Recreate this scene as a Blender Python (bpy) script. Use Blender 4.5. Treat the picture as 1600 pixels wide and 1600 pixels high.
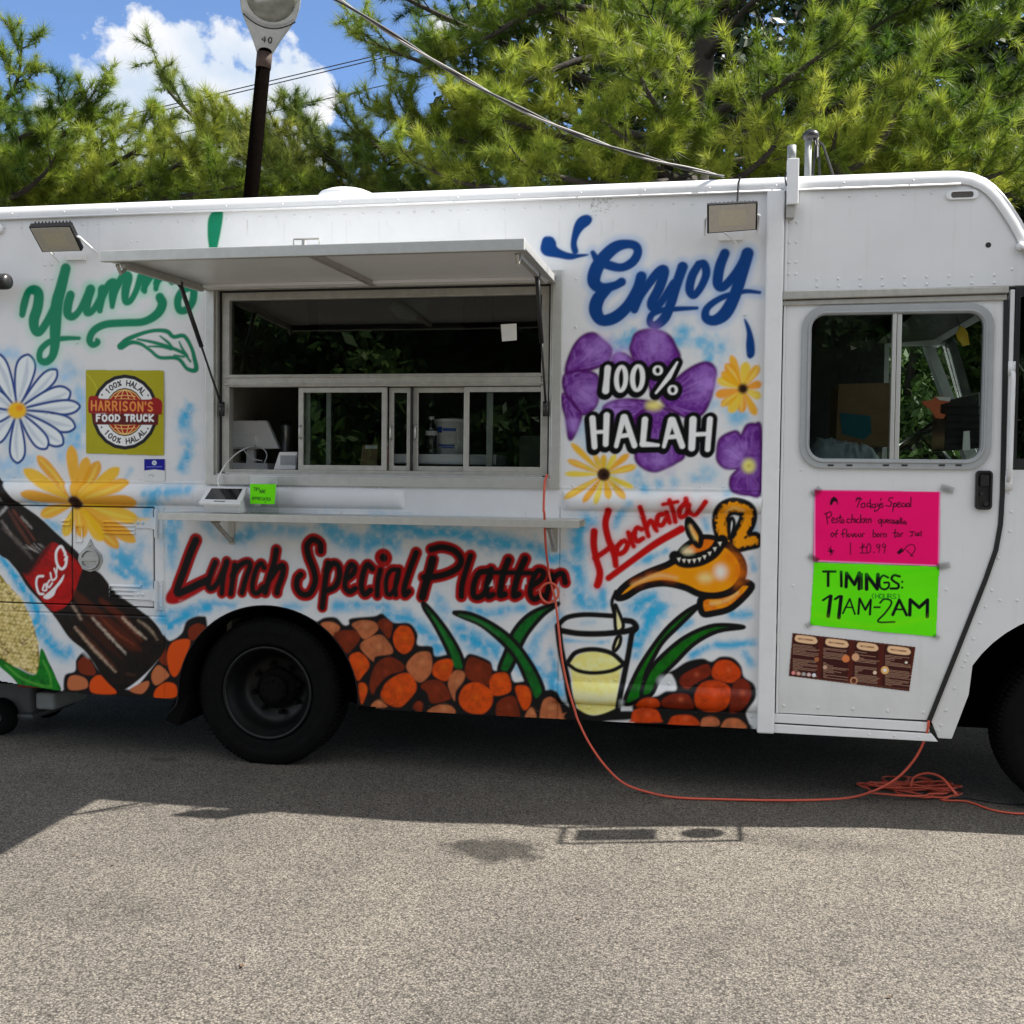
import bpy, bmesh, math, random
import numpy as np
from mathutils import Matrix, Vector
random.seed(5)
for o in list(bpy.data.objects):
    bpy.data.objects.remove(o)
scene = bpy.context.scene
COL = scene.collection

# ---------------------------------------------------------------- camera
cam_data = bpy.data.cameras.new('camera'); cam = bpy.data.objects.new('camera', cam_data); COL.objects.link(cam)
cam_data.sensor_width = 36.; cam_data.lens = 36.; cam_data.clip_start = .05; cam_data.clip_end = 2000.
_y, _p, _r = math.radians(-9.98), math.radians(1.88), math.radians(.65)
_f0 = Vector((math.sin(_y), math.cos(_y), 0)); _r0 = Vector((math.cos(_y), -math.sin(_y), 0)); _up = Vector((0, 0, 1))
_fw = _f0*math.cos(_p) - _up*math.sin(_p); _u2 = _up*math.cos(_p) + _f0*math.sin(_p)
_R = _r0*math.cos(_r) + _u2*math.sin(_r); _U = _u2*math.cos(_r) - _r0*math.sin(_r)
M = Matrix((( _R.x, _U.x, -_fw.x, 0.), (_R.y, _U.y, -_fw.y, -5.3917), (_R.z, _U.z, -_fw.z, 1.65), (0, 0, 0, 1)))
cam.matrix_world = M
scene.camera = cam

# ---------------------------------------------------------------- sun and sky
SUN_DIR = Vector((.83, .215, 1.)).normalized()
ELEV = math.asin(SUN_DIR.z); ROT = math.atan2(SUN_DIR.x, SUN_DIR.y)
sun_d = bpy.data.lights.new('sun', 'SUN'); sun = bpy.data.objects.new('sun', sun_d); COL.objects.link(sun)
sun_d.energy = 5.; sun_d.angle = math.radians(.5); sun_d.color = (1., .95, .87)
sun.rotation_euler = SUN_DIR.to_track_quat('Z', 'Y').to_euler()
scene.view_settings.view_transform = 'Standard'; scene.view_settings.look = 'None'
scene.view_settings.gamma = 1.; scene.view_settings.exposure = 1.3
scene.view_settings.use_curve_mapping = False

world = bpy.data.worlds.new('World'); scene.world = world; world.use_nodes = True
wt = world.node_tree; wn = wt.nodes; wl = wt.links
for n in list(wn): wn.remove(n)
def WN(t, **k):
    n = wn.new(t)
    for a, b in k.items(): setattr(n, a, b)
    return n
def wmath(op, a, b=None, c=None, clamp=False):
    n = WN('ShaderNodeMath', operation=op, use_clamp=clamp)
    for i, v in enumerate((a, b, c)):
        if v is None: continue
        if isinstance(v, (int, float)): n.inputs[i].default_value = v
        else: wl.new(v, n.inputs[i])
    return n.outputs[0]
SKY_STRENGTH = .096
CLOUD_WHITE = 4.3
sky = WN('ShaderNodeTexSky', sky_type='NISHITA', sun_disc=False, sun_elevation=ELEV, sun_rotation=ROT)
sky.altitude = 2500.; sky.air_density = 1.; sky.dust_density = .0; sky.ozone_density = 4.5
geo = WN('ShaderNodeTexCoord')
def wdot(vec):
    n = WN('ShaderNodeVectorMath', operation='DOT_PRODUCT'); wl.new(geo.outputs['Generated'], n.inputs[0]); n.inputs[1].default_value = vec
    return n.outputs['Value']
# a cumulus bank standing north-west of the lot, laid out as billows around one heading
_cf = Vector((-0.4172, 0.8407, 0.3453)).normalized(); _cr = _cf.cross(Vector((0, 0, 1))).normalized(); _cu = _cr.cross(_cf)
df = wmath('MAXIMUM', wdot(_cf), .05)
cu_ = wmath('DIVIDE', wdot(_cr), df); cv_ = wmath('DIVIDE', wdot(_cu), df)
comb = WN('ShaderNodeCombineXYZ'); wl.new(cu_, comb.inputs[0]); wl.new(cv_, comb.inputs[1])
nz = WN('ShaderNodeTexNoise'); nz.inputs['Scale'].default_value = 17.; nz.inputs['Detail'].default_value = 9.; nz.inputs['Roughness'].default_value = .58
wl.new(comb.outputs[0], nz.inputs['Vector'])
nz2 = WN('ShaderNodeTexNoise'); nz2.inputs['Scale'].default_value = 14.; nz2.inputs['Detail'].default_value = 6.
wl.new(comb.outputs[0], nz2.inputs['Vector'])
CLOUD_LOBES = [(-0.094,-0.013,0.03),(-0.07,0.01,0.029),(-0.049,0.017,0.03),(-0.016,0.021,0.035),(0.011,0.022,0.031),(0.037,0.017,0.034),(0.062,0.01,0.031),(0.082,-0.007,0.029),(0.097,-0.024,0.024),(-0.048,-0.041,0.069),(0.011,-0.035,0.069),(0.061,-0.052,0.051),(-0.106,-0.068,0.051),(-0.163,-0.105,0.057),(-0.195,-0.129,0.057),(0.33,0.065,0.046),(0.367,0.058,0.034),(0.2,0.055,0.023),(0.482,0.054,0.034),(0.661,0.122,0.034)]
field = None
for (a, b, r) in CLOUD_LOBES:
    n = WN('ShaderNodeVectorMath', operation='DISTANCE'); wl.new(comb.outputs[0], n.inputs[0]); n.inputs[1].default_value = (a, b, 0)
    h = wmath('SUBTRACT', r, n.outputs['Value'])
    field = h if field is None else wmath('SMOOTH_MAX', field, h, .006)
field = wmath('ADD', field, wmath('MULTIPLY', wmath('SUBTRACT', nz.outputs['Fac'], .56), .115))
mask = wmath('MULTIPLY', wmath('ADD', field, .001), 110., clamp=True)
mask = wmath('SMOOTHSTEP', mask, 0., 1.) if False else mask
shade = wmath('ADD', wmath('MULTIPLY', wmath('SUBTRACT', nz2.outputs['Fac'], .40), 3.6), wmath('MULTIPLY', cv_, 6.), clamp=True)
ccol = WN('ShaderNodeMix', data_type='RGBA')
wl.new(shade, ccol.inputs['Factor'])
ccol.inputs['A'].default_value = (CLOUD_WHITE*.66, CLOUD_WHITE*.77, CLOUD_WHITE*.92, 1); ccol.inputs['B'].default_value = (CLOUD_WHITE, CLOUD_WHITE*1.0, CLOUD_WHITE*1.02, 1)
# unseen cloud added away from that heading, to whiten and lift the fill light
sx_ = WN('ShaderNodeSeparateXYZ'); wl.new(geo.outputs['Generated'], sx_.inputs[0])
hz_ = wmath('ADD', wmath('MAXIMUM', sx_.outputs[2], 0.), .22)
cp = WN('ShaderNodeCombineXYZ'); wl.new(wmath('DIVIDE', sx_.outputs[0], hz_), cp.inputs[0]); wl.new(wmath('DIVIDE', sx_.outputs[1], hz_), cp.inputs[1])
nz3 = WN('ShaderNodeTexNoise'); nz3.inputs['Scale'].default_value = 1.3; nz3.inputs['Detail'].default_value = 8.; nz3.inputs['Roughness'].default_value = .55
wl.new(cp.outputs[0], nz3.inputs['Vector'])
away = wmath('MULTIPLY', wmath('SUBTRACT', .62, wdot(_cf)), 5., clamp=True)
m3 = wmath('MULTIPLY', wmath('MULTIPLY', wmath('SUBTRACT', nz3.outputs['Fac'], .42), 9., clamp=True), away)
m3 = wmath('MULTIPLY', m3, wmath('MULTIPLY', sx_.outputs[2], 30., clamp=True))
mix = WN('ShaderNodeMix', data_type='RGBA'); wl.new(mask, mix.inputs['Factor']); wl.new(sky.outputs[0], mix.inputs['A']); wl.new(ccol.outputs['Result'], mix.inputs['B'])
mixb = WN('ShaderNodeMix', data_type='RGBA'); wl.new(m3, mixb.inputs['Factor']); wl.new(mix.outputs['Result'], mixb.inputs['A']); mixb.inputs['B'].default_value = (6.6, 6.5, 6.3, 1)
bg = WN('ShaderNodeBackground'); bg.inputs['Strength'].default_value = SKY_STRENGTH; wl.new(mixb.outputs['Result'], bg.inputs['Color'])
wo = WN('ShaderNodeOutputWorld'); wl.new(bg.outputs[0], wo.inputs['Surface'])
# ---------------------------------------------------------------- photograph geometry
# The truck side is the plane y = 0; tracing points of its paintwork are read off in
# photo pixels and turned into metres on that plane.
def _rot(yaw, pitch, roll):
    cy, sy = np.cos(yaw), np.sin(yaw)
    f0 = np.array([sy, cy, 0.]); r0 = np.array([cy, -sy, 0.]); up = np.array([0., 0., 1.])
    fw = f0*np.cos(pitch) - up*np.sin(pitch); u2 = up*np.cos(pitch) + f0*np.sin(pitch)
    return np.array([r0*np.cos(roll) + u2*np.sin(roll), -(u2*np.cos(roll) - r0*np.sin(roll)), fw])
FOC = 1600.
CAM_R = _rot(*np.radians([-9.98, 1.88, .65]))
CAM = np.array([0., -5.3917, 1.65])

def on_plane(p, Y=0.):
    """photo pixels (n,2) -> (n,2) metres X,Z on the vertical plane y = Y"""
    p = np.atleast_2d(np.asarray(p, float))
    d = np.stack([(p[:, 0]-800)/FOC, (p[:, 1]-800)/FOC, np.ones(len(p))], 1) @ CAM_R
    t = (Y - CAM[1])/d[:, 1]
    q = CAM + t[:, None]*d
    return q[:, [0, 2]]

def at(x, y, Y=0.):
    q = on_plane([(x, y)], Y)[0]
    return float(q[0]), float(q[1])

def on_ground(x, y, z=0.):
    d = np.array([(x-800)/FOC, (y-800)/FOC, 1.]) @ CAM_R
    q = CAM + (z-CAM[2])/d[2]*d
    return float(q[0]), float(q[1])

def lin(c):
    c = np.asarray(c, float)/255.
    return np.where(c <= .04045, c/12.92, ((c+.055)/1.055)**2.4)

def smooth_noise(h, w, cell, rng):
    gh, gw = int(h/cell)+3, int(w/cell)+3
    g = rng.random((gh, gw))
    yy = np.arange(h)/cell; xx = np.arange(w)/cell
    y0 = yy.astype(int); x0 = xx.astype(int)
    fy = (yy-y0)[:, None]; fx = (xx-x0)[None, :]
    fy = fy*fy*(3-2*fy); fx = fx*fx*(3-2*fx)
    a = g[np.ix_(y0, x0)]; b = g[np.ix_(y0, x0+1)]; c = g[np.ix_(y0+1, x0)]; d = g[np.ix_(y0+1, x0+1)]
    return (a*(1-fx)+b*fx)*(1-fy) + (c*(1-fx)+d*fx)*fy

def spline(p, closed=False, n=7):
    p = np.asarray(p, float)
    if len(p) < 3:
        return p
    if closed:
        q = np.vstack([p[-1], p, p[0], p[1]])
    else:
        q = np.vstack([2*p[0]-p[1], p, 2*p[-1]-p[-2]])
    out = []
    t = np.linspace(0, 1, n, endpoint=False)[:, None]
    for i in range(1, len(q)-2):
        a, b, c, d = q[i-1], q[i], q[i+1], q[i+2]
        out.append(.5*(2*b + (c-a)*t + (2*a-5*b+4*c-d)*t*t + (3*b-a-3*c+d)*t**3))
    if not closed:
        out.append(p[-1:])
    return np.vstack(out)

class Paint:
    """Paint layer on a grid of points of a flat panel: colour per point, linear RGB."""
    def __init__(s, X0, X1, Z0, Z1, step, base, gain=1.5, seed=3):
        s.X0, s.Z0, s.st = X0, Z0, step
        s.nx = int(round((X1-X0)/step))+1; s.nz = int(round((Z1-Z0)/step))+1
        s.c = np.empty((s.nz, s.nx, 3)); s.c[:] = base
        s.gain = gain; s.o = (0, 0, 1.); s.rng = np.random.default_rng(seed)
        s.ppm = 285.; s.plane = 0.
        s.grain = smooth_noise(s.nz, s.nx, .03/step, s.rng)
        s.fine = smooth_noise(s.nz, s.nx, .012/step, s.rng)
        s.metric = False
    def T(s, x0, y0, k):
        s.o = (x0, y0, float(k)); return s
    def pts(s, p):
        p = np.asarray([q[:2] for q in p], float)
        if not s.metric:
            p = on_plane(np.array(s.o[:2]) + p/s.o[2], s.plane)
        return (p - [s.X0, s.Z0])/s.st
    def L(s, w):                      # drawing length -> grid cells
        return w/s.st if s.metric else w/s.o[2]/s.ppm/s.st
    def soft(s, v):
        return v/s.st if s.metric else v/s.ppm/s.st
    def colour(s, c):
        v = (lin(c)/.445)**1.1*.445; g = v.mean(); v = np.maximum(g+(v-g)*1.08, .002)
        return np.minimum(v*s.gain, .88)
    def win(s, q, m):
        x0 = max(int(q[:, 0].min()-m), 0); x1 = min(int(q[:, 0].max()+m)+2, s.nx)
        y0 = max(int(q[:, 1].min()-m), 0); y1 = min(int(q[:, 1].max()+m)+2, s.nz)
        if x1 <= x0 or y1 <= y0:
            return None
        gy, gx = np.mgrid[y0:y1, x0:x1].astype(float)
        return slice(y0, y1), slice(x0, x1), gx, gy
    def lay(s, ys, xs, a, col):
        s.c[ys, xs] += (col - s.c[ys, xs])*a[..., None]
    def dist(s, q, r, gx, gy):
        """signed distance to a polyline with a radius per point"""
        best = np.full(gx.shape, 1e9)
        for i in range(len(q)-1):
            ax, ay = q[i]; bx, by = q[i+1]
            dx, dy = bx-ax, by-ay; L2 = dx*dx+dy*dy+1e-9
            t = np.clip(((gx-ax)*dx+(gy-ay)*dy)/L2, 0, 1)
            d = np.hypot(gx-ax-t*dx, gy-ay-t*dy) - (r[i]+(r[i+1]-r[i])*t)
            np.minimum(best, d, out=best)
        return best
    def S(s, col, p, w=None, soft=1.2, a=1., closed=False, sp=True, rag=0., grow=0.):
        """a stroke"""
        P = np.asarray([(q[0], q[1], q[2] if len(q) > 2 else w) for q in p], float)
        if sp:
            P = spline(P, closed, 5)
        if closed:
            P = np.vstack([P, P[:1]])
        q = s.pts(P); r = np.maximum(s.L(P[:, 2])/2 + s.soft(grow), .2); sf = max(s.soft(soft), .45)
        if len(q) == 1:
            q = np.vstack([q, q+.01]); r = np.array([r[0], r[0]])
        W = s.win(q, r.max()+2*sf+2)
        if W is None: return s
        ys, xs, gx, gy = W
        d = s.dist(q, r, gx, gy)
        if rag:
            d = d + (s.fine[ys, xs]-.5)*s.soft(rag)
        t = np.clip(.5 - d/(2*sf), 0, 1)
        s.lay(ys, xs, a*t*t*(3-2*t), s.colour(col)); return s
    def F(s, col, p, soft=1.2, a=1., sp=True, col2=None, edge=None, ew=0., esoft=1.2, mott=0.):
        """a filled outline; col2 blends in with a mottle; edge strokes its outline"""
        P = np.asarray([q[:2] for q in p], float)
        if sp:
            P = spline(P, True, 5)
        q = s.pts(P); sf = max(s.soft(soft), .45)
        W = s.win(q, 2*sf+2)
        if W is not None:
            ys, xs, gx, gy = W
            d = s.dist(np.vstack([q, q[:1]]), np.zeros(len(q)+1), gx, gy)
            ins = np.zeros(gx.shape, bool); n = len(q)
            for i in range(n):
                ax, ay = q[i]; bx, by = q[(i+1) % n]
                if ay == by: continue
                c = ((ay > gy) != (by > gy)) & (gx < (bx-ax)*(gy-ay)/(by-ay)+ax)
                ins ^= c
            d = np.where(ins, -d, d)
            t = np.clip(.5 - d/(2*sf), 0, 1); t = t*t*(3-2*t)
            cc = s.colour(col)
            if col2 is not None:
                k = np.clip((s.grain[ys, xs]*.6+s.fine[ys, xs]*.4-.3)*2.2, 0, 1)[..., None]
                cc = cc + (s.colour(col2)-cc)*k
            s.lay(ys, xs, a*t, cc)
        if edge is not None:
            s.S(edge, list(P), ew, esoft, closed=True, sp=False)
        return s
    def B(s, col, p, w, a=.8, pat=.6):
        """airbrush: soft, cloudy"""
        P = spline(np.asarray([q[:2] for q in p], float), False, 4) if len(p) > 2 else np.asarray(p, float)
        if len(P) == 1: P = np.vstack([P, P+.01])
        q = s.pts(P); r = s.L(w)/2
        W = s.win(q, 2.4*r)
        if W is None: return s
        ys, xs, gx, gy = W
        d = s.dist(q, np.zeros(len(q)), gx, gy)/r
        n = s.grain[ys, xs]*.7+s.fine[ys, xs]*.3
        t = np.exp(-(d*(1.15-.5*n))**2*1.3)*np.clip(1-pat+2*pat*n, 0, 1.1)
        s.lay(ys, xs, np.clip(a*t, 0, 1), s.colour(col)); return s
    def E(s, col, c, rx, ry, **k):
        an = np.linspace(0, 2*np.pi, 20, endpoint=False)
        return s.F(col, [(c[0]+rx*np.cos(t), c[1]+ry*np.sin(t)) for t in an], sp=False, **k)

# a small single-stroke alphabet for marker-pen and print lettering (cell 0..1 wide, 0..1 high, y down)
GLY = {
 'A': [[(0,1),(.5,0),(1,1)],[(.2,.62),(.8,.62)]], 'B': [[(0,1),(0,0),(.7,.05),(.8,.25),(.6,.47),(0,.5)],[(.6,.5),(.95,.65),(.9,.9),(.6,1),(0,1)]],
 'C': [[(.95,.15),(.6,0),(.2,.1),(0,.5),(.2,.9),(.6,1),(.95,.85)]], 'D': [[(0,0),(0,1),(.6,.95),(.95,.6),(.95,.4),(.6,.05),(0,0)]],
 'E': [[(.9,0),(0,0),(0,1),(.9,1)],[(0,.5),(.7,.5)]], 'F': [[(.9,0),(0,0),(0,1)],[(0,.5),(.7,.5)]],
 'G': [[(.9,.15),(.55,0),(.15,.15),(0,.5),(.15,.88),(.55,1),(.9,.85),(.9,.55),(.55,.55)]],
 'H': [[(0,0),(0,1)],[(1,0),(1,1)],[(0,.5),(1,.5)]], 'I': [[(.5,0),(.5,1)]], 'K': [[(0,0),(0,1)],[(.9,0),(0,.55),(.95,1)]],
 'L': [[(0,0),(0,1),(.85,1)]], 'M': [[(0,1),(.08,0),(.5,.7),(.92,0),(1,1)]], 'N': [[(0,1),(0,0),(1,1),(1,0)]],
 'O': [[(.5,0),(.12,.15),(0,.5),(.12,.85),(.5,1),(.88,.85),(1,.5),(.88,.15),(.5,0)]], 'P': [[(0,1),(0,0),(.7,.03),(.9,.25),(.7,.5),(0,.53)]],
 'R': [[(0,1),(0,0),(.7,.03),(.9,.25),(.7,.48),(0,.5)],[(.45,.5),(.95,1)]], 'S': [[(.9,.12),(.5,0),(.1,.15),(.15,.4),(.8,.6),(.92,.82),(.5,1),(.05,.87)]],
 'T': [[(0,0),(1,0)],[(.5,0),(.5,1)]], 'U': [[(0,0),(.02,.75),(.3,1),(.7,1),(.98,.75),(1,0)]], 'V': [[(0,0),(.5,1),(1,0)]],
 'Y': [[(0,0),(.5,.5),(1,0)],[(.5,.5),(.5,1)]], 'W': [[(0,0),(.25,1),(.5,.3),(.75,1),(1,0)]], 'Z': [[(0,0),(1,0),(0,1),(1,1)]],
 '0': [[(.5,0),(.15,.15),(.05,.5),(.15,.85),(.5,1),(.85,.85),(.95,.5),(.85,.15),(.5,0)]], '1': [[(.2,.2),(.55,0),(.55,1)]],
 '2': [[(.05,.2),(.4,0),(.85,.1),(.85,.35),(.1,1),(1,1)]], '4': [[(.7,1),(.7,0),(0,.65),(1,.65)]], '9': [[(.9,.3),(.5,.5),(.1,.3),(.4,0),(.9,.15),(.85,.7),(.6,1)]],
 '%': [[(.9,0),(.1,1)],[(.2,.05),(.05,.2),(.2,.35),(.35,.2),(.2,.05)],[(.8,.65),(.65,.8),(.8,.95),(.95,.8),(.8,.65)]],
 "'": [[(.5,0),(.45,.25)]], '-': [[(.1,.55),(.9,.55)]], ':': [[(.5,.3),(.5,.34)],[(.5,.8),(.5,.84)]], '(': [[(.7,0),(.35,.3),(.35,.7),(.7,1)]], ')': [[(.3,0),(.65,.3),(.65,.7),(.3,1)]],
 '*': [[(.5,.2),(.5,.8)],[(.2,.35),(.8,.65)],[(.8,.35),(.2,.65)]], '.': [[(.5,.96),(.5,1)]], ' ': [],
}
def letters(pt, col, text, x, y, cw, h, gap, w, slope=0., shear=0., soft=.8, widths={}):
    """write text along a line in the current drawing units"""
    for ch in text:
        k = cw*widths.get(ch, .35 if ch in "I':.1" else 1.)
        for st in GLY.get(ch, []):
            pt.S(col, [(x+a*k+shear*(1-b)*h, y+b*h+slope*(x+a*k)) for a, b in st], w, soft, sp=False)
        x += k+gap
    return x
def arc_letters(pt, col, text, cx, cy, R, a0, a1, cw, h, w, top=True):
    n = len(text)
    for i, ch in enumerate(text):
        a = a0+(a1-a0)*i/(n-1)
        for st in GLY.get(ch, []):
            P = []
            for u, v in st:
                lx = (u-.5)*cw*(.4 if ch in "1'" else 1.); ly = (v-.5)*h
                if top: r = R-ly; an = a+lx/R; P.append((cx+r*np.sin(an), cy-r*np.cos(an)))
                else: r = R+ly; an = a-lx/R; P.append((cx+r*np.sin(an), cy-r*np.cos(an)))
            pt.S(col, P, w, .6, sp=False)
# ---------------------------------------------------------------- materials
def material(name, col, rough=.5, metal=0., noise=0., nscale=8., bump=0., bscale=60., spec=.5, coat=0.):
    m = bpy.data.materials.new(name); m.use_nodes = True
    t = m.node_tree; b = t.nodes['Principled BSDF']
    b.inputs['Base Color'].default_value = (*col, 1); b.inputs['Roughness'].default_value = rough; b.inputs['Metallic'].default_value = metal
    b.inputs['Specular IOR Level'].default_value = spec
    if coat: b.inputs['Coat Weight'].default_value = coat; b.inputs['Coat Roughness'].default_value = .12
    tc = t.nodes.new('ShaderNodeTexCoord')
    if noise:
        n = t.nodes.new('ShaderNodeTexNoise'); n.inputs['Scale'].default_value = nscale; n.inputs['Detail'].default_value = 7; n.inputs['Roughness'].default_value = .65
        t.links.new(tc.outputs['Object'], n.inputs['Vector'])
        mr = t.nodes.new('ShaderNodeMapRange'); mr.inputs['From Min'].default_value = .3; mr.inputs['From Max'].default_value = .75
        t.links.new(n.outputs['Fac'], mr.inputs['Value'])
        mx = t.nodes.new('ShaderNodeMix'); mx.data_type = 'RGBA'
        mx.inputs['A'].default_value = (*col, 1); mx.inputs['B'].default_value = (*[c*(1-noise) for c in col], 1)
        t.links.new(mr.outputs['Result'], mx.inputs['Factor']); t.links.new(mx.outputs['Result'], b.inputs['Base Color'])
        r2 = t.nodes.new('ShaderNodeMapRange'); r2.inputs['To Min'].default_value = max(rough-.1, .03); r2.inputs['To Max'].default_value = min(rough+.15, 1)
        t.links.new(n.outputs['Fac'], r2.inputs['Value']); t.links.new(r2.outputs['Result'], b.inputs['Roughness'])
    if name == 'white_truck_paint':      # road film: faint vertical runs, heavier toward the skirt
        src = b.inputs['Base Color'].links[0].from_socket
        mp = t.nodes.new('ShaderNodeMapping'); mp.inputs['Scale'].default_value = (26, 26, 1.3); t.links.new(tc.outputs['Object'], mp.inputs['Vector'])
        n3 = t.nodes.new('ShaderNodeTexNoise'); n3.inputs['Scale'].default_value = 1.; n3.inputs['Detail'].default_value = 5; t.links.new(mp.outputs[0], n3.inputs['Vector'])
        n4 = t.nodes.new('ShaderNodeTexNoise'); n4.inputs['Scale'].default_value = 5.; n4.inputs['Detail'].default_value = 8; n4.inputs['Roughness'].default_value = .75; t.links.new(tc.outputs['Object'], n4.inputs['Vector'])
        sx = t.nodes.new('ShaderNodeSeparateXYZ'); t.links.new(tc.outputs['Object'], sx.inputs[0])
        def mm(op, a, c, cl=False):
            q = t.nodes.new('ShaderNodeMath'); q.operation = op; q.use_clamp = cl
            for i, w in enumerate((a, c)):
                if isinstance(w, (int, float)): q.inputs[i].default_value = w
                else: t.links.new(w, q.inputs[i])
            return q.outputs[0]
        run = mm('MULTIPLY', mm('SUBTRACT', n3.outputs['Fac'], .56), 2.2, True); low = mm('MULTIPLY', mm('SUBTRACT', .95, sx.outputs[2]), .8, True)
        fac = mm('ADD', mm('MULTIPLY', run, .30), mm('MULTIPLY', mm('MULTIPLY', low, n4.outputs['Fac']), .9), True)
        spot = mm('MULTIPLY', mm('SUBTRACT', n4.outputs['Fac'], .66), 3., True); fac = mm('ADD', fac, mm('MULTIPLY', spot, .35), True)
        m5 = t.nodes.new('ShaderNodeMix'); m5.data_type = 'RGBA'; t.links.new(fac, m5.inputs['Factor']); t.links.new(src, m5.inputs['A']); m5.inputs['B'].default_value = (.36, .33, .28, 1); t.links.new(m5.outputs['Result'], b.inputs['Base Color'])
    if bump:
        n2 = t.nodes.new('ShaderNodeTexNoise'); n2.inputs['Scale'].default_value = bscale; n2.inputs['Detail'].default_value = 4
        t.links.new(tc.outputs['Object'], n2.inputs['Vector'])
        bp = t.nodes.new('ShaderNodeBump'); bp.inputs['Strength'].default_value = bump; bp.inputs['Distance'].default_value = .01
        t.links.new(n2.outputs['Fac'], bp.inputs['Height']); t.links.new(bp.outputs[0], b.inputs['Normal'])
    return m
def painted(name, rough=.4, bump=.05, bscale=14., spec=.5):
    """colour comes from the panel's own paint layer"""
    m = material(name, (.8, .8, .8), rough, bump=bump, bscale=bscale, spec=spec); t = m.node_tree
    a = t.nodes.new('ShaderNodeAttribute'); a.attribute_name = 'paint'
    n = t.nodes.new('ShaderNodeTexNoise'); n.inputs['Scale'].default_value = 3.; n.inputs['Detail'].default_value = 8; n.inputs['Roughness'].default_value = .7
    tc = t.nodes.new('ShaderNodeTexCoord'); t.links.new(tc.outputs['Object'], n.inputs['Vector'])
    mr = t.nodes.new('ShaderNodeMapRange'); mr.inputs['From Min'].default_value = .3; mr.inputs['From Max'].default_value = .8; mr.inputs['To Min'].default_value = 1.; mr.inputs['To Max'].default_value = .87
    t.links.new(n.outputs['Fac'], mr.inputs['Value'])
    v = t.nodes.new('ShaderNodeVectorMath'); v.operation = 'SCALE'
    t.links.new(a.outputs['Color'], v.inputs[0]); t.links.new(mr.outputs['Result'], v.inputs['Scale'])
    t.links.new(v.outputs[0], t.nodes['Principled BSDF'].inputs['Base Color'])
    return m
def glass(name, tint=(.9, .93, .92), rough=.0, f=1.):
    m = bpy.data.materials.new(name); m.use_nodes = True; t = m.node_tree
    for n in list(t.nodes): t.nodes.remove(n)
    o = t.nodes.new('ShaderNodeOutputMaterial'); tr = t.nodes.new('ShaderNodeBsdfTransparent'); tr.inputs[0].default_value = (*tint, 1)
    g = t.nodes.new('ShaderNodeBsdfGlossy'); g.inputs['Roughness'].default_value = rough
    fr = t.nodes.new('ShaderNodeFresnel'); fr.inputs['IOR'].default_value = 1.5
    k = t.nodes.new('ShaderNodeMath'); k.operation = 'MULTIPLY'; k.inputs[1].default_value = f; k.use_clamp = True; t.links.new(fr.outputs[0], k.inputs[0])
    n = t.nodes.new('ShaderNodeTexNoise'); n.inputs['Scale'].default_value = 2.2; tc = t.nodes.new('ShaderNodeTexCoord'); t.links.new(tc.outputs['Object'], n.inputs['Vector'])
    bp = t.nodes.new('ShaderNodeBump'); bp.inputs['Strength'].default_value = .03; bp.inputs['Distance'].default_value = .02
    t.links.new(n.outputs['Fac'], bp.inputs['Height']); t.links.new(bp.outputs[0], g.inputs['Normal'])
    mx = t.nodes.new('ShaderNodeMixShader'); t.links.new(k.outputs[0], mx.inputs[0]); t.links.new(tr.outputs[0], mx.inputs[1]); t.links.new(g.outputs[0], mx.inputs[2]); t.links.new(mx.outputs[0], o.inputs[0])
    return m
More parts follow.
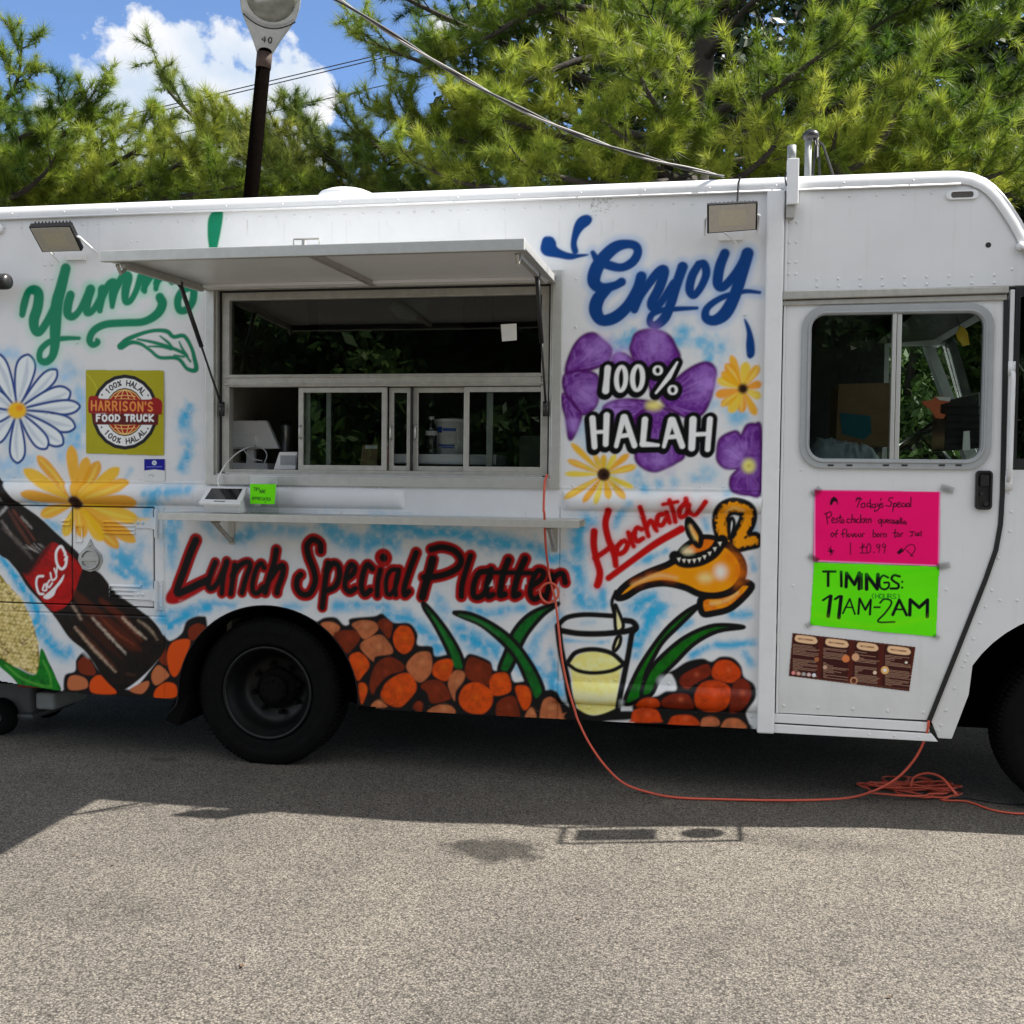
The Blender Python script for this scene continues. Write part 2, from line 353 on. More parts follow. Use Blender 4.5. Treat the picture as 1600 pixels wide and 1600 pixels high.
MT = dict(
    white=material('white_truck_paint', (.74, .75, .76), .34, noise=.10, nscale=2.5, bump=.04, bscale=5.),
    white2=material('white_trim_paint', (.78, .79, .80), .38, noise=.10, nscale=9.),
    alu=material('brushed_aluminium', (.62, .62, .59), .42, metal=.75, noise=.2, nscale=14.),
    alud=material('dull_aluminium', (.50, .49, .45), .5, metal=.6, noise=.25, nscale=20.),
    grey=material('grey_window_frame', (.36, .38, .39), .5, noise=.15, nscale=12.),
    black=material('black_rubber', (.007, .007, .008), .65, spec=.3, noise=.3, nscale=20.),
    seal=material('black_seal', (.008, .008, .009), .5),
    tyre=material('tyre_rubber', (.0055, .0055, .0055), .85, spec=.1, noise=.35, nscale=16., bump=.25, bscale=90.),
    rim=material('black_rim_paint', (.003, .0033, .0036), .42, spec=.35, noise=.3, nscale=18.),
    hub=material('dusty_hub', (.005, .0047, .0044), .85, spec=.1, noise=.4, nscale=30.),
    under=material('underbody_black', (.004, .004, .004), .95, spec=.1, noise=.3),
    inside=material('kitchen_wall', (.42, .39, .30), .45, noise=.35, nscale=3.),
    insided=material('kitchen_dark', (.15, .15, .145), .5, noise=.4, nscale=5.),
    steel=material('stainless_steel', (.42, .43, .43), .3, metal=.85, noise=.2, nscale=10.),
    lens=material('floodlight_lens', (.48, .44, .38), .42, noise=.15, nscale=40.),
    plastic_w=material('white_plastic', (.80, .80, .79), .4, noise=.06),
    plastic_k=material('black_plastic', (.015, .015, .016), .35),
    card=material('cardboard', (.30, .19, .10), .85, noise=.2, nscale=12.),
    teal=material('teal_print', (.02, .17, .22), .7, noise=.2),
    orange=material('orange_cord_jacket', (.62, .10, .055), .42, noise=.15, nscale=30.),
    orange2=material('orange_paper', (.75, .16, .06), .6, noise=.2),
    yellow=material('yellow_tag', (.72, .46, .02), .6, noise=.15),
    film=material('plastic_film', (.55, .62, .63), .2, noise=.3, nscale=14., bump=.6, bscale=22.),
    galv=material('galvanised_pipe', (.26, .28, .28), .6, metal=.2, noise=.25, nscale=25.),
    cable=material('black_cable', (.02, .02, .02), .6), cablel=material('grey_cable', (.22, .21, .20), .5, noise=.3, nscale=60.),
    pole=material('dark_lamp_post', (.004, .003, .0025), .95, noise=.5, nscale=18., spec=.0),
    lampbody=material('lamp_housing', (.34, .35, .35), .5, noise=.3, nscale=12.),
    lamprefl=material('lamp_glass_bowl', (.17, .17, .15), .15, noise=.5, nscale=14., coat=.6),
    bark=material('pine_bark', (.040, .032, .026), .9, noise=.5, nscale=10., bump=.6, bscale=25.),
    red=material('red_plastic', (.35, .02, .02), .4), greym=material('grey_metal', (.09, .095, .10), .5, noise=.3),
    blue=material('blue_label', (.02, .07, .35), .5), seat=material('seat_vinyl', (.02, .02, .022), .5, noise=.3),
    glass=glass('clear_glass', (.82, .86, .85)), tint=glass('dark_glass', (.60, .63, .60), f=1.7), bottle=glass('bottle_plastic', (.78, .84, .86), f=2.2),
    clear=glass('acrylic', (.94, .96, .96), f=1.), cabglass=glass('cab_glass', (.80, .84, .82)),
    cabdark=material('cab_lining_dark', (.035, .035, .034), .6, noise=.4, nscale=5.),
)

# ---------------------------------------------------------------- mesh builder
class MB:
    def __init__(s): s.v = []; s.f = []
    def add(s, v, f):
        o = len(s.v); s.v += [tuple(map(float, p)) for p in v]; s.f += [tuple(i+o for i in q) for q in f]; return s
    def box(s, x0, x1, y0, y1, z0, z1):
        return s.add([(x0,y0,z0),(x1,y0,z0),(x1,y1,z0),(x0,y1,z0),(x0,y0,z1),(x1,y0,z1),(x1,y1,z1),(x0,y1,z1)],
                     [(0,3,2,1),(4,5,6,7),(0,1,5,4),(1,2,6,5),(2,3,7,6),(3,0,4,7)])
    def prism(s, poly, y0, y1):
        """outline in X,Z (counter-clockwise seen from -Y) extruded from y0 to y1"""
        n = len(poly); a = sum(poly[i][0]*poly[(i+1) % n][1]-poly[(i+1) % n][0]*poly[i][1] for i in range(n))
        if a < 0: poly = poly[::-1]
        v = [(x, y0, z) for x, z in poly]+[(x, y1, z) for x, z in poly]
        return s.add(v, [tuple(range(n)), tuple(range(2*n-1, n-1, -1))]+[(i, n+i, n+(i+1) % n, (i+1) % n) for i in range(n)])
    def slab(s, q, th):
        """a 3-D quad given a thickness along its normal"""
        q = [Vector(p) for p in q]; nn = (q[1]-q[0]).cross(q[3]-q[0]).normalized()*th
        return s.add([tuple(p) for p in q]+[tuple(p-nn) for p in q], [(0,1,2,3),(7,6,5,4),(0,4,5,1),(1,5,6,2),(2,6,7,3),(3,7,4,0)])
    def tube(s, pts, r, n=8, cap=True):
        P = [Vector(p) for p in pts]; R = r if isinstance(r, (list, tuple)) else [r]*len(P)
        up = Vector((0, 0, 1)); prev = None; rings = []
        for i, p in enumerate(P):
            t = (P[min(i+1, len(P)-1)]-P[max(i-1, 0)]); t = t.normalized() if t.length > 1e-9 else up
            if prev is None:
                a = t.cross(up if abs(t.z) < .9 else Vector((1, 0, 0))).normalized()
            else:
                a = (prev - t*prev.dot(t)); a = a.normalized() if a.length > 1e-6 else t.orthogonal().normalized()
            prev = a; b = t.cross(a)
            rings.append([tuple(p+(a*math.cos(2*math.pi*k/n)+b*math.sin(2*math.pi*k/n))*R[i]) for k in range(n)])
        v = [q for rg in rings for q in rg]; f = []
        for i in range(len(P)-1):
            for k in range(n):
                f.append((i*n+k, i*n+(k+1) % n, (i+1)*n+(k+1) % n, (i+1)*n+k))
        if cap: f += [tuple(range(n))[::-1], tuple((len(P)-1)*n+k for k in range(n))]
        return s.add(v, f)
    def lathe(s, prof, c, axis='y', n=48, cap=False):
        """profile of (radius, offset along axis) turned about an axis through c"""
        v = []; f = []
        for r, h in prof:
            for k in range(n):
                a = 2*math.pi*k/n; u, w = r*math.cos(a), r*math.sin(a)
                v.append({'y': (c[0]+u, c[1]+h, c[2]+w), 'z': (c[0]+u, c[1]+w, c[2]+h), 'x': (c[0]+h, c[1]+u, c[2]+w)}[axis])
        for i in range(len(prof)-1):
            for k in range(n):
                q = (i*n+k, i*n+(k+1) % n, (i+1)*n+(k+1) % n, (i+1)*n+k)
                f.append(q if axis == 'z' else q[::-1] if axis == 'y' else q)
        if cap:
            f += [tuple(range(n)), tuple((len(prof)-1)*n+k for k in range(n))]
        return s.add(v, f)
    def dome(s, x, y, z, r, h, d=(0, -1, 0), n=6):
        """a rivet head on a panel facing -Y"""
        v = [(x+r*math.cos(2*math.pi*k/n), y, z+r*math.sin(2*math.pi*k/n)) for k in range(n)]
        v += [(x+.6*r*math.cos(2*math.pi*k/n), y-h*.8, z+.6*r*math.sin(2*math.pi*k/n)) for k in range(n)]+[(x, y-h, z)]
        return s.add(v, [(k, (k+1) % n, n+(k+1) % n, n+k) for k in range(n)]+[(n+k, n+(k+1) % n, 2*n) for k in range(n)])
    def ball(s, c, r, n=12, m=8, sc=(1, 1, 1)):
        v = []; f = []
        for i in range(m+1):
            t = math.pi*i/m
            for k in range(n):
                a = 2*math.pi*k/n; v.append((c[0]+r*sc[0]*math.sin(t)*math.cos(a), c[1]+r*sc[1]*math.sin(t)*math.sin(a), c[2]+r*sc[2]*math.cos(t)))
        for i in range(m):
            for k in range(n): f.append((i*n+k, (i+1)*n+k, (i+1)*n+(k+1) % n, i*n+(k+1) % n))
        return s.add(v, f)
    def build(s, name, mat, parent=None, smooth=False, bevel=0.):
        me = bpy.data.meshes.new(name); me.from_pydata(s.v, [], s.f); me.update()
        o = bpy.data.objects.new(name, me); COL.objects.link(o); me.materials.append(mat)
        if smooth:
            for p in me.polygons: p.use_smooth = True
        if bevel:
            b = o.modifiers.new('bevel', 'BEVEL'); b.width = bevel; b.segments = 2; b.limit_method = 'ANGLE'; b.angle_limit = math.radians(40)
        if parent is not None:
            o.parent = parent; o.matrix_parent_inverse = Matrix.Translation(-Vector(world_loc(parent)))
        return o
def world_loc(o):
    l = Vector(o.location)
    return l if o.parent is None else (0, 0, 0) if o.type == 'MESH' else l
def tag(o, label=None, cat=None, group=None, kind=None):
    for k, v in (('label', label), ('category', cat), ('group', group), ('kind', kind)):
        if v: o[k] = v
    return o
def empty(name, loc, label, cat, group=None):
    o = bpy.data.objects.new(name, None); COL.objects.link(o); o.location = loc; o.empty_display_size = .2
    return tag(o, label, cat, group)
def rrect(x0, x1, z0, z1, r, n=6):
    out = []
    for cx, cz, a0 in ((x1-r, z1-r, 0), (x0+r, z1-r, 90), (x0+r, z0+r, 180), (x1-r, z0+r, 270)):
        for i in range(n+1):
            a = math.radians(a0+90*i/n); out.append((cx+r*math.cos(a), cz+r*math.sin(a)))
    return out
def ring(mb, outer, inner, y0, y1):
    """a flat frame between two outlines with the same number of points"""
    n = len(outer)
    v = [(x, y0, z) for x, z in outer]+[(x, y0, z) for x, z in inner]+[(x, y1, z) for x, z in outer]+[(x, y1, z) for x, z in inner]
    f = []
    for i in range(n):
        j = (i+1) % n
        f += [(i, n+i, n+j, j), (i, j, 2*n+j, 2*n+i), (n+i, 3*n+i, 3*n+j, n+j), (2*n+i, 2*n+j, 3*n+j, 3*n+i)]
    return mb.add(v, f)
def rect_frame(mb, x0, x1, z0, z1, w, y0, y1):
    return ring(mb, [(x0, z0), (x1, z0), (x1, z1), (x0, z1)], [(x0+w, z0+w), (x1-w, z0+w), (x1-w, z1-w), (x0+w, z1-w)], y0, y1)
def paint_mesh(name, pt, keep, ydisp, mat, parent, extra=None):
    """mesh of a painted panel; keep is a mask of its grid cells, ydisp its relief"""
    nz, nx = pt.nz, pt.nx
    X = pt.X0+np.arange(nx)*pt.st; Z = pt.Z0+np.arange(nz)*pt.st
    co = np.empty((nz, nx, 3), np.float32); co[..., 0] = X[None]; co[..., 2] = Z[:, None]; co[..., 1] = ydisp
    idx = np.arange(nz*nx).reshape(nz, nx)
    q = np.stack([idx[:-1, :-1], idx[:-1, 1:], idx[1:, 1:], idx[1:, :-1]], -1)[keep]
    co = co.reshape(-1, 3); col = np.ones((nz*nx, 4), np.float32); col[:, :3] = pt.c.reshape(-1, 3)
    used = np.zeros(len(co), bool); used[q.ravel()] = True
    new = np.cumsum(used)-1; q = new[q]; co = co[used]; col = col[used]
    if extra is not None and len(extra.v):
        ev = np.array(extra.v, np.float32); o = len(co)
        ix = np.clip(((ev[:, 0]-pt.X0)/pt.st).round().astype(int), 0, nx-1); iz = np.clip(((ev[:, 2]-pt.Z0)/pt.st).round().astype(int), 0, nz-1)
        ec = np.ones((len(ev), 4), np.float32); ec[:, :3] = pt.c[iz, ix]
        co = np.vstack([co, ev]); col = np.vstack([col, ec])
        ef = [tuple(i+o for i in f) for f in extra.f]
    else: ef = []
    loops = np.concatenate([q.ravel()]+[np.array(f) for f in ef]) if ef else q.ravel()
    tot = np.concatenate([np.full(len(q), 4), np.array([len(f) for f in ef], int)]) if ef else np.full(len(q), 4)
    st = np.concatenate([[0], np.cumsum(tot)[:-1]])
    me = bpy.data.meshes.new(name)
    me.vertices.add(len(co)); me.vertices.foreach_set('co', co.ravel())
    me.loops.add(len(loops)); me.loops.foreach_set('vertex_index', loops.astype(np.int32))
    me.polygons.add(len(tot)); me.polygons.foreach_set('loop_start', st.astype(np.int32)); me.polygons.foreach_set('loop_total', tot.astype(np.int32))
    me.update(calc_edges=True); me.validate()
    me.polygons.foreach_set('use_smooth', np.ones(len(me.polygons), bool))
    a = me.color_attributes.new('paint', 'FLOAT_COLOR', 'POINT'); a.data.foreach_set('color', col.ravel())
    me.materials.append(mat)
    o = bpy.data.objects.new(name, me); COL.objects.link(o)
    if parent is not None:
        o.parent = parent; o.matrix_parent_inverse = Matrix.Translation(-Vector(world_loc(parent)))
    return o
# ---------------------------------------------------------------- the spray-painted mural
WHITE = (178, 182, 184)
def petal(m, c, tip, w, fill, edge=None, ew=6, inner=.12, hi=None, soft=1.5, a=1.):
    c = np.array(c, float); t = np.array(tip, float); d = t-c; L = np.hypot(*d); d /= L; n = np.array([-d[1], d[0]])
    prof = [(inner, .22), (.3, .55), (.55, .88), (.78, 1.), (.92, .75), (1., .2)]
    P = [c+d*L*u+n*w/2*v for u, v in prof] + [c+d*L*u-n*w/2*v for u, v in prof[::-1]]
    m.F(fill, P, soft, a, edge=edge, ew=ew, esoft=1.6)
    if hi is not None:
        m.S(hi, [tuple(c+d*L*.25)+(w*.12,), tuple(c+d*L*.6+n*w*.1)+(w*.3,), tuple(c+d*L*.93)+(w*.1,)], None, 2.5, .6)

def daisy(m, c, tips, w, fills, hi, core, rc, rng):
    for i, t in enumerate(tips):
        petal(m, c, t, w*(.85+.3*rng.random()), fills[i % len(fills)], None, hi=hi if i % 2 else None, soft=2.2, a=.95)
    m.E(core, c, rc, rc, soft=3.)
    m.E((20, 12, 10), (c[0]+rc*.1, c[1]), rc*.45, rc*.45, soft=2.5, a=.8)

def paint_mural(m):
    rng = np.random.default_rng(11)
    BLUE = (58, 148, 184); DB = (20, 120, 170)
    W = WHITE
    # ---- sky-blue clouds
    m.T(240, 780, 2.424)
    for p, w, a in [([(650,110),(760,160),(900,170)],90,.8),([(850,95),(1000,120),(1200,140),(1420,190)],75,.85),([(330,160),(400,110),(560,120)],60,.6),
                    ([(60,80),(70,180),(80,250)],60,.6),([(200,90),(230,130)],60,.5),([(50,440),(120,430),(200,400),(300,395)],45,.7),([(40,450),(60,480)],70,.9),
                    ([(500,410),(570,400)],40,.6),([(690,405),(800,395),(880,400)],50,.8),([(880,450),(960,450),(1040,520),(1080,570)],60,.85),([(1080,380),(1100,430)],60,.6),
                    ([(1200,410),(1280,430),(1400,405)],45,.8),([(1160,500),(1220,540),(1300,580)],80,.9),([(1440,560),(1420,620),(1520,700),(1540,740)],60,.8),
                    ([(1450,520),(1540,440)],40,.5),([(1360,620),(1385,660)],25,.5),([(1440,180),(1560,280)],60,.7)]:
        m.B(BLUE, p, w, a)
    m.T(0, 640, 4)
    for p, w, a in [([(480,560),(480,180)],70,.3),([(1180,20),(1140,90)],90,.75),([(1150,100),(1200,160),(1150,210)],90,.35),([(1180,280),(1140,360)],80,.8),([(1180,220)],50,.5),
                    ([(930,520),(1060,515),(1200,500)],70,.7),([(880,680),(940,600),(1000,560)],110,.75),([(730,900),(830,1000),(900,1080)],130,.8),([(880,850),(800,950)],120,.5),
                    ([(700,980),(780,1040)],60,.8),([(1100,700),(1060,820)],110,.65),([(1560,780),(1440,800)],70,.6),([(1060,1340),(1160,1290),(1300,1240)],70,.9),
                    ([(220,1330),(330,1480),(420,1520)],110,.9),([(20,930),(120,1080),(260,1300)],75,.95),([(300,700),(390,760)],60,.6),([(820,380),(790,420)],40,.4),([(180,560),(280,600)],60,.5),
                    ([(20,420),(130,400)],90,.35),([(430,100),(480,180)],60,.35),([(600,420),(520,430)],50,.3)]:
        m.B(BLUE, p, w, a)
    m.T(0, 300, 4)
    for p, w, a in [([(430,1080),(480,1140)],90,.4),([(420,1560),(490,1480)],100,.4),([(60,1590),(20,1500)],90,.3),([(1180,1340),(1150,1400)],60,.7),([(480,1240),(500,1290)],60,.3)]:
        m.B(BLUE, p, w, a)
    for p, w, a in [([(-20,1020),(90,1010)],90,.5),([(250,1080),(400,1160)],100,.5),([(500,1260),(520,1420)],90,.45),([(480,1560),(380,1640)],100,.5),([(200,1680),(20,1700)],110,.5)]:
        m.B((96,158,196), p, w, a)
    m.T(870, 500, 4.848)
    for x, y, w, a in [(560,110,90,.8),(470,190,100,.6),(540,160,80,.5),(960,100,100,.8),(900,170,90,.7),(1090,160,90,.6),(1160,210,120,.7),(1240,210,100,.5),(1160,320,70,.8),(1390,720,110,.6),
                       (1340,740,80,.4),(610,1200,100,.6),(660,1275,60,.7),(770,1240,60,.6),(890,1230,65,.6),(1150,1170,110,.55),(1040,1200,70,.5),(1290,1310,60,.5),(200,820,120,.35),(330,660,100,.4),
                       (1180,640,90,.35),(560,690,90,.3),(1330,650,70,.3),(220,950,110,.3)]:
        m.B(BLUE, [(x, y)], w*1.25, a)
    m.T(860, 770, 4.212)
    for p, w, a in [([(250,190),(180,280),(190,420)],110,.85),([(100,420),(10,430)],70,.7),([(180,500),(200,700),(260,730)],110,.85),([(340,640),(350,740)],70,.8),([(450,150),(430,210)],60,.7),([(520,70),(480,120)],50,.5),
                    ([(630,440),(760,380)],45,.7),([(560,470),(700,420)],40,.5),([(540,760),(680,700),(640,850),(560,1000)],110,.9),([(650,820),(740,760)],100,.8),([(560,1080),(600,960)],50,.6),
                    ([(840,900),(920,850)],50,.7),([(1200,800),(1310,800)],60,.8),([(930,1070),(1050,1010),(1200,1000),(1330,990)],55,.85),([(1280,1060),(1320,1130)],60,.8),([(1020,180),(1030,230)],50,.6),
                    ([(1330,430),(1340,500)],45,.6),([(100,970),(300,985),(380,980)],30,.6),([(200,860),(290,850)],30,.5),([(0,1060),(30,1200),(20,1290)],60,.8),([(1320,180),(1350,260)],45,.4)]:
        m.B(BLUE, p, w, a)
    # road dirt and splashes of the sheet itself
    m.T(0, 0, 1)
    for k in range(60):
        x, y = rng.uniform(900, 1000), rng.normal(318, 9); m.E((60, 58, 55), (940+(x-950)*.35, y), .9, .9, soft=.8, a=.5)
    for k in range(46):
        x = rng.uniform(0, 1190); y = rng.choice([344, 346, 770, 800, 1066]); m.S((120, 112, 100), [(x, y, 1.2), (x+rng.normal(0, .6), y+rng.uniform(8, 42), .5)], None, 1.6, .22, sp=False)
    m.B((120, 112, 100), [(560,1112),(700,1118),(880,1128)], 16, .35); m.B((120, 112, 100), [(880,1128),(1040,1134),(1180,1142)], 16, .35); m.B((120, 112, 100), [(0,1072),(130,1088),(280,1096)], 14, .35)
    # ---- yellow flower, lower left, then white daisy
    m.T(0, 640, 4)
    daisy(m, (480,580), [(445,225),(235,290),(150,375),(255,660),(155,525),(405,790),(545,300),(620,325),(745,365),(805,450),(865,575),(865,690),(845,825),(740,865),(640,820),(520,800)],
          78, [(206,150,22),(190,140,28),(214,160,30)], (222,182,92), (58,34,24), 42, rng)
    m.T(0, 300, 4)
    for t, w in [((175,1020),120),((-40,1010),110),((350,1115),90),((435,1250),120),((495,1340),90),((465,1470),105),((390,1575),105),((290,1600),95),((110,1690),95),((-60,1560),110),((-90,1400),110),((-80,1260),110)]:
        petal(m, (105,1365), t, w, (192,197,201), (12,58,116), 17, hi=(150,160,172))
    m.B((128,138,150), [(105,1365)], 150, .55, .3)
    m.E((216,160,24), (105,1365), 58, 52, soft=4.)
    m.E((190,110,16), (120,1350), 22, 20, soft=4., a=.7)
    # ---- corn
    m.T(0, 740, 4.444)
    corn = [(-20,730),(60,780),(150,880),(210,1000),(250,1120),(272,1240),(275,1350),(235,1392),(120,1340),(-20,1265)]
    m.F((140,126,66), corn, col2=(112,96,46))
    K = np.array(corn)
    for r in range(26):
        for c in range(14):
            x = -10+c*24+(r % 2)*12+rng.normal(0, 3); y = 745+r*25+c*3+rng.normal(0, 3)
            ins = False; n = len(K)
            for i in range(n):
                ax, ay = K[i]; bx, by = K[(i+1) % n]
                if (ay > y) != (by > y) and x < (bx-ax)*(y-ay)/(by-ay)+ax: ins = not ins
            if ins and x < 262:
                v = rng.random()
                m.E((176+26*v, 162+24*v, 108+34*v), (x, y), 11+2*v, 11+2*v, soft=2.2)
    for x, y in [(20,1180),(60,1230),(30,1215),(165,1180),(175,1150),(60,830),(100,930),(40,1250),(150,1170)]:
        m.S((70,34,22), [(x-18,y-10),(x,y+8),(x+20,y-4)], 8, 1.5, .8)
    m.F((24,108,34), [(-20,1270),(120,1350),(250,1392),(285,1215),(340,1310),(390,1420),(412,1520),(200,1525),(80,1410),(-20,1320)], col2=(14,84,28))
    m.S((96,160,70), [(40,1330),(150,1420),(280,1470),(340,1480)], 14, 3, .6)
    m.S((96,160,70), [(300,1300),(345,1400),(355,1480)], 12, 3, .6)
    m.S((10,60,24), [(120,1352),(260,1420),(340,1500)], 9, 3, .6)
    # ---- potatoes left of the wheel
    BLK = (16, 16, 18)
    BRN = (104, 42, 24); ORG = (180, 76, 20); TAN = (160, 98, 68)
    m.F(BLK, [(440,1500),(450,1400),(520,1370),(530,1290),(600,1240),(700,1380),(900,1500),(1060,1340),(1130,1220),(1130,1120),(1180,1160),(1260,1110),(1300,1020),(1400,990),(1440,1060),(1440,1560),(460,1540)], 2.)
    for col, P in [(TAN,[(475,1420),(530,1400),(600,1430),(600,1490),(480,1500)]),(BRN,[(540,1310),(600,1270),(660,1360),(650,1400),(560,1385)]),(ORG,[(630,1440),(700,1400),(800,1500),(790,1530),(640,1520)]),
                   (TAN,[(900,1500),(1020,1440),(1030,1480),(980,1530)]),(TAN,[(1050,1400),(1100,1330),(1170,1390),(1160,1420),(1080,1470)]),(BRN,[(1100,1290),(1140,1190),(1160,1330)]),
                   (ORG,[(1160,1260),(1200,1170),(1310,1150),(1310,1220),(1230,1400),(1180,1380)]),(BRN,[(1310,1080),(1380,1040),(1440,1090),(1330,1160)]),(ORG,[(1080,1500),(1150,1450),(1220,1470),(1220,1550),(1080,1560)])]:
        m.F(col, P, 1.6)
    # ---- cola bottle
    m.S(W, [(-30,480),(130,660),(370,960),(480,1120),(620,1250)], 60, 5, .8)
    m.F((17,12,11), [(-30,40),(60,110),(140,205),(270,300),(400,420),(545,550),(600,640),(700,695),(800,820),(960,940),(1060,1020),(1130,1120),(1145,1220),(1040,1360),(900,1480),(820,1505),(720,1420),(600,1245),(480,1140),(370,985),(200,800),(130,690),(60,605),(-30,500)], 1.6, col2=(26,18,14))
    for P, w, c, a in [([(520,830),(640,960),(880,1160),(970,1220)],95,(78,34,18),.75),([(700,880),(850,1010),(980,1160)],60,(92,38,22),.7),([(560,1000),(700,1140),(840,1280)],60,(60,28,16),.7),
                       ([(540,1080),(660,1210),(800,1350)],45,(86,46,26),.6),([(500,910),(560,1010)],30,(170,150,135),.75),([(640,1000),(740,1110),(870,1250)],11,(200,185,170),.85),
                       ([(520,1070),(660,1230),(800,1375)],15,(190,165,145),.8),([(850,1000),(930,1080),(1010,1145)],14,(200,180,160),.8),([(960,1020),(1040,1080),(1090,1150)],13,(170,150,130),.7),
                       ([(700,1000),(800,1100),(930,1190)],16,(120,60,42),.7),([(20,380),(120,470),(230,600)],26,(120,110,104),.5),([(60,260),(160,420),(240,540)],22,(96,58,46),.8),([(90,250),(240,460)],14,(130,70,56),.7),
                       ([(150,300),(220,380)],10,(190,180,175),.7),([(40,240),(-10,290)],34,(190,190,190),.8),([(10,330),(80,420)],16,(170,160,155),.6),([(-10,170),(20,180)],40,(180,180,180),.7),([(880,1390),(940,1400)],14,(90,60,45),.6)]:
        m.S(c, [tuple(P[0])+(w*.5,)]+[tuple(q)+(w*1.1,) for q in P[1:-1]]+[tuple(P[-1])+(w*.3,)], None, 4, a*.85, rag=2)
    for i in range(9):
        x = 165+i*14; m.S((150,146,142), [(x, 500+rng.normal(0,12)), (x+60, 560-abs(i-4)*8)], 6, 1.5, .55)
    m.F((156,10,20), [(325,505),(400,488),(565,640),(562,690),(490,880),(400,952),(335,930),(165,705),(205,680)], 1.6, col2=(132,6,16))
    for i in range(7):
        m.S((90,2,10), [(320-22*i, 520+28*i), (400-20*i, 560+26*i)], 9, 3, .5)
    m.F((30,8,8), [(330,480),(360,500),(215,690),(165,710),(150,690)], 3, .7)
    for P, w in [([(455,555),(425,505),(392,545),(395,620),(425,662),(455,640),(465,580)],20),([(450,600),(462,570),(448,566)],12),
                 ([(300,712),(262,718),(252,770),(270,830),(300,836)],17),([(308,770),(296,806),(322,808),(318,766)],13),([(345,740),(328,768),(340,790),(362,760)],13),([(350,690),(362,740),(392,716),(378,660)],13),([(400,640),(392,690)],12)]:
        m.S((205,198,200), P, w, 1.2)
    m.F((205,198,200), [(300,856),(350,812),(400,760),(445,700),(432,748),(392,800),(372,846),(330,872)], 1.2)
    # ---- Yummy
    TEAL = (2, 112, 84)
    m.T(0, 300, 4)
    yummy = [[(140,765,40),(152,700,50),(178,625,45),(215,612,60),(242,640,66),(235,720,70),(212,800,70),(220,862,60),(250,872,50),(300,800,50),(350,700,50)],
             [(410,480,66),(380,600,74),(355,700,80),(345,850,76),(342,960,64),(325,1030,50),(285,1062,44),(248,1045,40),(252,990,38),(295,945,36),(350,922,34),(420,914,26),(495,914,18)],
             [(440,645,56),(425,700,60),(422,760,56),(455,778,46),(500,735,40),(565,610,56)],[(565,610,60),(545,690,56),(545,750,50),(585,735,40),(640,640,40)],
             [(640,610,60),(625,740,36)],[(635,670,36),(680,580,50),(715,575,60),(706,640,56),(702,715,30)],[(705,650,36),(760,540,50),(800,530,60),(785,610,56),(785,680,44),(815,680,36),(850,620,36),(880,530,44)],
             [(900,510,56),(905,620,30)],[(895,610,30),(950,520,46),(985,520,50),(975,605,30)],[(975,570,34),(1020,520,50),(1060,530,50),(1075,560,40)],
             [(1215,595,40),(1150,610,44),(1112,670,46),(1120,735,44),(1165,735,44),(1205,680,46),(1212,600,46)],
             [(1000,660,56),(1015,700,60),(985,760,54),(900,810,44),(780,818,44),(660,828,44),(585,868,44),(560,925,44),(580,955,36),(612,940,34),(605,925,22)]]
    for st in yummy:
        m.S((90,180,145), st, None, 10, .45, grow=5)
    for st in yummy:
        m.S(TEAL, st, None, 1.6, grow=.8)
    bang = [(1335,115),(1360,102),(1390,110),(1394,160),(1380,250),(1362,335),(1355,400),(1320,400),(1303,330),(1296,250),(1302,165)]
    m.F((120,190,160), bang, 8, .4); m.F(TEAL, bang, 1.6)
    m.S(TEAL, [(752,965,46),(800,920,34),(900,880,26),(980,865,26),(1045,872,30),(1085,905,28),(1150,900,28),(1195,970,26),(1215,1040,30),(1225,1110,34),(1170,1105,26),(1110,1040,26),(1000,1035,24),(940,990,22),(880,950,24),(820,940,30),(760,968,40)], None, 1.4)
    for st in [[(860,920,14),(960,940,22),(1060,970,24),(1150,1010,22),(1190,1060,14)],[(1000,900,10),(1050,940,20),(1080,975,16)],[(1120,935,10),(1140,980,18),(1170,1020,14)],[(930,965,12),(1010,968,16),(1070,985,14)],[(1090,1020,12),(1150,1030,16)]]:
        m.S(TEAL, st, None, 1.4)
    # ---- Enjoy
    NAVY = (3, 60, 112); m.T(800, 300, 4)
    enjoy = [[(505,380,22),(535,425,40),(590,452,50),(680,472,44),(750,440,48),(785,385,46),(775,340,46),(725,325,46),(655,340,62),(590,392,70),(530,475,76),(512,560,72),(560,600,56),(640,585,44),(685,562,46)],
             [(600,605,46),(540,665,72),(522,740,74),(560,800,62),(640,785,66),(720,715,60),(775,610,44),(800,540,44)],
             [(808,528,56),(792,640,56),(765,735,40)],[(775,690,36),(850,580,44),(915,500,50),(950,495,56),(920,600,56),(875,690,54),(885,722,44),(930,690,40),(1010,570,40)],
             [(1066,468,56),(1028,580,52),(995,690,52),(955,785,54),(900,832,44),(862,815,34),(875,765,32),(940,738,30),(1040,730,24),(1155,725,14)],
             [(1168,452,42),(1126,525,46),(1110,608,46),(1136,646,38),(1182,592,38),(1214,510,42),(1200,452,44),(1168,452,40)],
             [(1330,385,50),(1298,470,54),(1286,570,54),(1320,592,46),(1390,520,44),(1460,410,44)],
             [(1472,385,64),(1435,510,66),(1395,640,64),(1335,755,70),(1265,802,56),(1212,785,46),(1220,725,36),(1300,665,30),(1400,632,26),(1470,620,20),(1548,628,12)]]
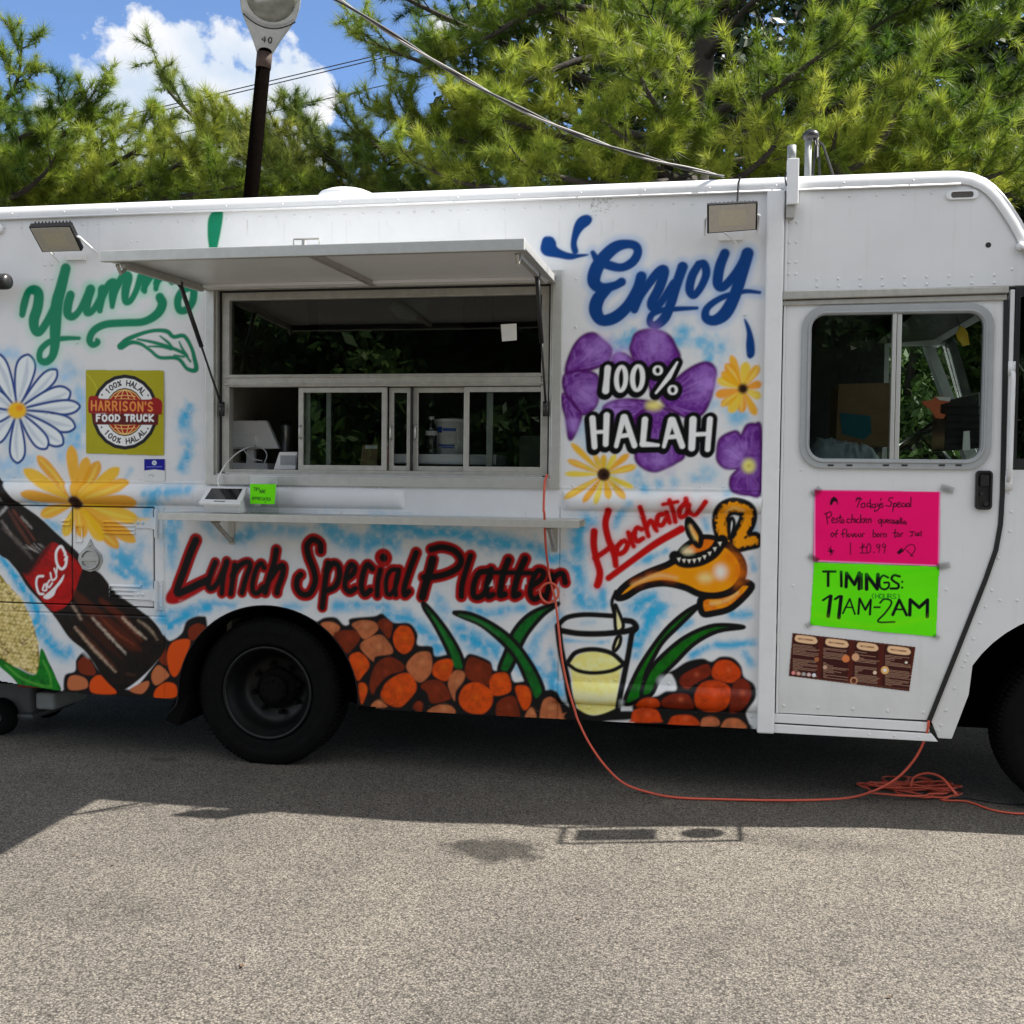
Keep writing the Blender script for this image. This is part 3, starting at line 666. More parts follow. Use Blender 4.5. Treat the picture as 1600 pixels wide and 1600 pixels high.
    drops = [[(180,330),(200,282),(250,280),(275,310),(285,345),(340,375),(400,386),(470,388),(474,398),(420,412),(360,425),(280,412),(210,400),(180,370)],
             [(502,165),(490,200),(450,232),(422,270),(406,320),(415,375),(385,390),(366,340),(375,260),(395,190),(430,152),(475,142)],
             [(1450,798),(1465,800),(1492,850),(1515,930),(1518,1010),(1495,1040),(1470,1028),(1462,960),(1466,880)]]
    for st in enjoy: m.S((70,130,185), st, None, 9, .5, grow=5)
    for d in drops: m.F((96,150,190), d, 9, .45)
    for st in enjoy: m.S(NAVY, st, None, 1.6, grow=.9)
    for d in drops: m.F(NAVY, d, 1.6)
    # ---- purple flowers
    m.T(870, 500, 4.848)
    PUR = (88,42,116); LP = (112,72,140); DP = (74,18,90)
    def purple(P, c, n=9, light=.7):
        m.F(PUR, P, 2., edge=DP, ew=24, esoft=2.5, col2=LP)
        P = np.array(P, float); c = np.array(c, float); q0 = P.mean(0)+(P.mean(0)-c)*.22
        m.B((146,116,176), [tuple(q0), tuple(q0+(P.mean(0)-c)*.2)], 165*min(1., np.ptp(P[:,0])/240), .75, .3)
        for i in range(n):
            t = P[int((i+.5)*len(P)/n)]; t = c+(t-c)*.84; s_ = c+(t-c)*(.3+.2*rng.random())
            b = (s_+t)/2+rng.normal(0, 8, 2)
            m.S((150,118,180), [tuple(s_)+(4,), tuple(b)+(9,), tuple(t)+(3,)], None, 2, light*(.5+.5*rng.random()))
            t2 = P[int((i+.1)*len(P)/n)]; t2 = c+(t2-c)*.8; s2 = c+(t2-c)*.35
            m.S(DP, [tuple(s2)+(3,), tuple(t2)+(8,)], None, 2, .5, sp=False)
    purple([(75,340),(130,200),(200,122),(280,102),(340,150),(402,205),(410,250),(390,310),(300,360),(180,395),(80,410)], (110,390))
    purple([(70,410),(200,388),(290,410),(312,470),(310,600),(270,680),(190,712),(100,610),(50,500)], (80,450))
    purple([(50,560),(130,640),(182,720),(160,800),(120,890),(92,892),(75,760),(45,640)], (70,580), 6)
    purple([(425,290),(490,255),(560,290),(620,360),(600,520),(450,440)], (640,560), 5)
    purple([(570,170),(600,105),(680,76),(790,90),(860,132),(900,205),(930,290),(880,430),(745,610),(690,450),(605,330),(560,230)], (740,560), 11)
    purple([(790,570),(940,420),(1060,342),(1150,326),(1200,380),(1190,470),(1160,600),(1100,712),(1000,740),(850,670)], (790,620), 11)
    purple([(355,665),(450,612),(600,605),(735,640),(610,740),(450,800),(385,740)], (720,645), 8)
    purple([(600,740),(735,655),(860,700),(920,850),(965,1020),(900,1080),(820,1120),(740,1145),(660,1120),(598,1050),(610,900)], (740,690), 12)
    m.E((206,188,120), (735,648), 58, 34, soft=7.)
    purple([(1215,1020),(1240,900),(1350,845),(1398,872),(1440,800),(1500,790),(1545,830),(1545,1290),(1450,1322),(1330,1292),(1318,1200),(1365,1130),(1280,1120),(1228,1080)], (1450,1090), 13)
    m.E((206,194,120), (1455,1105), 46, 50, soft=6.)
    m.E((150,130,60), (1455,1105), 18, 18, soft=4., a=.6)
    daisy(m, (1410,520), [(1320,268),(1280,330),(1435,318),(1530,345),(1550,480),(1545,585),(1508,720),(1400,700),(1310,700),(1245,650),(1203,570),(1216,450),(1248,395)], 72,
          [(212,150,24),(200,136,18),(222,170,70)], (228,188,110), (62,40,26), 38, rng)
    daisy(m, (355,1170), [(110,935),(82,1062),(62,1165),(60,1352),(205,1380),(295,1395),(400,1355),(520,1352),(580,1272),(600,1108),(545,1015),(445,1020),(355,1020),(285,1020)], 50,
          [(210,156,26),(196,146,30),(220,176,74)], (226,190,110), (56,36,26), 46, rng)
    m.B((150,150,40), [(250,1130),(350,1080),(450,1240)], 70, .3)
    m.E((56,36,26), (355,1170), 46, 46, soft=3.); m.E((16,10,10), (360,1172), 20, 20, soft=3., a=.8)
    # ---- 100% HALAH
    chars = []
    def oval(cx, cy, rx, ry, w, tilt=0.):
        an = np.linspace(0, 2*np.pi, 14)
        return [(cx+rx*np.cos(t)+tilt*ry*np.sin(t)*-1, cy+ry*np.sin(t), w*(.75+.45*abs(np.cos(t)))) for t in an]
    chars += [[(386,365,46),(378,450,42),(370,535,50)], oval(487,445,34,92,30,.05), oval(612,440,38,92,30,.05), oval(765,382,28,30,17), [(912,322,14),(850,430,34),(752,552,16)], oval(878,530,28,30,17)]
    chars += [[(270,745,44),(286,960,40)],[(378,722,44),(370,940,40)],[(285,850,26),(370,846,26)], [(505,735,40),(450,955,30)],[(515,735,40),(588,950,40)],[(482,880,30),(560,868,30)],
              [(668,755,44),(652,935,40)],[(650,940,42),(768,948,22)], [(866,758,44),(812,958,26)],[(878,758,44),(950,955,40)],[(842,888,30),(928,880,30)],
              [(1032,755,50),(1022,970,46)],[(1160,752,40),(1142,980,36)],[(1030,868,30),(1150,862,28)]]
    for st in chars:
        m.S((12,12,14), [(x-8, y+12, w+66) for x, y, w in st], None, 1.4, sp=len(st) > 3)
        m.S((12,12,14), [(x+6, y-2, w+58) for x, y, w in st], None, 1.4, sp=len(st) > 3)
    for st in chars:
        m.S((206,208,206), st, None, 1.2, sp=len(st) > 3)
    for x, y in [(487,445),(612,440)]:
        m.E((12,12,14), (x, y), 17, 62, soft=1.2)
    # ---- Lunch Special Platter
    RED = (146, 6, 20); CORE = (9, 6, 12)
    L1 = [([(280,170),(240,262),(190,400),(132,575),(200,562),(300,515),(368,484)], 108, 56),
          ([(432,345),(398,430),(376,520),(400,548),(450,505),(500,400),(522,345)], 86, 44), ([(522,335),(495,460),(482,585)], 84, 40), ([(585,365),(570,470),(552,588)], 86, 42),
          ([(565,450),(620,370),(685,340),(705,372),(672,470),(640,580)], 82, 42), ([(815,385),(790,352),(752,400),(725,500),(728,572),(765,582),(805,535)], 84, 40),
          ([(910,246),(892,350),(850,480),(822,578)], 92, 46), ([(860,470),(920,390),(962,372),(958,440),(922,540),(915,580)], 92, 46),
          ([(1255,255),(1250,195),(1195,165),(1150,212),(1162,300),(1200,400),(1212,495),(1170,585),(1110,592),(1070,540),(1075,470),(1100,440)], 96, 46),
          ([(1312,350),(1292,480),(1268,695)], 84, 46), ([(1300,410),(1350,352),(1392,372),(1402,450),(1370,530),(1310,562)], 84, 44),
          ([(1450,480),(1508,432),(1522,385),(1492,362),(1460,430),(1445,530),(1480,572),(1525,548)], 88, 42)]
    L2 = [([(60,392),(20,362),(-12,430),(-26,535),(0,592),(45,560)], 90, 44), ([(122,402),(102,500),(98,602)], 84, 40), ([(145,305),(148,309)], 134, 56),
          ([(262,402),(205,405),(168,480),(172,580),(210,588),(248,510),(268,400),(240,510),(242,598)], 84, 36), ([(402,268),(352,400),(312,530),(312,596),(345,570)], 92, 44),
          ([(530,320),(502,430),(472,530),(450,612)], 100, 58), ([(520,242),(600,224),(700,252),(752,322),(722,390),(620,440),(500,462),(460,460)], 94, 46),
          ([(826,292),(792,400),(760,520),(755,608)], 92, 42), ([(965,412),(892,428),(852,520),(852,606),(910,608),(960,530),(988,398),(952,520),(962,606),(1000,596)], 92, 44),
          ([(1122,325),(1082,430),(1062,540),(1056,598),(1092,592)], 96, 48), ([(1252,316),(1202,430),(1172,540),(1166,604),(1200,592)], 96, 48), ([(1020,422),(1160,424),(1300,428)], 74, 36),
          ([(1312,525),(1380,472),(1396,422),(1352,410),(1312,480),(1292,580),(1322,632),(1380,600)], 94, 42), ([(1456,440),(1440,520),(1412,630)], 90, 42), ([(1450,520),(1492,450),(1545,432),(1566,500)], 86, 42)]
    for kind in range(3):
        for o, LL in (((250, 810, 5), L1), ((570, 810, 5), L2)):
            m.T(*o)
            for P, wr, wc in LL:
                if kind == 0: m.S(W, P, wr, 6, .75, grow=6)
                elif kind == 1: m.S(RED, P, wr*1.07, 1.5)
                else: m.S(CORE, P, wc*1.16, 2.)
        if kind == 1:
            m.T(250, 810, 5); m.F(RED, [(50,590),(120,520),(150,640),(240,570),(330,540),(330,566),(200,640),(110,672),(48,655)], 2.5)
    m.T(250, 810, 5); m.E((196,170,160), (790,465), 12, 9, soft=1.2)
    m.T(570, 810, 5); m.F(W, [(615,315),(650,320),(640,355),(600,380)], 2)
    for x, y in [(985,515),(1115,505),(1245,500)]: m.F(W, [(x-12,y+14),(x+14,y-34),(x+18,y+12)], 1.6, sp=False)
    # ---- potatoes and leaves behind the wheel
    m.T(490, 940, 4)
    m.F(BLK, [(-60,160),(20,125),(70,100),(140,100),(188,145),(220,140),(232,105),(380,90),(430,75),(500,130),(600,135),(650,200),(652,270),(740,280),(762,340),(850,330),(930,360),(980,325),(1100,370),(1130,430),(1220,420),(1252,500),(1340,500),(1385,580),(1440,556),(1520,556),(1565,630),(1640,700),(1640,790),(-60,790)], 2.)
    GRN = (18, 92, 36)
    for P in [[(690,10),(760,80),(850,200),(922,330),(940,425),(870,415),(838,310),(758,150),(692,45)], [(1530,12),(1440,80),(1345,190),(1290,290),(1245,400),(1212,445),(1158,425),(1200,310),(1240,200),(1310,110),(1400,50)],
              [(878,68),(980,75),(1120,140),(1250,240),(1350,370),(1420,500),(1435,575),(1382,615),(1330,500),(1270,370),(1180,260),(1050,150),(940,100)]]:
        m.F(GRN, P, 1.5, edge=BLK, ew=26, esoft=1.5, col2=(12,74,28))
    m.S((60,120,70), [(910,82,6),(1040,130,14),(1160,215,8)], None, 3, .5); m.S((50,120,60), [(740,90,6),(810,200,12),(880,340,6)], None, 3, .45)
    pot = [(TAN,[(45,142),(110,127),(165,162),(112,220)]),(BRN,[(125,212),(170,182),(260,182),(290,230),(250,290),(200,322)]),(TAN,[(240,142),(300,117),(380,127),(402,175),(320,235),(270,180)]),(BRN,[(400,132),(440,107),(490,130),(490,180),(470,230),(420,172)]),
           (ORG,[(500,210),(540,152),(600,162),(630,230),(610,300),(560,326),(510,280)]),(TAN,[(290,272),(400,207),(460,240),(495,320),(390,342),(370,372)]),(ORG,[(220,360),(270,316),(320,340),(350,400),(310,460),(270,490)]),
           (BRN,[(370,430),(410,372),(480,346),(560,390),(560,430),(470,460),(400,530),(370,580),(350,520)]),(TAN,[(580,410),(630,332),(690,311),(735,332),(735,440),(660,505)]),(ORG,[(420,580),(460,500),(560,446),(620,470),(642,550),(570,640),(520,660),(450,632)]),
           (ORG,[(280,520),(320,512),(335,560),(300,640)]),(ORG,[(750,400),(790,366),(860,362),(870,420),(830,495),(750,460)]),(TAN,[(840,510),(880,432),(940,440),(940,490),(890,560),(880,620)]),(BRN,[(950,400),(980,346),(1060,372),(1112,410),(1090,520),(1000,500),(950,460)]),
           (BRN,[(670,530),(720,491),(800,500),(850,570),(850,610),(740,635),(710,570)]),(ORG,[(910,590),(950,522),(1030,506),(1110,560),(1115,640),(1060,700),(970,692),(920,650)]),(ORG,[(1100,500),(1130,452),(1210,452),(1230,560),(1120,585)]),
           (BRN,[(1145,640),(1200,596),(1260,602),(1290,720),(1230,740),(1150,720)]),(ORG,[(1260,540),(1320,526),(1355,560),(1355,640),(1310,675)]),(TAN,[(710,690),(780,646),(860,652),(885,700),(800,720)]),(TAN,[(1320,725),(1360,660),(1392,725)]),
           (TAN,[(1415,700),(1440,612),(1500,600),(1540,650),(1548,745),(1430,745)]),(TAN,[(360,658),(400,616),(460,658)]),(BRN,[(620,662),(650,622),(682,640),(670,690)]),(TAN,[(1550,705),(1620,700),(1630,770),(1550,770)])]
    for c, P in pot:
        m.F(c, P, 1.8, col2=tuple(np.array(c)*.86))
        q = np.array(P, float).mean(0); m.B(tuple(np.minimum(np.array(c)*1.3+14, 255)), [(q[0]+8, q[1]-12)], 40, .3)
    # ---- Horchata
    m.T(860, 770, 4.212); R2 = (160, 4, 18)
    hor = [[(288,255,48),(285,340,46),(300,430,44),(325,520,46),(318,580,50),(308,608,48)],[(382,118,46),(362,200,44),(380,300,44),(418,400,44),(430,478,40)],[(292,430,36),(350,392,36),(405,350,36)],
           [(470,322,36),(438,362,38),(446,402,36),(486,386,36),(508,340,38),(488,315,34)],[(512,262,32),(526,305,34),(548,352,32)],[(522,296,26),(538,270,28),(556,268,26)],[(600,240,34),(568,232,34),(552,280,36),(572,318,36),(610,300,32)],
           [(592,95,34),(618,190,36),(645,285,32)],[(630,235,30),(660,185,34),(690,235,34),(700,250,28)],[(752,140,34),(712,150,36),(702,200,36),(735,212,34),(768,160,34)],[(765,130,34),(785,195,32)],
           [(785,50,32),(808,120,34),(822,190,32)],[(742,76,26),(838,58,26)],[(892,62,34),(852,110,36),(856,158,34),(896,140,34),(912,80,34)],[(892,40,34),(912,120,32),(950,146,30),(985,110,32),(1020,60,34)]]
    for st in hor: m.S((190,120,125), st, None, 7, .4, grow=3)
    for st in hor: m.S(R2, st, None, 1.6)
    m.S(R2, [(382,562,42),(560,430,44),(700,330,48),(862,238,50)], None, 1.8)
    # ---- oil lamp pouring
    GLD = (196,132,18); G2 = (184,102,14); LT = (222,190,140)
    hand = [(1148,310),(1122,200),(1138,120),(1205,88),(1285,112),(1300,172),(1262,262),(1232,330),(1290,322),(1340,312)]
    m.S(BLK, hand, 112, 1.6); m.S(GLD, hand, 50, 2.2, rag=5); m.S(LT, [(1150,130),(1205,98),(1270,118)], 10, 3, .5)
    m.F((196,198,198), [(1178,200),(1195,165),(1210,200),(1200,255),(1178,300)], 1.5, edge=BLK, ew=22)
    m.F(GLD, [(1000,690),(1180,655),(1262,590),(1325,622),(1200,752),(1080,792),(1000,792)], 1.5, edge=BLK, ew=42, col2=G2); m.S(LT, [(1060,730),(1150,710),(1230,660)], 18, 4, .5)
    m.F(GLD, [(442,692),(455,650),(520,590),(640,525),(760,478),(840,440),(960,440),(1080,390),(1140,335),(1220,390),(1268,470),(1262,560),(1200,640),(1100,676),(985,668),(880,622),(740,596),(600,622),(500,682)], 1.5, edge=BLK, ew=44, col2=(204,136,24))
    m.B(G2, [(1180,420),(1240,480),(1230,580)], 90, .7); m.B((186,92,10), [(560,590),(700,545),(800,560)], 50, .6); m.S(LT, [(540,604,8),(700,545,18),(830,560,8)], None, 5, .6)
    m.E((236,222,196), (1120,520), 34, 40, soft=9.); m.E((226,200,150), (1020,560), 40, 24, soft=9., a=.7)
    m.F(G2, [(850,392),(900,340),(990,292),(1092,304),(1062,372),(960,412),(862,412)], 1.5, edge=BLK, ew=34, col2=(200,110,24)); m.E((232,205,165), (905,385), 34, 22, soft=7., a=.85)
    m.S(BLK, [(820,420),(880,455),(980,445),(1070,395),(1130,315)], 76, 1.6)
    for i in range(9):
        t = i/8.; x = 845+270*t; y = 442+34*np.sin(t*2.3)-130*t*t
        m.F((200,196,186), [(x-13,y-13),(x+13,y-15),(x+2,y+14)], .8, .9, sp=False)
    m.F(G2, [(908,172),(962,230),(992,290),(978,350),(930,302),(902,240)], 1.5, edge=BLK, ew=34, col2=(210,140,60)); m.S(LT, [(920,220),(955,300)], 14, 4, .7)
    # glass and drink
    m.F((178,182,182), [(70,880),(200,825),(400,835),(540,880),(400,915),(200,915)], 3, .5)
    m.F((206,192,124), [(130,1120),(200,1060),(300,1045),(420,1075),(478,1125),(455,1200),(420,1430),(300,1462),(185,1430),(140,1200)], 1.6, col2=(218,206,148))
    m.S((228,220,180), [(160,1318),(300,1350),(440,1330)], 46, 8, .6); m.S((190,170,90), [(170,1215),(300,1228),(440,1215)], 26, 8, .6); m.S((188,168,80), [(180,1385),(300,1400),(420,1390)], 26, 8, .5)
    for P, w in [([(50,870),(110,820),(220,802),(340,806),(420,812)],34),([(60,905),(180,925),(330,928),(480,915),(555,895)],40),([(490,840),(540,850),(565,885),(540,915)],40),([(50,880),(70,1040),(110,1230),(150,1430)],46),
                 ([(535,930),(510,1080),(480,1230),(440,1440)],38),([(150,1430),(240,1480),(330,1485),(440,1440)],46),([(118,1110),(170,1050),(280,1030),(400,1055),(478,1120)],32),([(118,1130),(180,1170),(280,1186),(400,1172),(482,1132)],26)]:
        m.S(BLK, P, w, 1.5)
    m.F((204,194,150), [(425,745),(445,775),(478,860),(470,900),(430,900)], 1.5, edge=BLK, ew=24); m.F((204,194,150), [(438,955),(462,950),(455,1000),(425,1040),(415,1020)], 1.5, edge=BLK, ew=24)
    m.S(BLK, [(430,650),(405,720),(420,800)], 24, 1.5); m.F((14,14,16), [(130,1430),(240,1475),(420,1440),(560,1440),(560,1490),(120,1500)], 2.)
    # leaves and potatoes by the trim
    for P in [[(488,1385),(555,1205),(640,1060),(760,900),(880,792),(968,742),(950,772),(850,872),(742,980),(682,1080),(625,1200),(605,1335)], [(600,1320),(650,1172),(760,1050),(900,942),(1080,872),(1272,884),(1100,912),(950,992),(830,1110),(722,1222),(665,1320)]]:
        m.F((14,94,22), P, 1.6, edge=BLK, ew=28, col2=(8,78,18))
    m.F(BLK, [(560,1500),(540,1400),(600,1340),(700,1330),(760,1300),(830,1290),(800,1200),(760,1190),(820,1160),(900,1110),(1000,1090),(1060,1110),(1120,1078),(1200,1085),(1255,1140),(1275,1210),(1340,1260),(1350,1340),(1290,1440),(1310,1520),(1320,1570),(560,1560)], 2.)
    RB = (108,40,26); RO = (172,68,28)
    for c, P in [(RB,[(850,1250),(870,1200),(960,1150),(1040,1130),(1050,1200),(960,1250),(900,1290)]),(RO,[(1060,1180),(1100,1110),(1180,1105),(1245,1160),(1245,1220),(1190,1250),(1090,1230)]),(RO,[(950,1320),(1000,1250),(1090,1235),(1180,1280),(1180,1360),(1130,1430),(1030,1440),(960,1400)]),
                 (RB,[(1200,1270),(1250,1220),(1310,1260),(1315,1340),(1250,1430),(1180,1440)]),(RO,[(560,1400),(620,1345),(700,1350),(720,1400),(640,1420)]),(RB,[(735,1360),(800,1320),(900,1320),(935,1370),(930,1420),(760,1410)]),(RO,[(530,1490),(560,1425),(690,1425),(730,1490),(720,1510),(530,1510)]),
                 (RO,[(780,1510),(810,1470),(920,1465),(980,1510),(960,1530),(790,1525)]),(TAN,[(990,1520),(1010,1480),(1090,1480),(1110,1530),(1000,1540)]),(TAN,[(1125,1535),(1160,1490),(1240,1490),(1290,1550),(1140,1550)])]:
        m.F(c, P, 1.8, col2=tuple(np.array(c)*.85))
        q = np.array(P, float).mean(0); m.B((205,110,80), [(q[0]+15, q[1]-15)], 34, .35)
    m.S(W, [(740,1240,60),(780,1250,60)], None, 6, .8); m.F(W, [(1320,1420),(1370,1390),(1370,1540),(1330,1560)], 3, .8); m.S(W, [(470,1370,26),(465,1400,20)], None, 4, .7)
# ---------------------------------------------------------------- ground
def build_ground():
    me = bpy.data.meshes.new('asphalt_lot'); s = 220.
    me.from_pydata([(-s, -s, 0), (s, -s, 0), (s, s, 0), (-s, s, 0)], [], [(0, 1, 2, 3)])
    o = bpy.data.objects.new('asphalt_lot', me); COL.objects.link(o); tag(o, kind='structure')
    m = bpy.data.materials.new('worn_asphalt'); m.use_nodes = True; t = m.node_tree; N = t.nodes; L = t.links; b = N['Principled BSDF']
    tc = N.new('ShaderNodeTexCoord')
    def noise(sc, det=4., rough=.6):
        n = N.new('ShaderNodeTexNoise'); n.inputs['Scale'].default_value = sc; n.inputs['Detail'].default_value = det; n.inputs['Roughness'].default_value = rough
        L.new(tc.outputs['Object'], n.inputs['Vector']); return n.outputs['Fac']
    def ramp(v, stops):
        r = N.new('ShaderNodeValToRGB'); L.new(v, r.inputs[0])
        while len(r.color_ramp.elements) < len(stops): r.color_ramp.elements.new(.5)
        for e, (p, c) in zip(r.color_ramp.elements, stops): e.position = p; e.color = (*c, 1)
        return r.outputs[0]
    def mixc(f, a, b_, mode='MIX'):
        n = N.new('ShaderNodeMix'); n.data_type = 'RGBA'; n.blend_type = mode
        for i, v in (('Factor', f), ('A', a), ('B', b_)):
            if isinstance(v, (int, float)): n.inputs[i].default_value = v
            elif isinstance(v, tuple): n.inputs[i].default_value = (*v, 1)
            else: L.new(v, n.inputs[i])
        return n.outputs['Result']
    vo = N.new('ShaderNodeTexVoronoi'); vo.inputs['Scale'].default_value = 128.; vo.inputs['Randomness'].default_value = 1.; L.new(tc.outputs['Object'], vo.inputs['Vector'])
    sep = N.new('ShaderNodeSeparateColor'); L.new(vo.outputs['Color'], sep.inputs[0])
    stones = ramp(sep.outputs[0], [(0., (.055, .052, .048)), (.2, (.105, .098, .089)), (.55, (.19, .175, .156)), (.8, (.255, .235, .207)), (1., (.37, .34, .30))])
    vo2 = N.new('ShaderNodeTexVoronoi'); vo2.inputs['Scale'].default_value = 300.; L.new(tc.outputs['Object'], vo2.inputs['Vector'])
    sp2 = N.new('ShaderNodeSeparateColor'); L.new(vo2.outputs['Color'], sp2.inputs[0])
    grit = ramp(sp2.outputs[1], [(0., (.075, .070, .064)), (.6, (.18, .166, .148)), (1., (.31, .285, .25))])
    c = mixc(.45, stones, grit)
    gaps = ramp(vo.outputs['Distance'], [(.0, (1, 1, 1)), (.42, (.95, .95, .95)), (.62, (.45, .45, .45)), (.8, (.16, .16, .16))])
    c = mixc(.78, c, gaps, 'MULTIPLY')
    big = ramp(noise(.55, 6., .62), [(.3, (.655, .64, .625)), (.7, (.975, .945, .885))]); c = mixc(1., c, big, 'MULTIPLY')
    mid = ramp(noise(3.2, 5., .65), [(.3, (.86, .86, .86)), (.7, (1.08, 1.08, 1.08))]); c = mixc(1., c, mid, 'MULTIPLY')
    # oil drip stains, each a blot at a fixed spot
    def stain(x, y, rx, ry, dark):
        global_v = N.new('ShaderNodeMapping'); global_v.inputs['Location'].default_value = (-x/rx, -y/ry, 0); global_v.inputs['Scale'].default_value = (1/rx, 1/ry, 1)
        L.new(tc.outputs['Object'], global_v.inputs['Vector'])
        ln = N.new('ShaderNodeVectorMath'); ln.operation = 'LENGTH'; L.new(global_v.outputs[0], ln.inputs[0])
        a = N.new('ShaderNodeMath'); a.operation = 'ADD'; L.new(ln.outputs['Value'], a.inputs[0])
        d = N.new('ShaderNodeMath'); d.operation = 'MULTIPLY_ADD'; L.new(noise(9., 5., .7), d.inputs[0]); d.inputs[1].default_value = 1.4; d.inputs[2].default_value = -.7; L.new(d.outputs[0], a.inputs[1])
        return ramp(a.outputs[0], [(.55, (dark,)*3), (.92, (1, 1, 1))])
    for x, y, rx, ry, d in [(-.84, -.97, .28, .18, .32), (-3.0, .05, .12, .05, .6), (-.2, -.05, .35, .08, .8), (.55, -.6, .5, .12, .75), (-2.4, -1.9, .7, .22, .88), (.2, -1.75, .5, .2, .9), (.35, .0, .3, .09, .7)]:
        c = mixc(1., c, stain(x, y, rx, ry, d), 'MULTIPLY')
    L.new(c, b.inputs['Base Color']); b.inputs['Roughness'].default_value = .88; b.inputs['Specular IOR Level'].default_value = .3
    bp = N.new('ShaderNodeBump'); bp.inputs['Strength'].default_value = .55; bp.inputs['Distance'].default_value = .004
    inv = N.new('ShaderNodeMath'); inv.operation = 'SUBTRACT'; inv.inputs[0].default_value = 1.; L.new(vo.outputs['Distance'], inv.inputs[1])
    L.new(inv.outputs[0], bp.inputs['Height']); L.new(bp.outputs[0], b.inputs['Normal'])
    me.materials.append(m)
build_ground()

# ---------------------------------------------------------------- the truck
TRUCK = empty('food_truck', (-1.2, 1.15, 0), 'white step van food truck with spray-painted mural and open serving window', 'food truck')
def part(mb, name, mat, parent=None, **k):
    return mb.build(name, MT[mat] if isinstance(mat, str) else mat, TRUCK if parent is None else parent, **k)

mural = Paint(-4.12, .350, .365, 3.125, .0045, np.array([.755, .765, .775]))
paint_mural(mural)
BOTTOM_FALL = .105           # the skirt rises behind the rear wheel
def side_panel():
    nz, nx = mural.nz, mural.nx
    X = mural.X0+np.arange(nx)*mural.st; Z = mural.Z0+np.arange(nz)*mural.st
    XX, ZZ = np.meshgrid(X, Z); y = np.zeros_like(XX)
    def rail(z0, z1, x0, x1, h):
        zc, hz = (z0+z1)/2, (z1-z0)/2
        e = np.clip(np.minimum((XX-x0)/hz, (x1-XX)/hz), 0, 1); e = np.sqrt(1-(1-e)**2)
        u = np.clip(1-((ZZ-zc)/hz)**2, 0, 1); return -h*u**.6*e
    y += rail(1.476, 1.590, -9, -1.545, .036)+rail(1.485, 1.585, -.675, 9, .036)+rail(.455, .572, -.72, 9, .030)
    for z in (1.605, 1.462):
        y += np.where((np.abs(ZZ-z) < .0035) & ((XX < -1.50) | (XX > -.69)), -.0025, 0)
    for x, z0, z1 in ((-.69, .37, 1.50), (-1.66, .37, 1.40), (-3.02, .886, 1.461), (-3.532, 1.14, 1.455), (-3.532, .886, .98), (-2.955, .37, 1.46)):
        y += np.where((np.abs(XX-x) < .0032) & (ZZ > z0) & (ZZ < z1), .005, 0)
    for z, x0, x1 in ((1.4605, -9, -3.02), (.888, -9, -3.02), (.835, -9, -2.955)):
        y += np.where((np.abs(ZZ-z) < .0032) & (XX > x0) & (XX < x1), .006, 0)
    rng = np.random.default_rng(2)
    y += (smooth_noise(nz, nx, 60, rng)-.5)*.006          # oil-canning of the sheet
    # grooves are open joints, coloured darker than the panel
    dk = ((np.abs(ZZ-1.4605) < .0045) & (XX < -3.02)) | ((np.abs(ZZ-.888) < .004) & (XX < -3.02)) | ((np.abs(XX+3.02) < .0045) & (ZZ > .886) & (ZZ < 1.461)) | ((np.abs(XX+3.532) < .0035) & (ZZ > .886) & (ZZ < 1.455))
    mural.c[dk] *= .12
    lt = (np.abs(XX+.69) < .0035) & (ZZ < 1.5); mural.c[lt] *= .8
    cx = (XX[:-1, :-1]+XX[1:, 1:])/2; cz = (ZZ[:-1, :-1]+ZZ[1:, 1:])/2
    keep = ~((cx > -2.66) & (cx < -.735) & (cz > 1.635) & (cz < 2.70))
    keep &= ~(((cx+2.335)/.535)**2+((cz-.40)/.521)**2 < 1)
    keep &= ~((np.abs(cx+2.335) < .535) & (cz < .40))
    keep &= cz > .368+np.clip(-3.42-cx, 0, 9)**1.3*.11
    keep &= ~((cx < -1.70) & (cz < .382) & (cx > -1.80))
    hm = (cx < -3.02) & (cz > .888) & (cz < 1.4605)
    global HATCH_KEEP, HATCH_Y
    HATCH_KEEP, HATCH_Y = keep & hm, y
    keep &= ~hm
    rv = MB()
    def row(x0, x1, z, d, jit=.004):
        for x in np.arange(x0, x1, d): rv.dome(x+random.gauss(0, jit), -.0005, z+random.gauss(0, .002), .0085, .0045)
    def col(x, z0, z1, d):
        for z in np.arange(z0, z1, d): rv.dome(x+random.gauss(0, .002), -.0005, z, .0085, .0045)
    row(-3.95, .3, 3.075, .098); row(-3.9, -3.0, 1.622, .1); row(-.62, .33, 1.615, .11); row(-.62, .33, 1.455, .12)
    row(-.66, .33, .59, .14); row(-.66, .33, .44, .14); row(-1.6, -.72, .40, .2); row(-2.6, -1.56, 1.596, .13)
    for x in (-3.70, -3.66, -3.16, -3.12): col(x, 2.85, 3.02, .12)
    for x in (-3.70, -3.66): rv.dome(x, 0, 2.77, .0085, .0045); rv.dome(x, 0, 2.0, .0085, .0045)
    for x, z in ((-3.2, 2.85), (-3.05, 2.86), (-2.80, 2.3), (-2.80, 2.0), (-2.82, 1.75), (-.62, 2.45), (-.60, 2.1), (-.62, 2.7), (.25, 2.5), (.27, 2.3), (-3.5, 2.4), (-3.1, 2.36)): rv.dome(x, 0, z, .0085, .0045)
    for z in np.arange(.5, 1.4, .18): rv.dome(-.655, 0, z, .007, .004); rv.dome(-2.93, 0, z+.5, .007, .004) if z > .85 else None
    return paint_mesh('side_panel', mural, keep, y, painted('spray_painted_panel', .36, spec=.2), TRUCK, rv)
panel = side_panel()
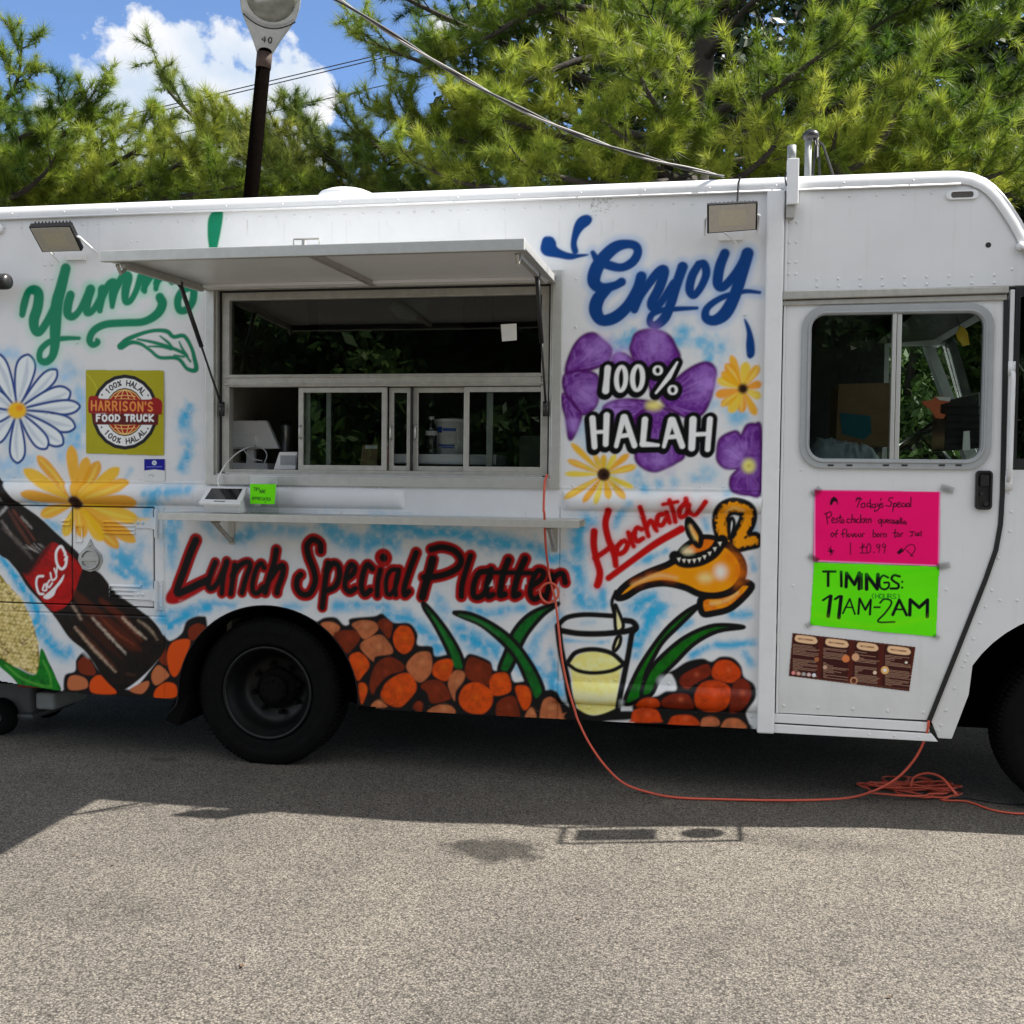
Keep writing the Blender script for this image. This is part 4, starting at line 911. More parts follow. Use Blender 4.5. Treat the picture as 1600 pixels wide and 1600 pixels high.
# body shell behind the panel, far side, back
b = MB(); b.box(-4.9, -4.125, 0., .03, .50, 3.125); part(b, 'rear_corner_panel', 'white')
b = MB(); b.box(-4.9, 1.30, 2.27, 2.30, .37, 3.125); b.prism([(1.30, .9), (2.08, .9), (2.08, 1.45), (2.02, 1.62), (1.30, 1.62)], 2.27, 2.30)
b.prism([(1.30, 2.62), (1.70, 2.62), (1.55, 2.98), (1.44, 3.125), (1.30, 3.125)], 2.27, 2.30)
b.box(1.30, 1.36, 2.265, 2.302, 1.62, 2.62)
part(b, 'far_side_panel', 'white')
b = MB(); b.box(-4.93, -4.9, 0., 2.30, .5, 3.15); part(b, 'rear_wall', 'white')
b = MB(); b.slab([(1.66, 2.235, 2.60), (1.60, 2.235, 2.60), (1.96, 2.235, 1.62), (2.05, 2.235, 1.62)], .06)
b.slab([(1.66, 2.30, 2.62), (1.60, 2.30, 2.62), (1.96, 2.30, 1.62), (2.05, 2.30, 1.62)], .06); part(b, 'windshield_pillar', 'grey')

def shell(prof, lat, r, crown, th=.03):
    """skin lofted across the truck: prof (x, z) along it, rounded at both edges"""
    P = [Vector((x, 0, z)) for x, z in prof]; rows = []
    for i, p in enumerate(P):
        t = (P[min(i+1, len(P)-1)]-P[max(i-1, 0)]).normalized(); n = Vector((-t.z, 0, t.x))
        row = []
        for d in lat:
            e = min(d, 2.3-d); o = r-math.sqrt(max(r*r-max(r-e, 0)**2, 0)); c = crown*math.sin(math.pi*d/2.3)
            q = p-n*o+n*c; row.append((q.x, d, q.z))
        rows.append(row)
    m = len(lat); v = [q for rw in rows for q in rw]
    f = [(i*m+k, (i+1)*m+k, (i+1)*m+k+1, i*m+k+1) for i in range(len(P)-1) for k in range(m-1)]
    mb = MB(); mb.add(v, f); return mb
LAT = [-.012, -.011, -.004, .008, .024, .045, .07, .1, .16, .4, 1.15, 1.9, 2.14, 2.2, 2.25, 2.28, 2.3]
def shell2(prof):
    R_ = .09; P = [Vector((x, 0, z)) for x, z in prof]; v = []; arc = [(-.012, -.082), (-.014, -.072), (-.014, -.06), (-.008, -.040), (.004, -.022), (.022, -.010), (.045, -.003), (.08, 0)]
    lat = arc+[(.4, .018), (1.15, .035), (1.9, .018)]+[(2.3-a, h) for a, h in arc[::-1]]
    for i, p in enumerate(P):
        t = (P[min(i+1, len(P)-1)]-P[max(i-1, 0)]).normalized(); n = Vector((-t.z, 0, t.x))
        for a, h in lat:
            q = p+n*h; v.append((q.x, a, q.z))
    m = len(lat); f = [(i*m+k, i*m+k+1, (i+1)*m+k+1, (i+1)*m+k) for i in range(len(P)-1) for k in range(m-1)]
    return MB().add(v, [q[::-1] for q in f])
prof = [(-4.93, 3.205), (-3., 3.205), (-1., 3.205), (.43, 3.205), (1.2, 3.205), (1.27, 3.203), (1.34, 3.19), (1.403, 3.160), (1.45, 3.122), (1.490, 3.076), (1.532, 3.015), (1.573, 2.949), (1.62, 2.86), (1.68, 2.74), (1.72, 2.62)]
rf = shell2(prof)
for x in np.arange(-3.9, 1.3, .33):
    rf.dome(x, -.0135, 3.145, .006, .004)
roof = part(rf, 'roof', 'white', smooth=True)
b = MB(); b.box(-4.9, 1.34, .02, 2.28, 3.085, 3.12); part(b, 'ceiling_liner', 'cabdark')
vx, vz = at(543, 296.5, .55); b = MB(); b.tube([(vx, .55, 3.2), (vx, .55, vz-.05)], .165, 28); b.ball((vx, .55, vz-.055), .18, 28, 8, (1, 1, .30)); part(b, 'roof_vent', 'white2', smooth=True)
b = MB(); b.tube([(-4.9, -.016, 3.119), (1.27, -.016, 3.119)], .0055, 8); part(b, 'roof_drip_rail', 'white2', smooth=True)

# cab panel above the door
b = MB(); b.prism([(.433, 2.612), (1.70, 2.622), (1.66, 2.74), (1.60, 2.85), (1.565, 2.925), (1.522, 2.995), (1.482, 3.05), (1.44, 3.095), (1.40, 3.123), (.433, 3.123)], -.002, .022)
for x in np.arange(.62, 1.38, .13): b.dome(x, -.002, 3.083, .009, .005)
for x in np.arange(.60, 1.53, .105): b.dome(x, -.002, 2.672+.002*random.random(), .009, .005); b.dome(x+.002, -.002, 2.636, .009, .005)
for z in (2.96, 2.86, 2.76, 2.70): b.dome(.462, -.002, z, .009, .005); b.dome(.497, -.002, z, .009, .005)
for x, z in ((1.43, 3.05), (1.47, 3.005), (1.497, 2.955), (1.525, 2.90), (1.548, 2.835), (1.52, 2.70)): b.dome(x, -.002, z, .009, .005)
cabtop = part(b, 'cab_upper_panel', 'white')
b = MB(); x, z = at(1544, 383); b.lathe([(.0135, 0), (.0135, -.0008), (0.001, -.0010)], (x, -.0022, z), 'y', 14); part(b, 'wire_hole', 'seal', cabtop)
# vertical trim between body and cab
b = MB(); b.prism([(.347, .357), (.433, .357), (.433, 3.118), (.347, 3.118)], -.036, .02); part(b, 'corner_trim', 'white2', bevel=.008)
b = MB(); b.prism([(.440, .46), (.452, .46), (.452, 3.0), (.440, 3.0)], -.012, -.003); part(b, 'door_channel', 'white2', bevel=.003)
# gutter over the door
b = MB(); gz = 2.600
b.prism([(.434, gz-.032), (1.500, gz-.020), (1.500, gz+.012), (.434, gz+.010)], -.038, -.003); b.prism([(.434, gz-.060), (1.496, gz-.052), (1.496, gz-.024), (.434, gz-.036)], -.020, -.003)
part(b, 'door_gutter', 'alud', bevel=.004)

# sliding cab door
def panel_rhole(mb, x0, x1, z0, z1, hole, y):
    cx = sum(p[0] for p in hole)/len(hole); cz = sum(p[1] for p in hole)/len(hole); H = list(hole)
    ang = lambda p: math.atan2(p[1]-cz, p[0]-cx)
    H.sort(key=ang); out = []
    for hx, hz in H:
        dx, dz = hx-cx, hz-cz; k = min(((x1-cx)/dx if dx > 0 else (x0-cx)/dx) if abs(dx) > 1e-9 else 1e9, ((z1-cz)/dz if dz > 0 else (z0-cz)/dz) if abs(dz) > 1e-9 else 1e9)
        out.append((cx+dx*k, cz+dz*k))
    n = len(H); v = [(x, y, z) for x, z in out]+[(x, y, z) for x, z in H]; f = []
    for i in range(n):
        j = (i+1) % n
        f.append((i, n+i, n+j, j)[::-1] if True else ())
        a, c = out[i], out[j]
        if abs(a[0]-c[0]) > 1e-6 and abs(a[1]-c[1]) > 1e-6:
            q = (x1 if max(a[0], c[0]) > cx else x0, z1 if max(a[1], c[1]) > cz and (a[1] > cz or c[1] > cz) else z0)
            v.append((q[0], y, q[1])); f.append((i, j, len(v)-1))
    mb.add(v, f)
WX0, WX1, WZ0, WZ1 = .531, 1.443, 1.718, 2.536
hole = rrect(WX0+.022, WX1-.022, WZ0+.022, WZ1-.022, .085)
DY = -.006
b = MB(); panel_rhole(b, .453, 1.492, 1.6, gz-.045, hole, DY)
low = [(.453, 1.6), (.453, .462), (1.178, .462), (1.425, 1.178), (1.470, 1.33), (1.488, 1.46), (1.492, 1.6)]
b.add([(x, DY, z) for x, z in low], [tuple(range(len(low)))])
for px, py in [(1216, 734), (1251, 734), (1239, 915), (1478, 921)]: x, z = at(px, py); b.dome(x, DY, z, .008, .004)
for x in np.arange(.48, 1.18, .17): b.dome(x, DY, .498+.002*random.random(), .009, .005)
door = part(b, 'cab_door', 'white')
b = MB(); ring(b, rrect(WX0, WX1, WZ0, WZ1, .112), rrect(WX0+.047, WX1-.047, WZ0+.050, WZ1-.045, .07), DY-.016, DY+.03); ring(b, rrect(WX0+.03, WX1-.03, WZ0+.03, WZ1-.03, .09), rrect(WX0+.040, WX1-.040, WZ0+.042, WZ1-.040, .078), DY-.022, DY-.016)
wf = part(b, 'window_frame', 'grey', door, bevel=.003)
b = MB(); b.box(.968, .986, DY-.014, DY+.02, WZ0+.05, WZ1-.045); b.box(.990, 1.012, DY-.008, DY+.028, WZ0+.05, WZ1-.045); part(b, 'window_mullion', 'alu', door, bevel=.002)
b = MB(); b.prism(rrect(WX0+.04, WX1-.04, WZ0+.04, WZ1-.04, .07), DY+.010, DY+.013); part(b, 'window_glass', 'cabglass', door)
for px in (1297, 1326, 1383, 1412, 1470, 1496):
    x, z = at(px, 727); b = MB(); b.box(x-.014, x+.014, DY-.0185, DY-.0155, z-.004, z+.004); part(b, 'drain_slot', 'seal', door)
b = MB(); ring(b, [(x, z) for x, z in rrect(1.374, 1.452, 1.522, 1.715, .02)], rrect(1.384, 1.442, 1.532, 1.705, .014), DY-.022, DY-.002); b.prism(rrect(1.383, 1.443, 1.531, 1.706, .014), DY-.006, DY-.003)
b.box(1.394, 1.432, DY-.026, DY-.006, 1.64, 1.69); b.lathe([(.012, 0), (.012, -.010), (.001, -.011)], (1.425, DY-.008, 1.55), 'y', 12); b.lathe([(.008, 0), (.008, -.012), (.001, -.013)], (1.402, DY-.008, 1.60), 'y', 10)
part(b, 'door_handle', 'plastic_k', door, bevel=.003)
sp = [(1.495, 2.555), (1.500, 2.0), (1.502, 1.6), (1.497, 1.45), (1.479, 1.325), (1.434, 1.175), (1.312, .82), (1.187, .46)]
L_, R_ = [], []
for i, (x, z) in enumerate(sp):
    a, c = sp[max(i-1, 0)], sp[min(i+1, len(sp)-1)]; d = Vector((c[0]-a[0], c[1]-a[1])).normalized(); L_.append((x+d.y*.011, z-d.x*.011)); R_.append((x-d.y*.011, z+d.x*.011))
b = MB()
for i in range(len(sp)-1): b.prism([L_[i], L_[i+1], R_[i+1], R_[i]], -.014, .01)
part(b, 'door_seal', 'seal', door)
# step sill below the door
b = MB(); b.prism([(.434, .412), (1.190, .404), (1.186, .452), (.434, .458)], -.014, .02); b.prism([(.434, .360), (1.23, .358), (1.20, .396), (.434, .404)], -.020, .02)
for x in np.arange(.9, 1.2, .12): b.dome(x, -.020, .378, .007, .004)
part(b, 'step_sill', 'white2', bevel=.004)
b = MB(); b.prism([(.434, .395), (1.19, .385), (1.19, .47), (.434, .47)], -.004, .03); part(b, 'sill_gap', 'seal')
# front fender and nose
arch = [(1.895+.600*math.cos(math.radians(a)), .42+.615*math.sin(math.radians(a))) for a in np.linspace(148, 0, 22)]
fp = [(1.512, 1.72), (1.514, 1.50), (1.492, 1.33), (1.446, 1.17), (1.20, .455), (1.235, .374), (1.298, .374), (1.372, .60)]+arch+[(2.55, .42), (3.0, .45), (3.02, 1.05), (2.9, 1.22), (2.16, 1.44), (2.10, 1.47), (2.02, 1.72)]
b = MB(); b.prism(fp, -.003, .025)
for px, py in [(1549.5, 922.5), (1540, 948), (1531, 973), (1521, 998), (1512, 1023), (1508, 1033), (1504, 1041), (1491, 1075), (1478, 1110), (1466, 1142), (1470, 1133), (1562, 938), (1589, 938), (1560, 872), (1578, 830), (1580, 800), (1577, 770)]:
    x, z = at(px, py); b.dome(x, -.003, z, .0085, .0045)
fender = part(b, 'front_fender', 'white')
b = MB(); b.box(1.514, 1.536, -.010, .02, 1.72, 2.60); part(b, 'door_post', 'white2', bevel=.004)
b = MB(); b.tube([(1.527, -.012, 2.20), (1.527, -.045, 2.19), (1.527, -.048, 2.15), (1.525, -.048, 1.78), (1.525, -.045, 1.70), (1.526, -.012, 1.665)], .011, 10); b.box(1.512, 1.545, -.016, -.003, 2.185, 2.25); b.box(1.512, 1.545, -.016, -.003, 1.62, 1.69); part(b, 'grab_handle', 'white2', smooth=True)
b = MB(); ring(b, [(1.538, 1.735), (1.99, 1.735), (1.69, 2.61), (1.538, 2.61)], [(1.562, 1.775), (1.93, 1.775), (1.66, 2.575), (1.562, 2.575)], -.012, .02); qg = part(b, 'corner_window', 'seal')
b = MB(); b.prism([(1.56, 1.77), (1.94, 1.77), (1.665, 2.58), (1.56, 2.58)], .002, .005); part(b, 'corner_glass', 'tint', qg)
b = MB(); b.slab([(2.03, .03, 1.66), (2.03, 2.27, 1.66), (1.70, 2.27, 2.64), (1.70, .03, 2.64)], .006); part(b, 'windshield', 'glass')
b = MB(); b.prism([(2.0, 1.66), (2.06, 1.68), (2.16, 1.44), (2.9, 1.22), (3.02, 1.05), (3.02, .45), (2.95, .45), (2.95, 1.03), (2.86, 1.17), (2.1, 1.40)], .03, 2.27); part(b, 'hood', 'white')
b = MB(); x, z = at(1593, 386); b.tube([(x, -.004, z), (x, -.03, z)], .02, 12); b.tube([(x, -.02, z), (x+.05, -.03, z-.03), (1.74, -.03, z-.02)], .011, 8); part(b, 'mirror_bracket', 'white2', smooth=True)
b = MB(); b.tube([(1.74, -.02, 2.78), (1.74, -.24, 2.78), (1.74, -.24, 1.80), (1.74, -.02, 1.80), (1.74, -.02, 2.78)], .013, 8)
mr = part(b, 'mirror_loop', 'black', smooth=True)
b = MB(); b.box(1.73, 1.77, -.20, -.06, 2.30, 2.70); b.ball((1.75, -.13, 2.02), .10, 14, 8, (.3, .7, 1.2)); part(b, 'mirror_head', 'plastic_k', mr)

# wheels
def wheel(cx, cz, R, y0, rr=.262):
    a = .028
    prof = [(rr, .05), (rr+.012, .012), (rr+.03, .004), (rr+.055, .010), (rr+.08, .004), (R-.07, .0), (R-.05, .006), (R-.022, .010), (R-.008, .022), (R, .045), (R, .20), (R-.01, .225), (R-.05, .235), (rr, .22)]
    b = MB(); b.lathe([(r, y) for r, y in prof], (cx, y0, cz), 'y', 96)
    for k in range(96):
        t = 2*math.pi*k/96; c_, s_ = math.cos(t), math.sin(t)
        for yy in (.026, .10, .16):
            w = .010; q = [(cx+(R-.012)*c_-w*s_, y0+yy, cz+(R-.012)*s_+w*c_), (cx+(R-.012)*c_+w*s_, y0+yy, cz+(R-.012)*s_-w*c_), (cx+(R+.006)*c_+w*s_, y0+yy+.006, cz+(R+.006)*s_-w*c_), (cx+(R+.006)*c_-w*s_, y0+yy+.006, cz+(R+.006)*s_+w*c_)]
            q2 = [(p[0], p[1]+.05, p[2]) for p in q]
            b.add(q+q2, [(0, 1, 2, 3), (7, 6, 5, 4), (3, 2, 6, 7), (0, 3, 7, 4), (1, 5, 6, 2)])
    wh = part(b, 'wheel', 'tyre', smooth=True)
    b = MB(); b.lathe([(rr+.004, .03), (rr+.006, .005), (rr-.004, .0), (rr-.014, .012), (rr-.018, .035), (rr-.034, .048), (rr-.038, .085), (rr-.05, .10), (rr-.055, .145), (.17, .17), (.10, .175), (.001, .178)], (cx, y0, cz), 'y', 72)
    rim = part(b, 'rim', 'rim', wh, smooth=True)
    b = MB(); b.lathe([(.118, .172), (.118, .14), (.10, .13), (.082, .128), (.078, .09), (.066, .083), (.001, .080)], (cx, y0, cz), 'y', 40)
    for k in range(8):
        t = 2*math.pi*k/8+.2; b.tube([(cx+.14*math.cos(t), y0+.174, cz+.14*math.sin(t)), (cx+.14*math.cos(t), y0+.135, cz+.14*math.sin(t))], .015, 6)
    for k in range(8):
        t = 2*math.pi*k/8; b.tube([(cx+.058*math.cos(t), y0+.085, cz+.058*math.sin(t)), (cx+.058*math.cos(t), y0+.074, cz+.058*math.sin(t))], .008, 6)
    part(b, 'hub', 'hub', wh, smooth=False)
    return wh
wheel(-2.365, .414, .420, .062)
wheel(1.965, .405, .420, .062)
b = MB(); b.tube([(-2.318, .2, .42), (-2.318, 2.1, .42)], .09, 16); b.lathe([(.3, 0), (.42, .0), (.42, .45), (.3, .45)], (-2.318, 1.70, .414), 'y', 40); b.ball((-2.318, 1.15, .42), .17, 16, 10); part(b, 'rear_axle', 'under', smooth=True)
# wheel arches, chassis
an = np.radians(np.linspace(-5, 185, 40))
b = MB()
for a0, a1 in zip(an[:-1], an[1:]):
    p = [(-2.335+.533*math.cos(a), .40+.519*math.sin(a)) for a in (a0, a1)]; q = [(-2.335+.560*math.cos(a), .40+.546*math.sin(a)) for a in (a0, a1)]
    b.add([(p[0][0], .0, p[0][1]), (p[1][0], .0, p[1][1]), (p[1][0], .75, p[1][1]), (p[0][0], .75, p[0][1])], [(0, 1, 2, 3)])
b.box(-2.9, -1.77, .74, .75, .37, .95)
ar = part(b, 'rear_wheel_arch', 'under', smooth=True)
b = MB(); b.tube([(-2.335+.536*math.cos(a), -.003, .40+.522*math.sin(a)) for a in an], .0032, 8); b.tube([(-2.871, -.003, .38), (-2.885, -.002, .33), (-2.93, .0, .285)], .005, 8); part(b, 'arch_lip', 'black', smooth=True)
b = MB(); b.add([(-2.88, .05, .42), (-2.98, .05, .23), (-2.90, .05, .2), (-2.83, .05, .38), (-2.88, .35, .42), (-2.98, .35, .23), (-2.90, .35, .2), (-2.83, .35, .38)], [(0, 1, 2, 3), (7, 6, 5, 4), (0, 4, 5, 1), (1, 5, 6, 2), (2, 6, 7, 3)]); part(b, 'mud_flap', 'under')
b = MB()
for a0, a1 in zip(np.radians(np.linspace(0, 180, 30))[:-1], np.radians(np.linspace(0, 180, 30))[1:]):
    p = [(1.895+.598*math.cos(a), .42+.613*math.sin(a)) for a in (a0, a1)]
    b.add([(p[0][0], .0, p[0][1]), (p[1][0], .0, p[1][1]), (p[1][0], .6, p[1][1]), (p[0][0], .6, p[0][1])], [(0, 1, 2, 3)])
b.box(1.25, 2.5, .6, .62, .3, 1.04); part(b, 'front_wheel_arch', 'under', smooth=True)
b = MB(); b.box(-4.85, -2.93, .03, 2.27, .50, .56); b.box(-2.93, -1.74, .76, 1.7, .50, .56); b.box(-1.74, 1.24, .03, 2.27, .50, .56); b.box(-4.85, 2.9, .765, .86, .34, .5); b.box(-4.85, 2.9, 1.44, 1.54, .34, .5)
b.box(-4.85, -2.9, .03, .06, .40, .52); b.box(-1.75, 1.2, .03, .06, .38, .52); b.box(-1.3, -.4, 1.3, 1.9, .26, .5); b.tube([(-4.6, 1.95, .36), (-3., 1.95, .36), (.8, 1.9, .36)], .04, 10); b.box(-1.70, 1.2, .75, 2.27, .20, .5); b.box(-4.85, -2.95, .95, 2.27, .24, .5)  # last two low boxes are added to block light under the truck
b.tube([(-.6, .25, .33), (-.1, .25, .30), (.3, .3, .34)], .015, 6); part(b, 'underbody_and_light_block', 'under')

# ---------------------------------------------------------------- serving window
OX0, OX1, OZ0, OZ1 = -2.700, -.690, 1.597, 2.748
b = MB(); rect_frame(b, OX0, OX1, OZ0, OZ1, .052, -.020, .004); rect_frame(b, OX0+.052, OX1-.052, OZ0+.050, OZ1-.052, .012, -.004, .05)
sw = part(b, 'serving_window', 'alu', bevel=.003)
b = MB(); rect_frame(b, OX0+.064, OX1-.064, OZ0+.056, OZ1-.064, .012, .028, .06); part(b, 'window_gap_frame', 'seal', sw)  # black frame set in the gap inside the outer flange
IX0, IX1, IZ0, IZ1 = OX0+.076, OX1-.070, OZ0+.070, OZ1-.072
b = MB(); ring(b, [(IX0, 1.650), (IX1, 1.650), (IX1, IZ1), (IX0, IZ1)], [(IX0+.045, 1.684), (IX1-.045, 1.684), (IX1-.045, IZ1-.045), (IX0+.045, IZ1-.045)], .030, .085)
b.box(IX0+.045, IX1-.045, .022, .085, 2.146, 2.214); b.box(IX0+.02, IX1-.02, .016, .030, 2.155, 2.164); b.box(IX0+.02, IX1-.02, .014, .030, 2.196, 2.204)
b.box(IX0+.03, IX1-.03, .010, .03, 1.652, 1.668)
part(b, 'inner_frame', 'alud', sw, bevel=.003)
b = MB(); b.box(IX0+.043, IX1-.043, .060, .064, 2.21, IZ1-.043); part(b, 'upper_pane', 'tint', sw)
SX = [-2.165, -1.672, -1.525, -1.215, -.800]
def sash(x0, x1, y, name='sliding_sash', hand=None):
    b = MB(); rect_frame(b, x0, x1, 1.684, 2.142, .028, y, y+.022); s_ = part(b, name, 'alud', sw, bevel=.002)
    b = MB(); b.box(x0+.03, x1-.03, y+.010, y+.013, 1.711, 2.113); part(b, 'sash_glass', 'glass' if name == 'sliding_sash' else 'clear', s_)
    if hand is not None:
        b = MB(); b.tube([(hand, y-.001, 1.86), (hand, y-.022, 1.865), (hand, y-.022, 1.925), (hand, y-.001, 1.93)], .006, 8); part(b, 'sash_handle', 'alu', s_, smooth=True)
    return s_
sash(-2.170, -1.660, .036, 'sliding_sash', -2.155); sash(-2.14, -1.99, .064, 'fixed_sash'); sash(-1.655, -1.525, .064, 'fixed_sash', -1.64); sash(-1.517, -1.205, .064, 'fixed_sash', -1.50); sash(-1.225, -.770, .036, 'sliding_sash', None)
b = MB(); b.box(-1.106, -1.072, .066, .090, 1.69, 2.14); part(b, 'sash_post', 'alud', sw)
b = MB(); b.box(-1.524, -1.517, .03, .062, 1.686, 2.14); part(b, 'sash_post', 'seal', sw)
# awning
AX0, AX1, AL = -2.695, -.722, 1.062
AZ = 2.668
def awz(y): return AZ+.004*(-y)
b = MB(); rect_frame(b, 0, 1, 0, 1, .1, 0, 1) if False else None
def bar(mb, x0, x1, y0, y1, z0, z1): mb.box(x0, x1, y0, y1, z0, z1)
def lean(mb):                       # the flap hangs a little below level
    mb.v = [(x, y, z+.044*(1+y/AL)) for x, y, z in mb.v]; return mb
bar(b, AX0, AX1, -AL, -AL+.030, AZ-.046, AZ+.004); bar(b, AX0, AX0+.03, -AL+.03, -.03, AZ-.036, AZ+.002); bar(b, AX1-.03, AX1, -AL+.03, -.03, AZ-.036, AZ+.002); bar(b, AX0, AX1, -.058, -.022, AZ-.034, AZ+.012)
lean(b); aw = part(b, 'awning', 'alu', bevel=.003)
b = MB(); bar(b, AX0+.028, AX1-.028, -AL+.028, -.05, AZ-.012, AZ); lean(b); part(b, 'awning_panel', 'white', aw)
b = MB(); bar(b, AX0+.031, AX1-.031, -.13, -.0585, AZ-.030, AZ-.0125); lean(b); part(b, 'awning_hinge_rail', 'white2', aw, bevel=.003)
b = MB(); bar(b, AX0+.002, AX1-.002, -AL+.0305, -AL+.040, AZ-.044, AZ-.0125); lean(b); part(b, 'awning_edge_strip', 'seal', aw)  # thin black strip drawn along the front bar
b = MB(); bar(b, -1.722, -1.692, -AL+.03, -.058, AZ-.036, AZ-.0125); lean(b); part(b, 'awning_rib', 'alud', aw)
b = MB(); xc = at(478, 376, -AL)[0]; b.tube([(xc-.06, -AL+.01, AZ+.004), (xc-.06, -AL+.006, AZ+.03), (xc+.06, -AL+.006, AZ+.03), (xc+.06, -AL+.01, AZ+.004)], .005, 6); b.box(xc-.02, xc-.008, -AL, -AL+.02, AZ+.003, AZ+.03); part(b, 'awning_latch', 'alu', aw)
for sx, x in ((0, AX0+.045), (1, AX1-.045)):
    ya = -.42
    P0 = Vector((x, -.40, AZ-.05+.027)); P1 = Vector((x+(.045 if sx == 0 else -.005), -.012, 2.04)); Mi = P0+(P1-P0)*.5
    b = MB(); b.tube([tuple(P0), tuple(Mi)], .012, 10); b.tube([tuple(Mi), tuple(P1)], .006, 8); b.ball(tuple(P0), .018, 10, 6); b.ball(tuple(P1), .016, 10, 6); b.box(P1.x-.014, P1.x+.014, -.02, .0, 1.98, 2.06)
    part(b, 'gas_strut', 'plastic_k', aw, smooth=True)
    b = MB(); b.box(x-.012, x+.012, -AL+.12, -.16, AZ-.058, AZ-.037); b.tube([(x, -AL+.14, AZ-.06), (x, -AL+.10, AZ-.085), (x, -AL+.07, AZ-.05)], .009, 8); lean(b); part(b, 'strut_channel', 'alud', aw)
# ledge shelf
SX0, SX1 = at(247, 797, -.30)[0], at(905, 812, -.30)[0]
b = MB(); b.box(SX0, SX1, -.300, -.003, 1.437, 1.443); b.box(SX0, SX1, -.3025, -.296, 1.405, 1.4435); b.box(SX0, SX1, -.012, -.0035, 1.40, 1.436); shelf = part(b, 'serving_shelf', 'alu', bevel=.0015)
for X in (-2.552, -.722):
    b = MB(); b.box(X-.012, X+.022, -.007, -.003, 1.26, 1.405); b.box(X-.012, X+.022, -.24, -.004, 1.400, 1.4045); b.tube([(X+.005, -.22, 1.398), (X+.005, -.008, 1.28)], .013, 6); b.tube([(X-.02, -.2, 1.395), (X+.03, -.2, 1.395)], .008, 6); part(b, 'shelf_bracket', 'alud', shelf)
# ---------------------------------------------------------------- cargo hatch hardware
b = MB()
hatch_mat = painted('hatch_paint', .36, spec=.2)
hz0, hz1 = .892, 1.456
def hw_paint(mb, name, parent=None):
    """hardware painted over with the mural: takes the mural's colour where it is bolted on"""
    me = bpy.data.meshes.new(name); me.from_pydata(mb.v, [], mb.f); me.update()
    ev = np.array(mb.v); ix = np.clip(((ev[:, 0]-mural.X0)/mural.st).round().astype(int), 0, mural.nx-1); iz = np.clip(((ev[:, 2]-mural.Z0)/mural.st).round().astype(int), 0, mural.nz-1)
    col = np.ones((len(ev), 4), np.float32); col[:, :3] = mural.c[iz, ix]
    a = me.color_attributes.new('paint', 'FLOAT_COLOR', 'POINT'); a.data.foreach_set('color', col.ravel()); me.materials.append(hatch_mat)
    o = bpy.data.objects.new(name, me); COL.objects.link(o); o.parent = parent or TRUCK
    o.matrix_parent_inverse = Matrix.Translation(-Vector(world_loc(parent or TRUCK))); return o
hatch = paint_mesh('cargo_hatch', mural, HATCH_KEEP, HATCH_Y, hatch_mat, TRUCK)
# louvres pressed in the hatch
for x0, x1, zs in ((-3.335, -3.135, (1.373, 1.352, 1.330, 1.308)), (-3.30, -3.10, (1.005, .982, .958, .935)), (-3.60, -3.545, (1.375, 1.35))):
    b = MB()
    b.box(x0, x0+.004, -.004, .0005, zs[-1]-.004, zs[0]+.012)
    for z in zs:
        n = 14
        for k in range(n):
            xa, xb = x0+(x1-x0)*k/n, x0+(x1-x0)*(k+1)/n
            b.add([(xa, -.0005, z+.012), (xb, -.0005, z+.012), (xb, -.012, z), (xa, -.012, z), (xa, -.001, z-.003), (xb, -.001, z-.003)], [(0, 3, 2, 1), (3, 4, 5, 2)])
    hw_paint(b, 'louvre', hatch)
for zc in (1.372, .962):
    b = MB(); b.prism([(-3.145, zc-.012), (-3.12, zc-.030), (-3.0, zc-.030), (-3.0, zc+.030), (-3.12, zc+.030), (-3.145, zc+.012)], -.009, -.001); b.box(-3.03, -2.99, -.016, -.001, zc-.034, zc+.034); b.tube([(-3.000, -.014, zc-.08), (-3.000, -.014, zc+.08)], .011, 8); b.box(-2.992, -2.965, -.007, -.001, zc-.085, zc+.085)
    for x in (-3.115, -3.085): b.dome(x, -.009, zc, .011, .006, n=8)
    for dz in (-.06, .055): b.dome(-2.976, -.007, zc+dz, .006, .004)
    hw_paint(b, 'hatch_hinge', hatch)
b = MB(); cx, cz = at(142, 868)
b.prism([(cx, cz+.098), (cx-.022, cz+.055), (cx-.07, cz+.01), (cx-.078, cz-.03), (cx-.05, cz-.08), (cx, cz-.095), (cx+.05, cz-.08), (cx+.078, cz-.03), (cx+.07, cz+.01), (cx+.022, cz+.055)], -.008, -.001)
b.lathe([(.062, -.008), (.060, -.018), (.050, -.018), (.046, -.006), (.001, -.004)], (cx, 0, cz-.022), 'y', 28); b.box(cx-.052, cx+.052, -.016, -.006, cz-.034, cz-.012); b.dome(cx, -.008, cz+.06, .01, .006)
part(b, 'hatch_latch', 'steel', hatch, bevel=.002)
b = MB(); lx, lz = at(124, 835); ring(b, rrect(lx-.028, lx+.024, lz-.045, lz+.055, .012), rrect(lx-.020, lx+.016, lz-.037, lz+.047, .008), -.008, -.001); hw_paint(b, 'old_latch_plate', hatch)
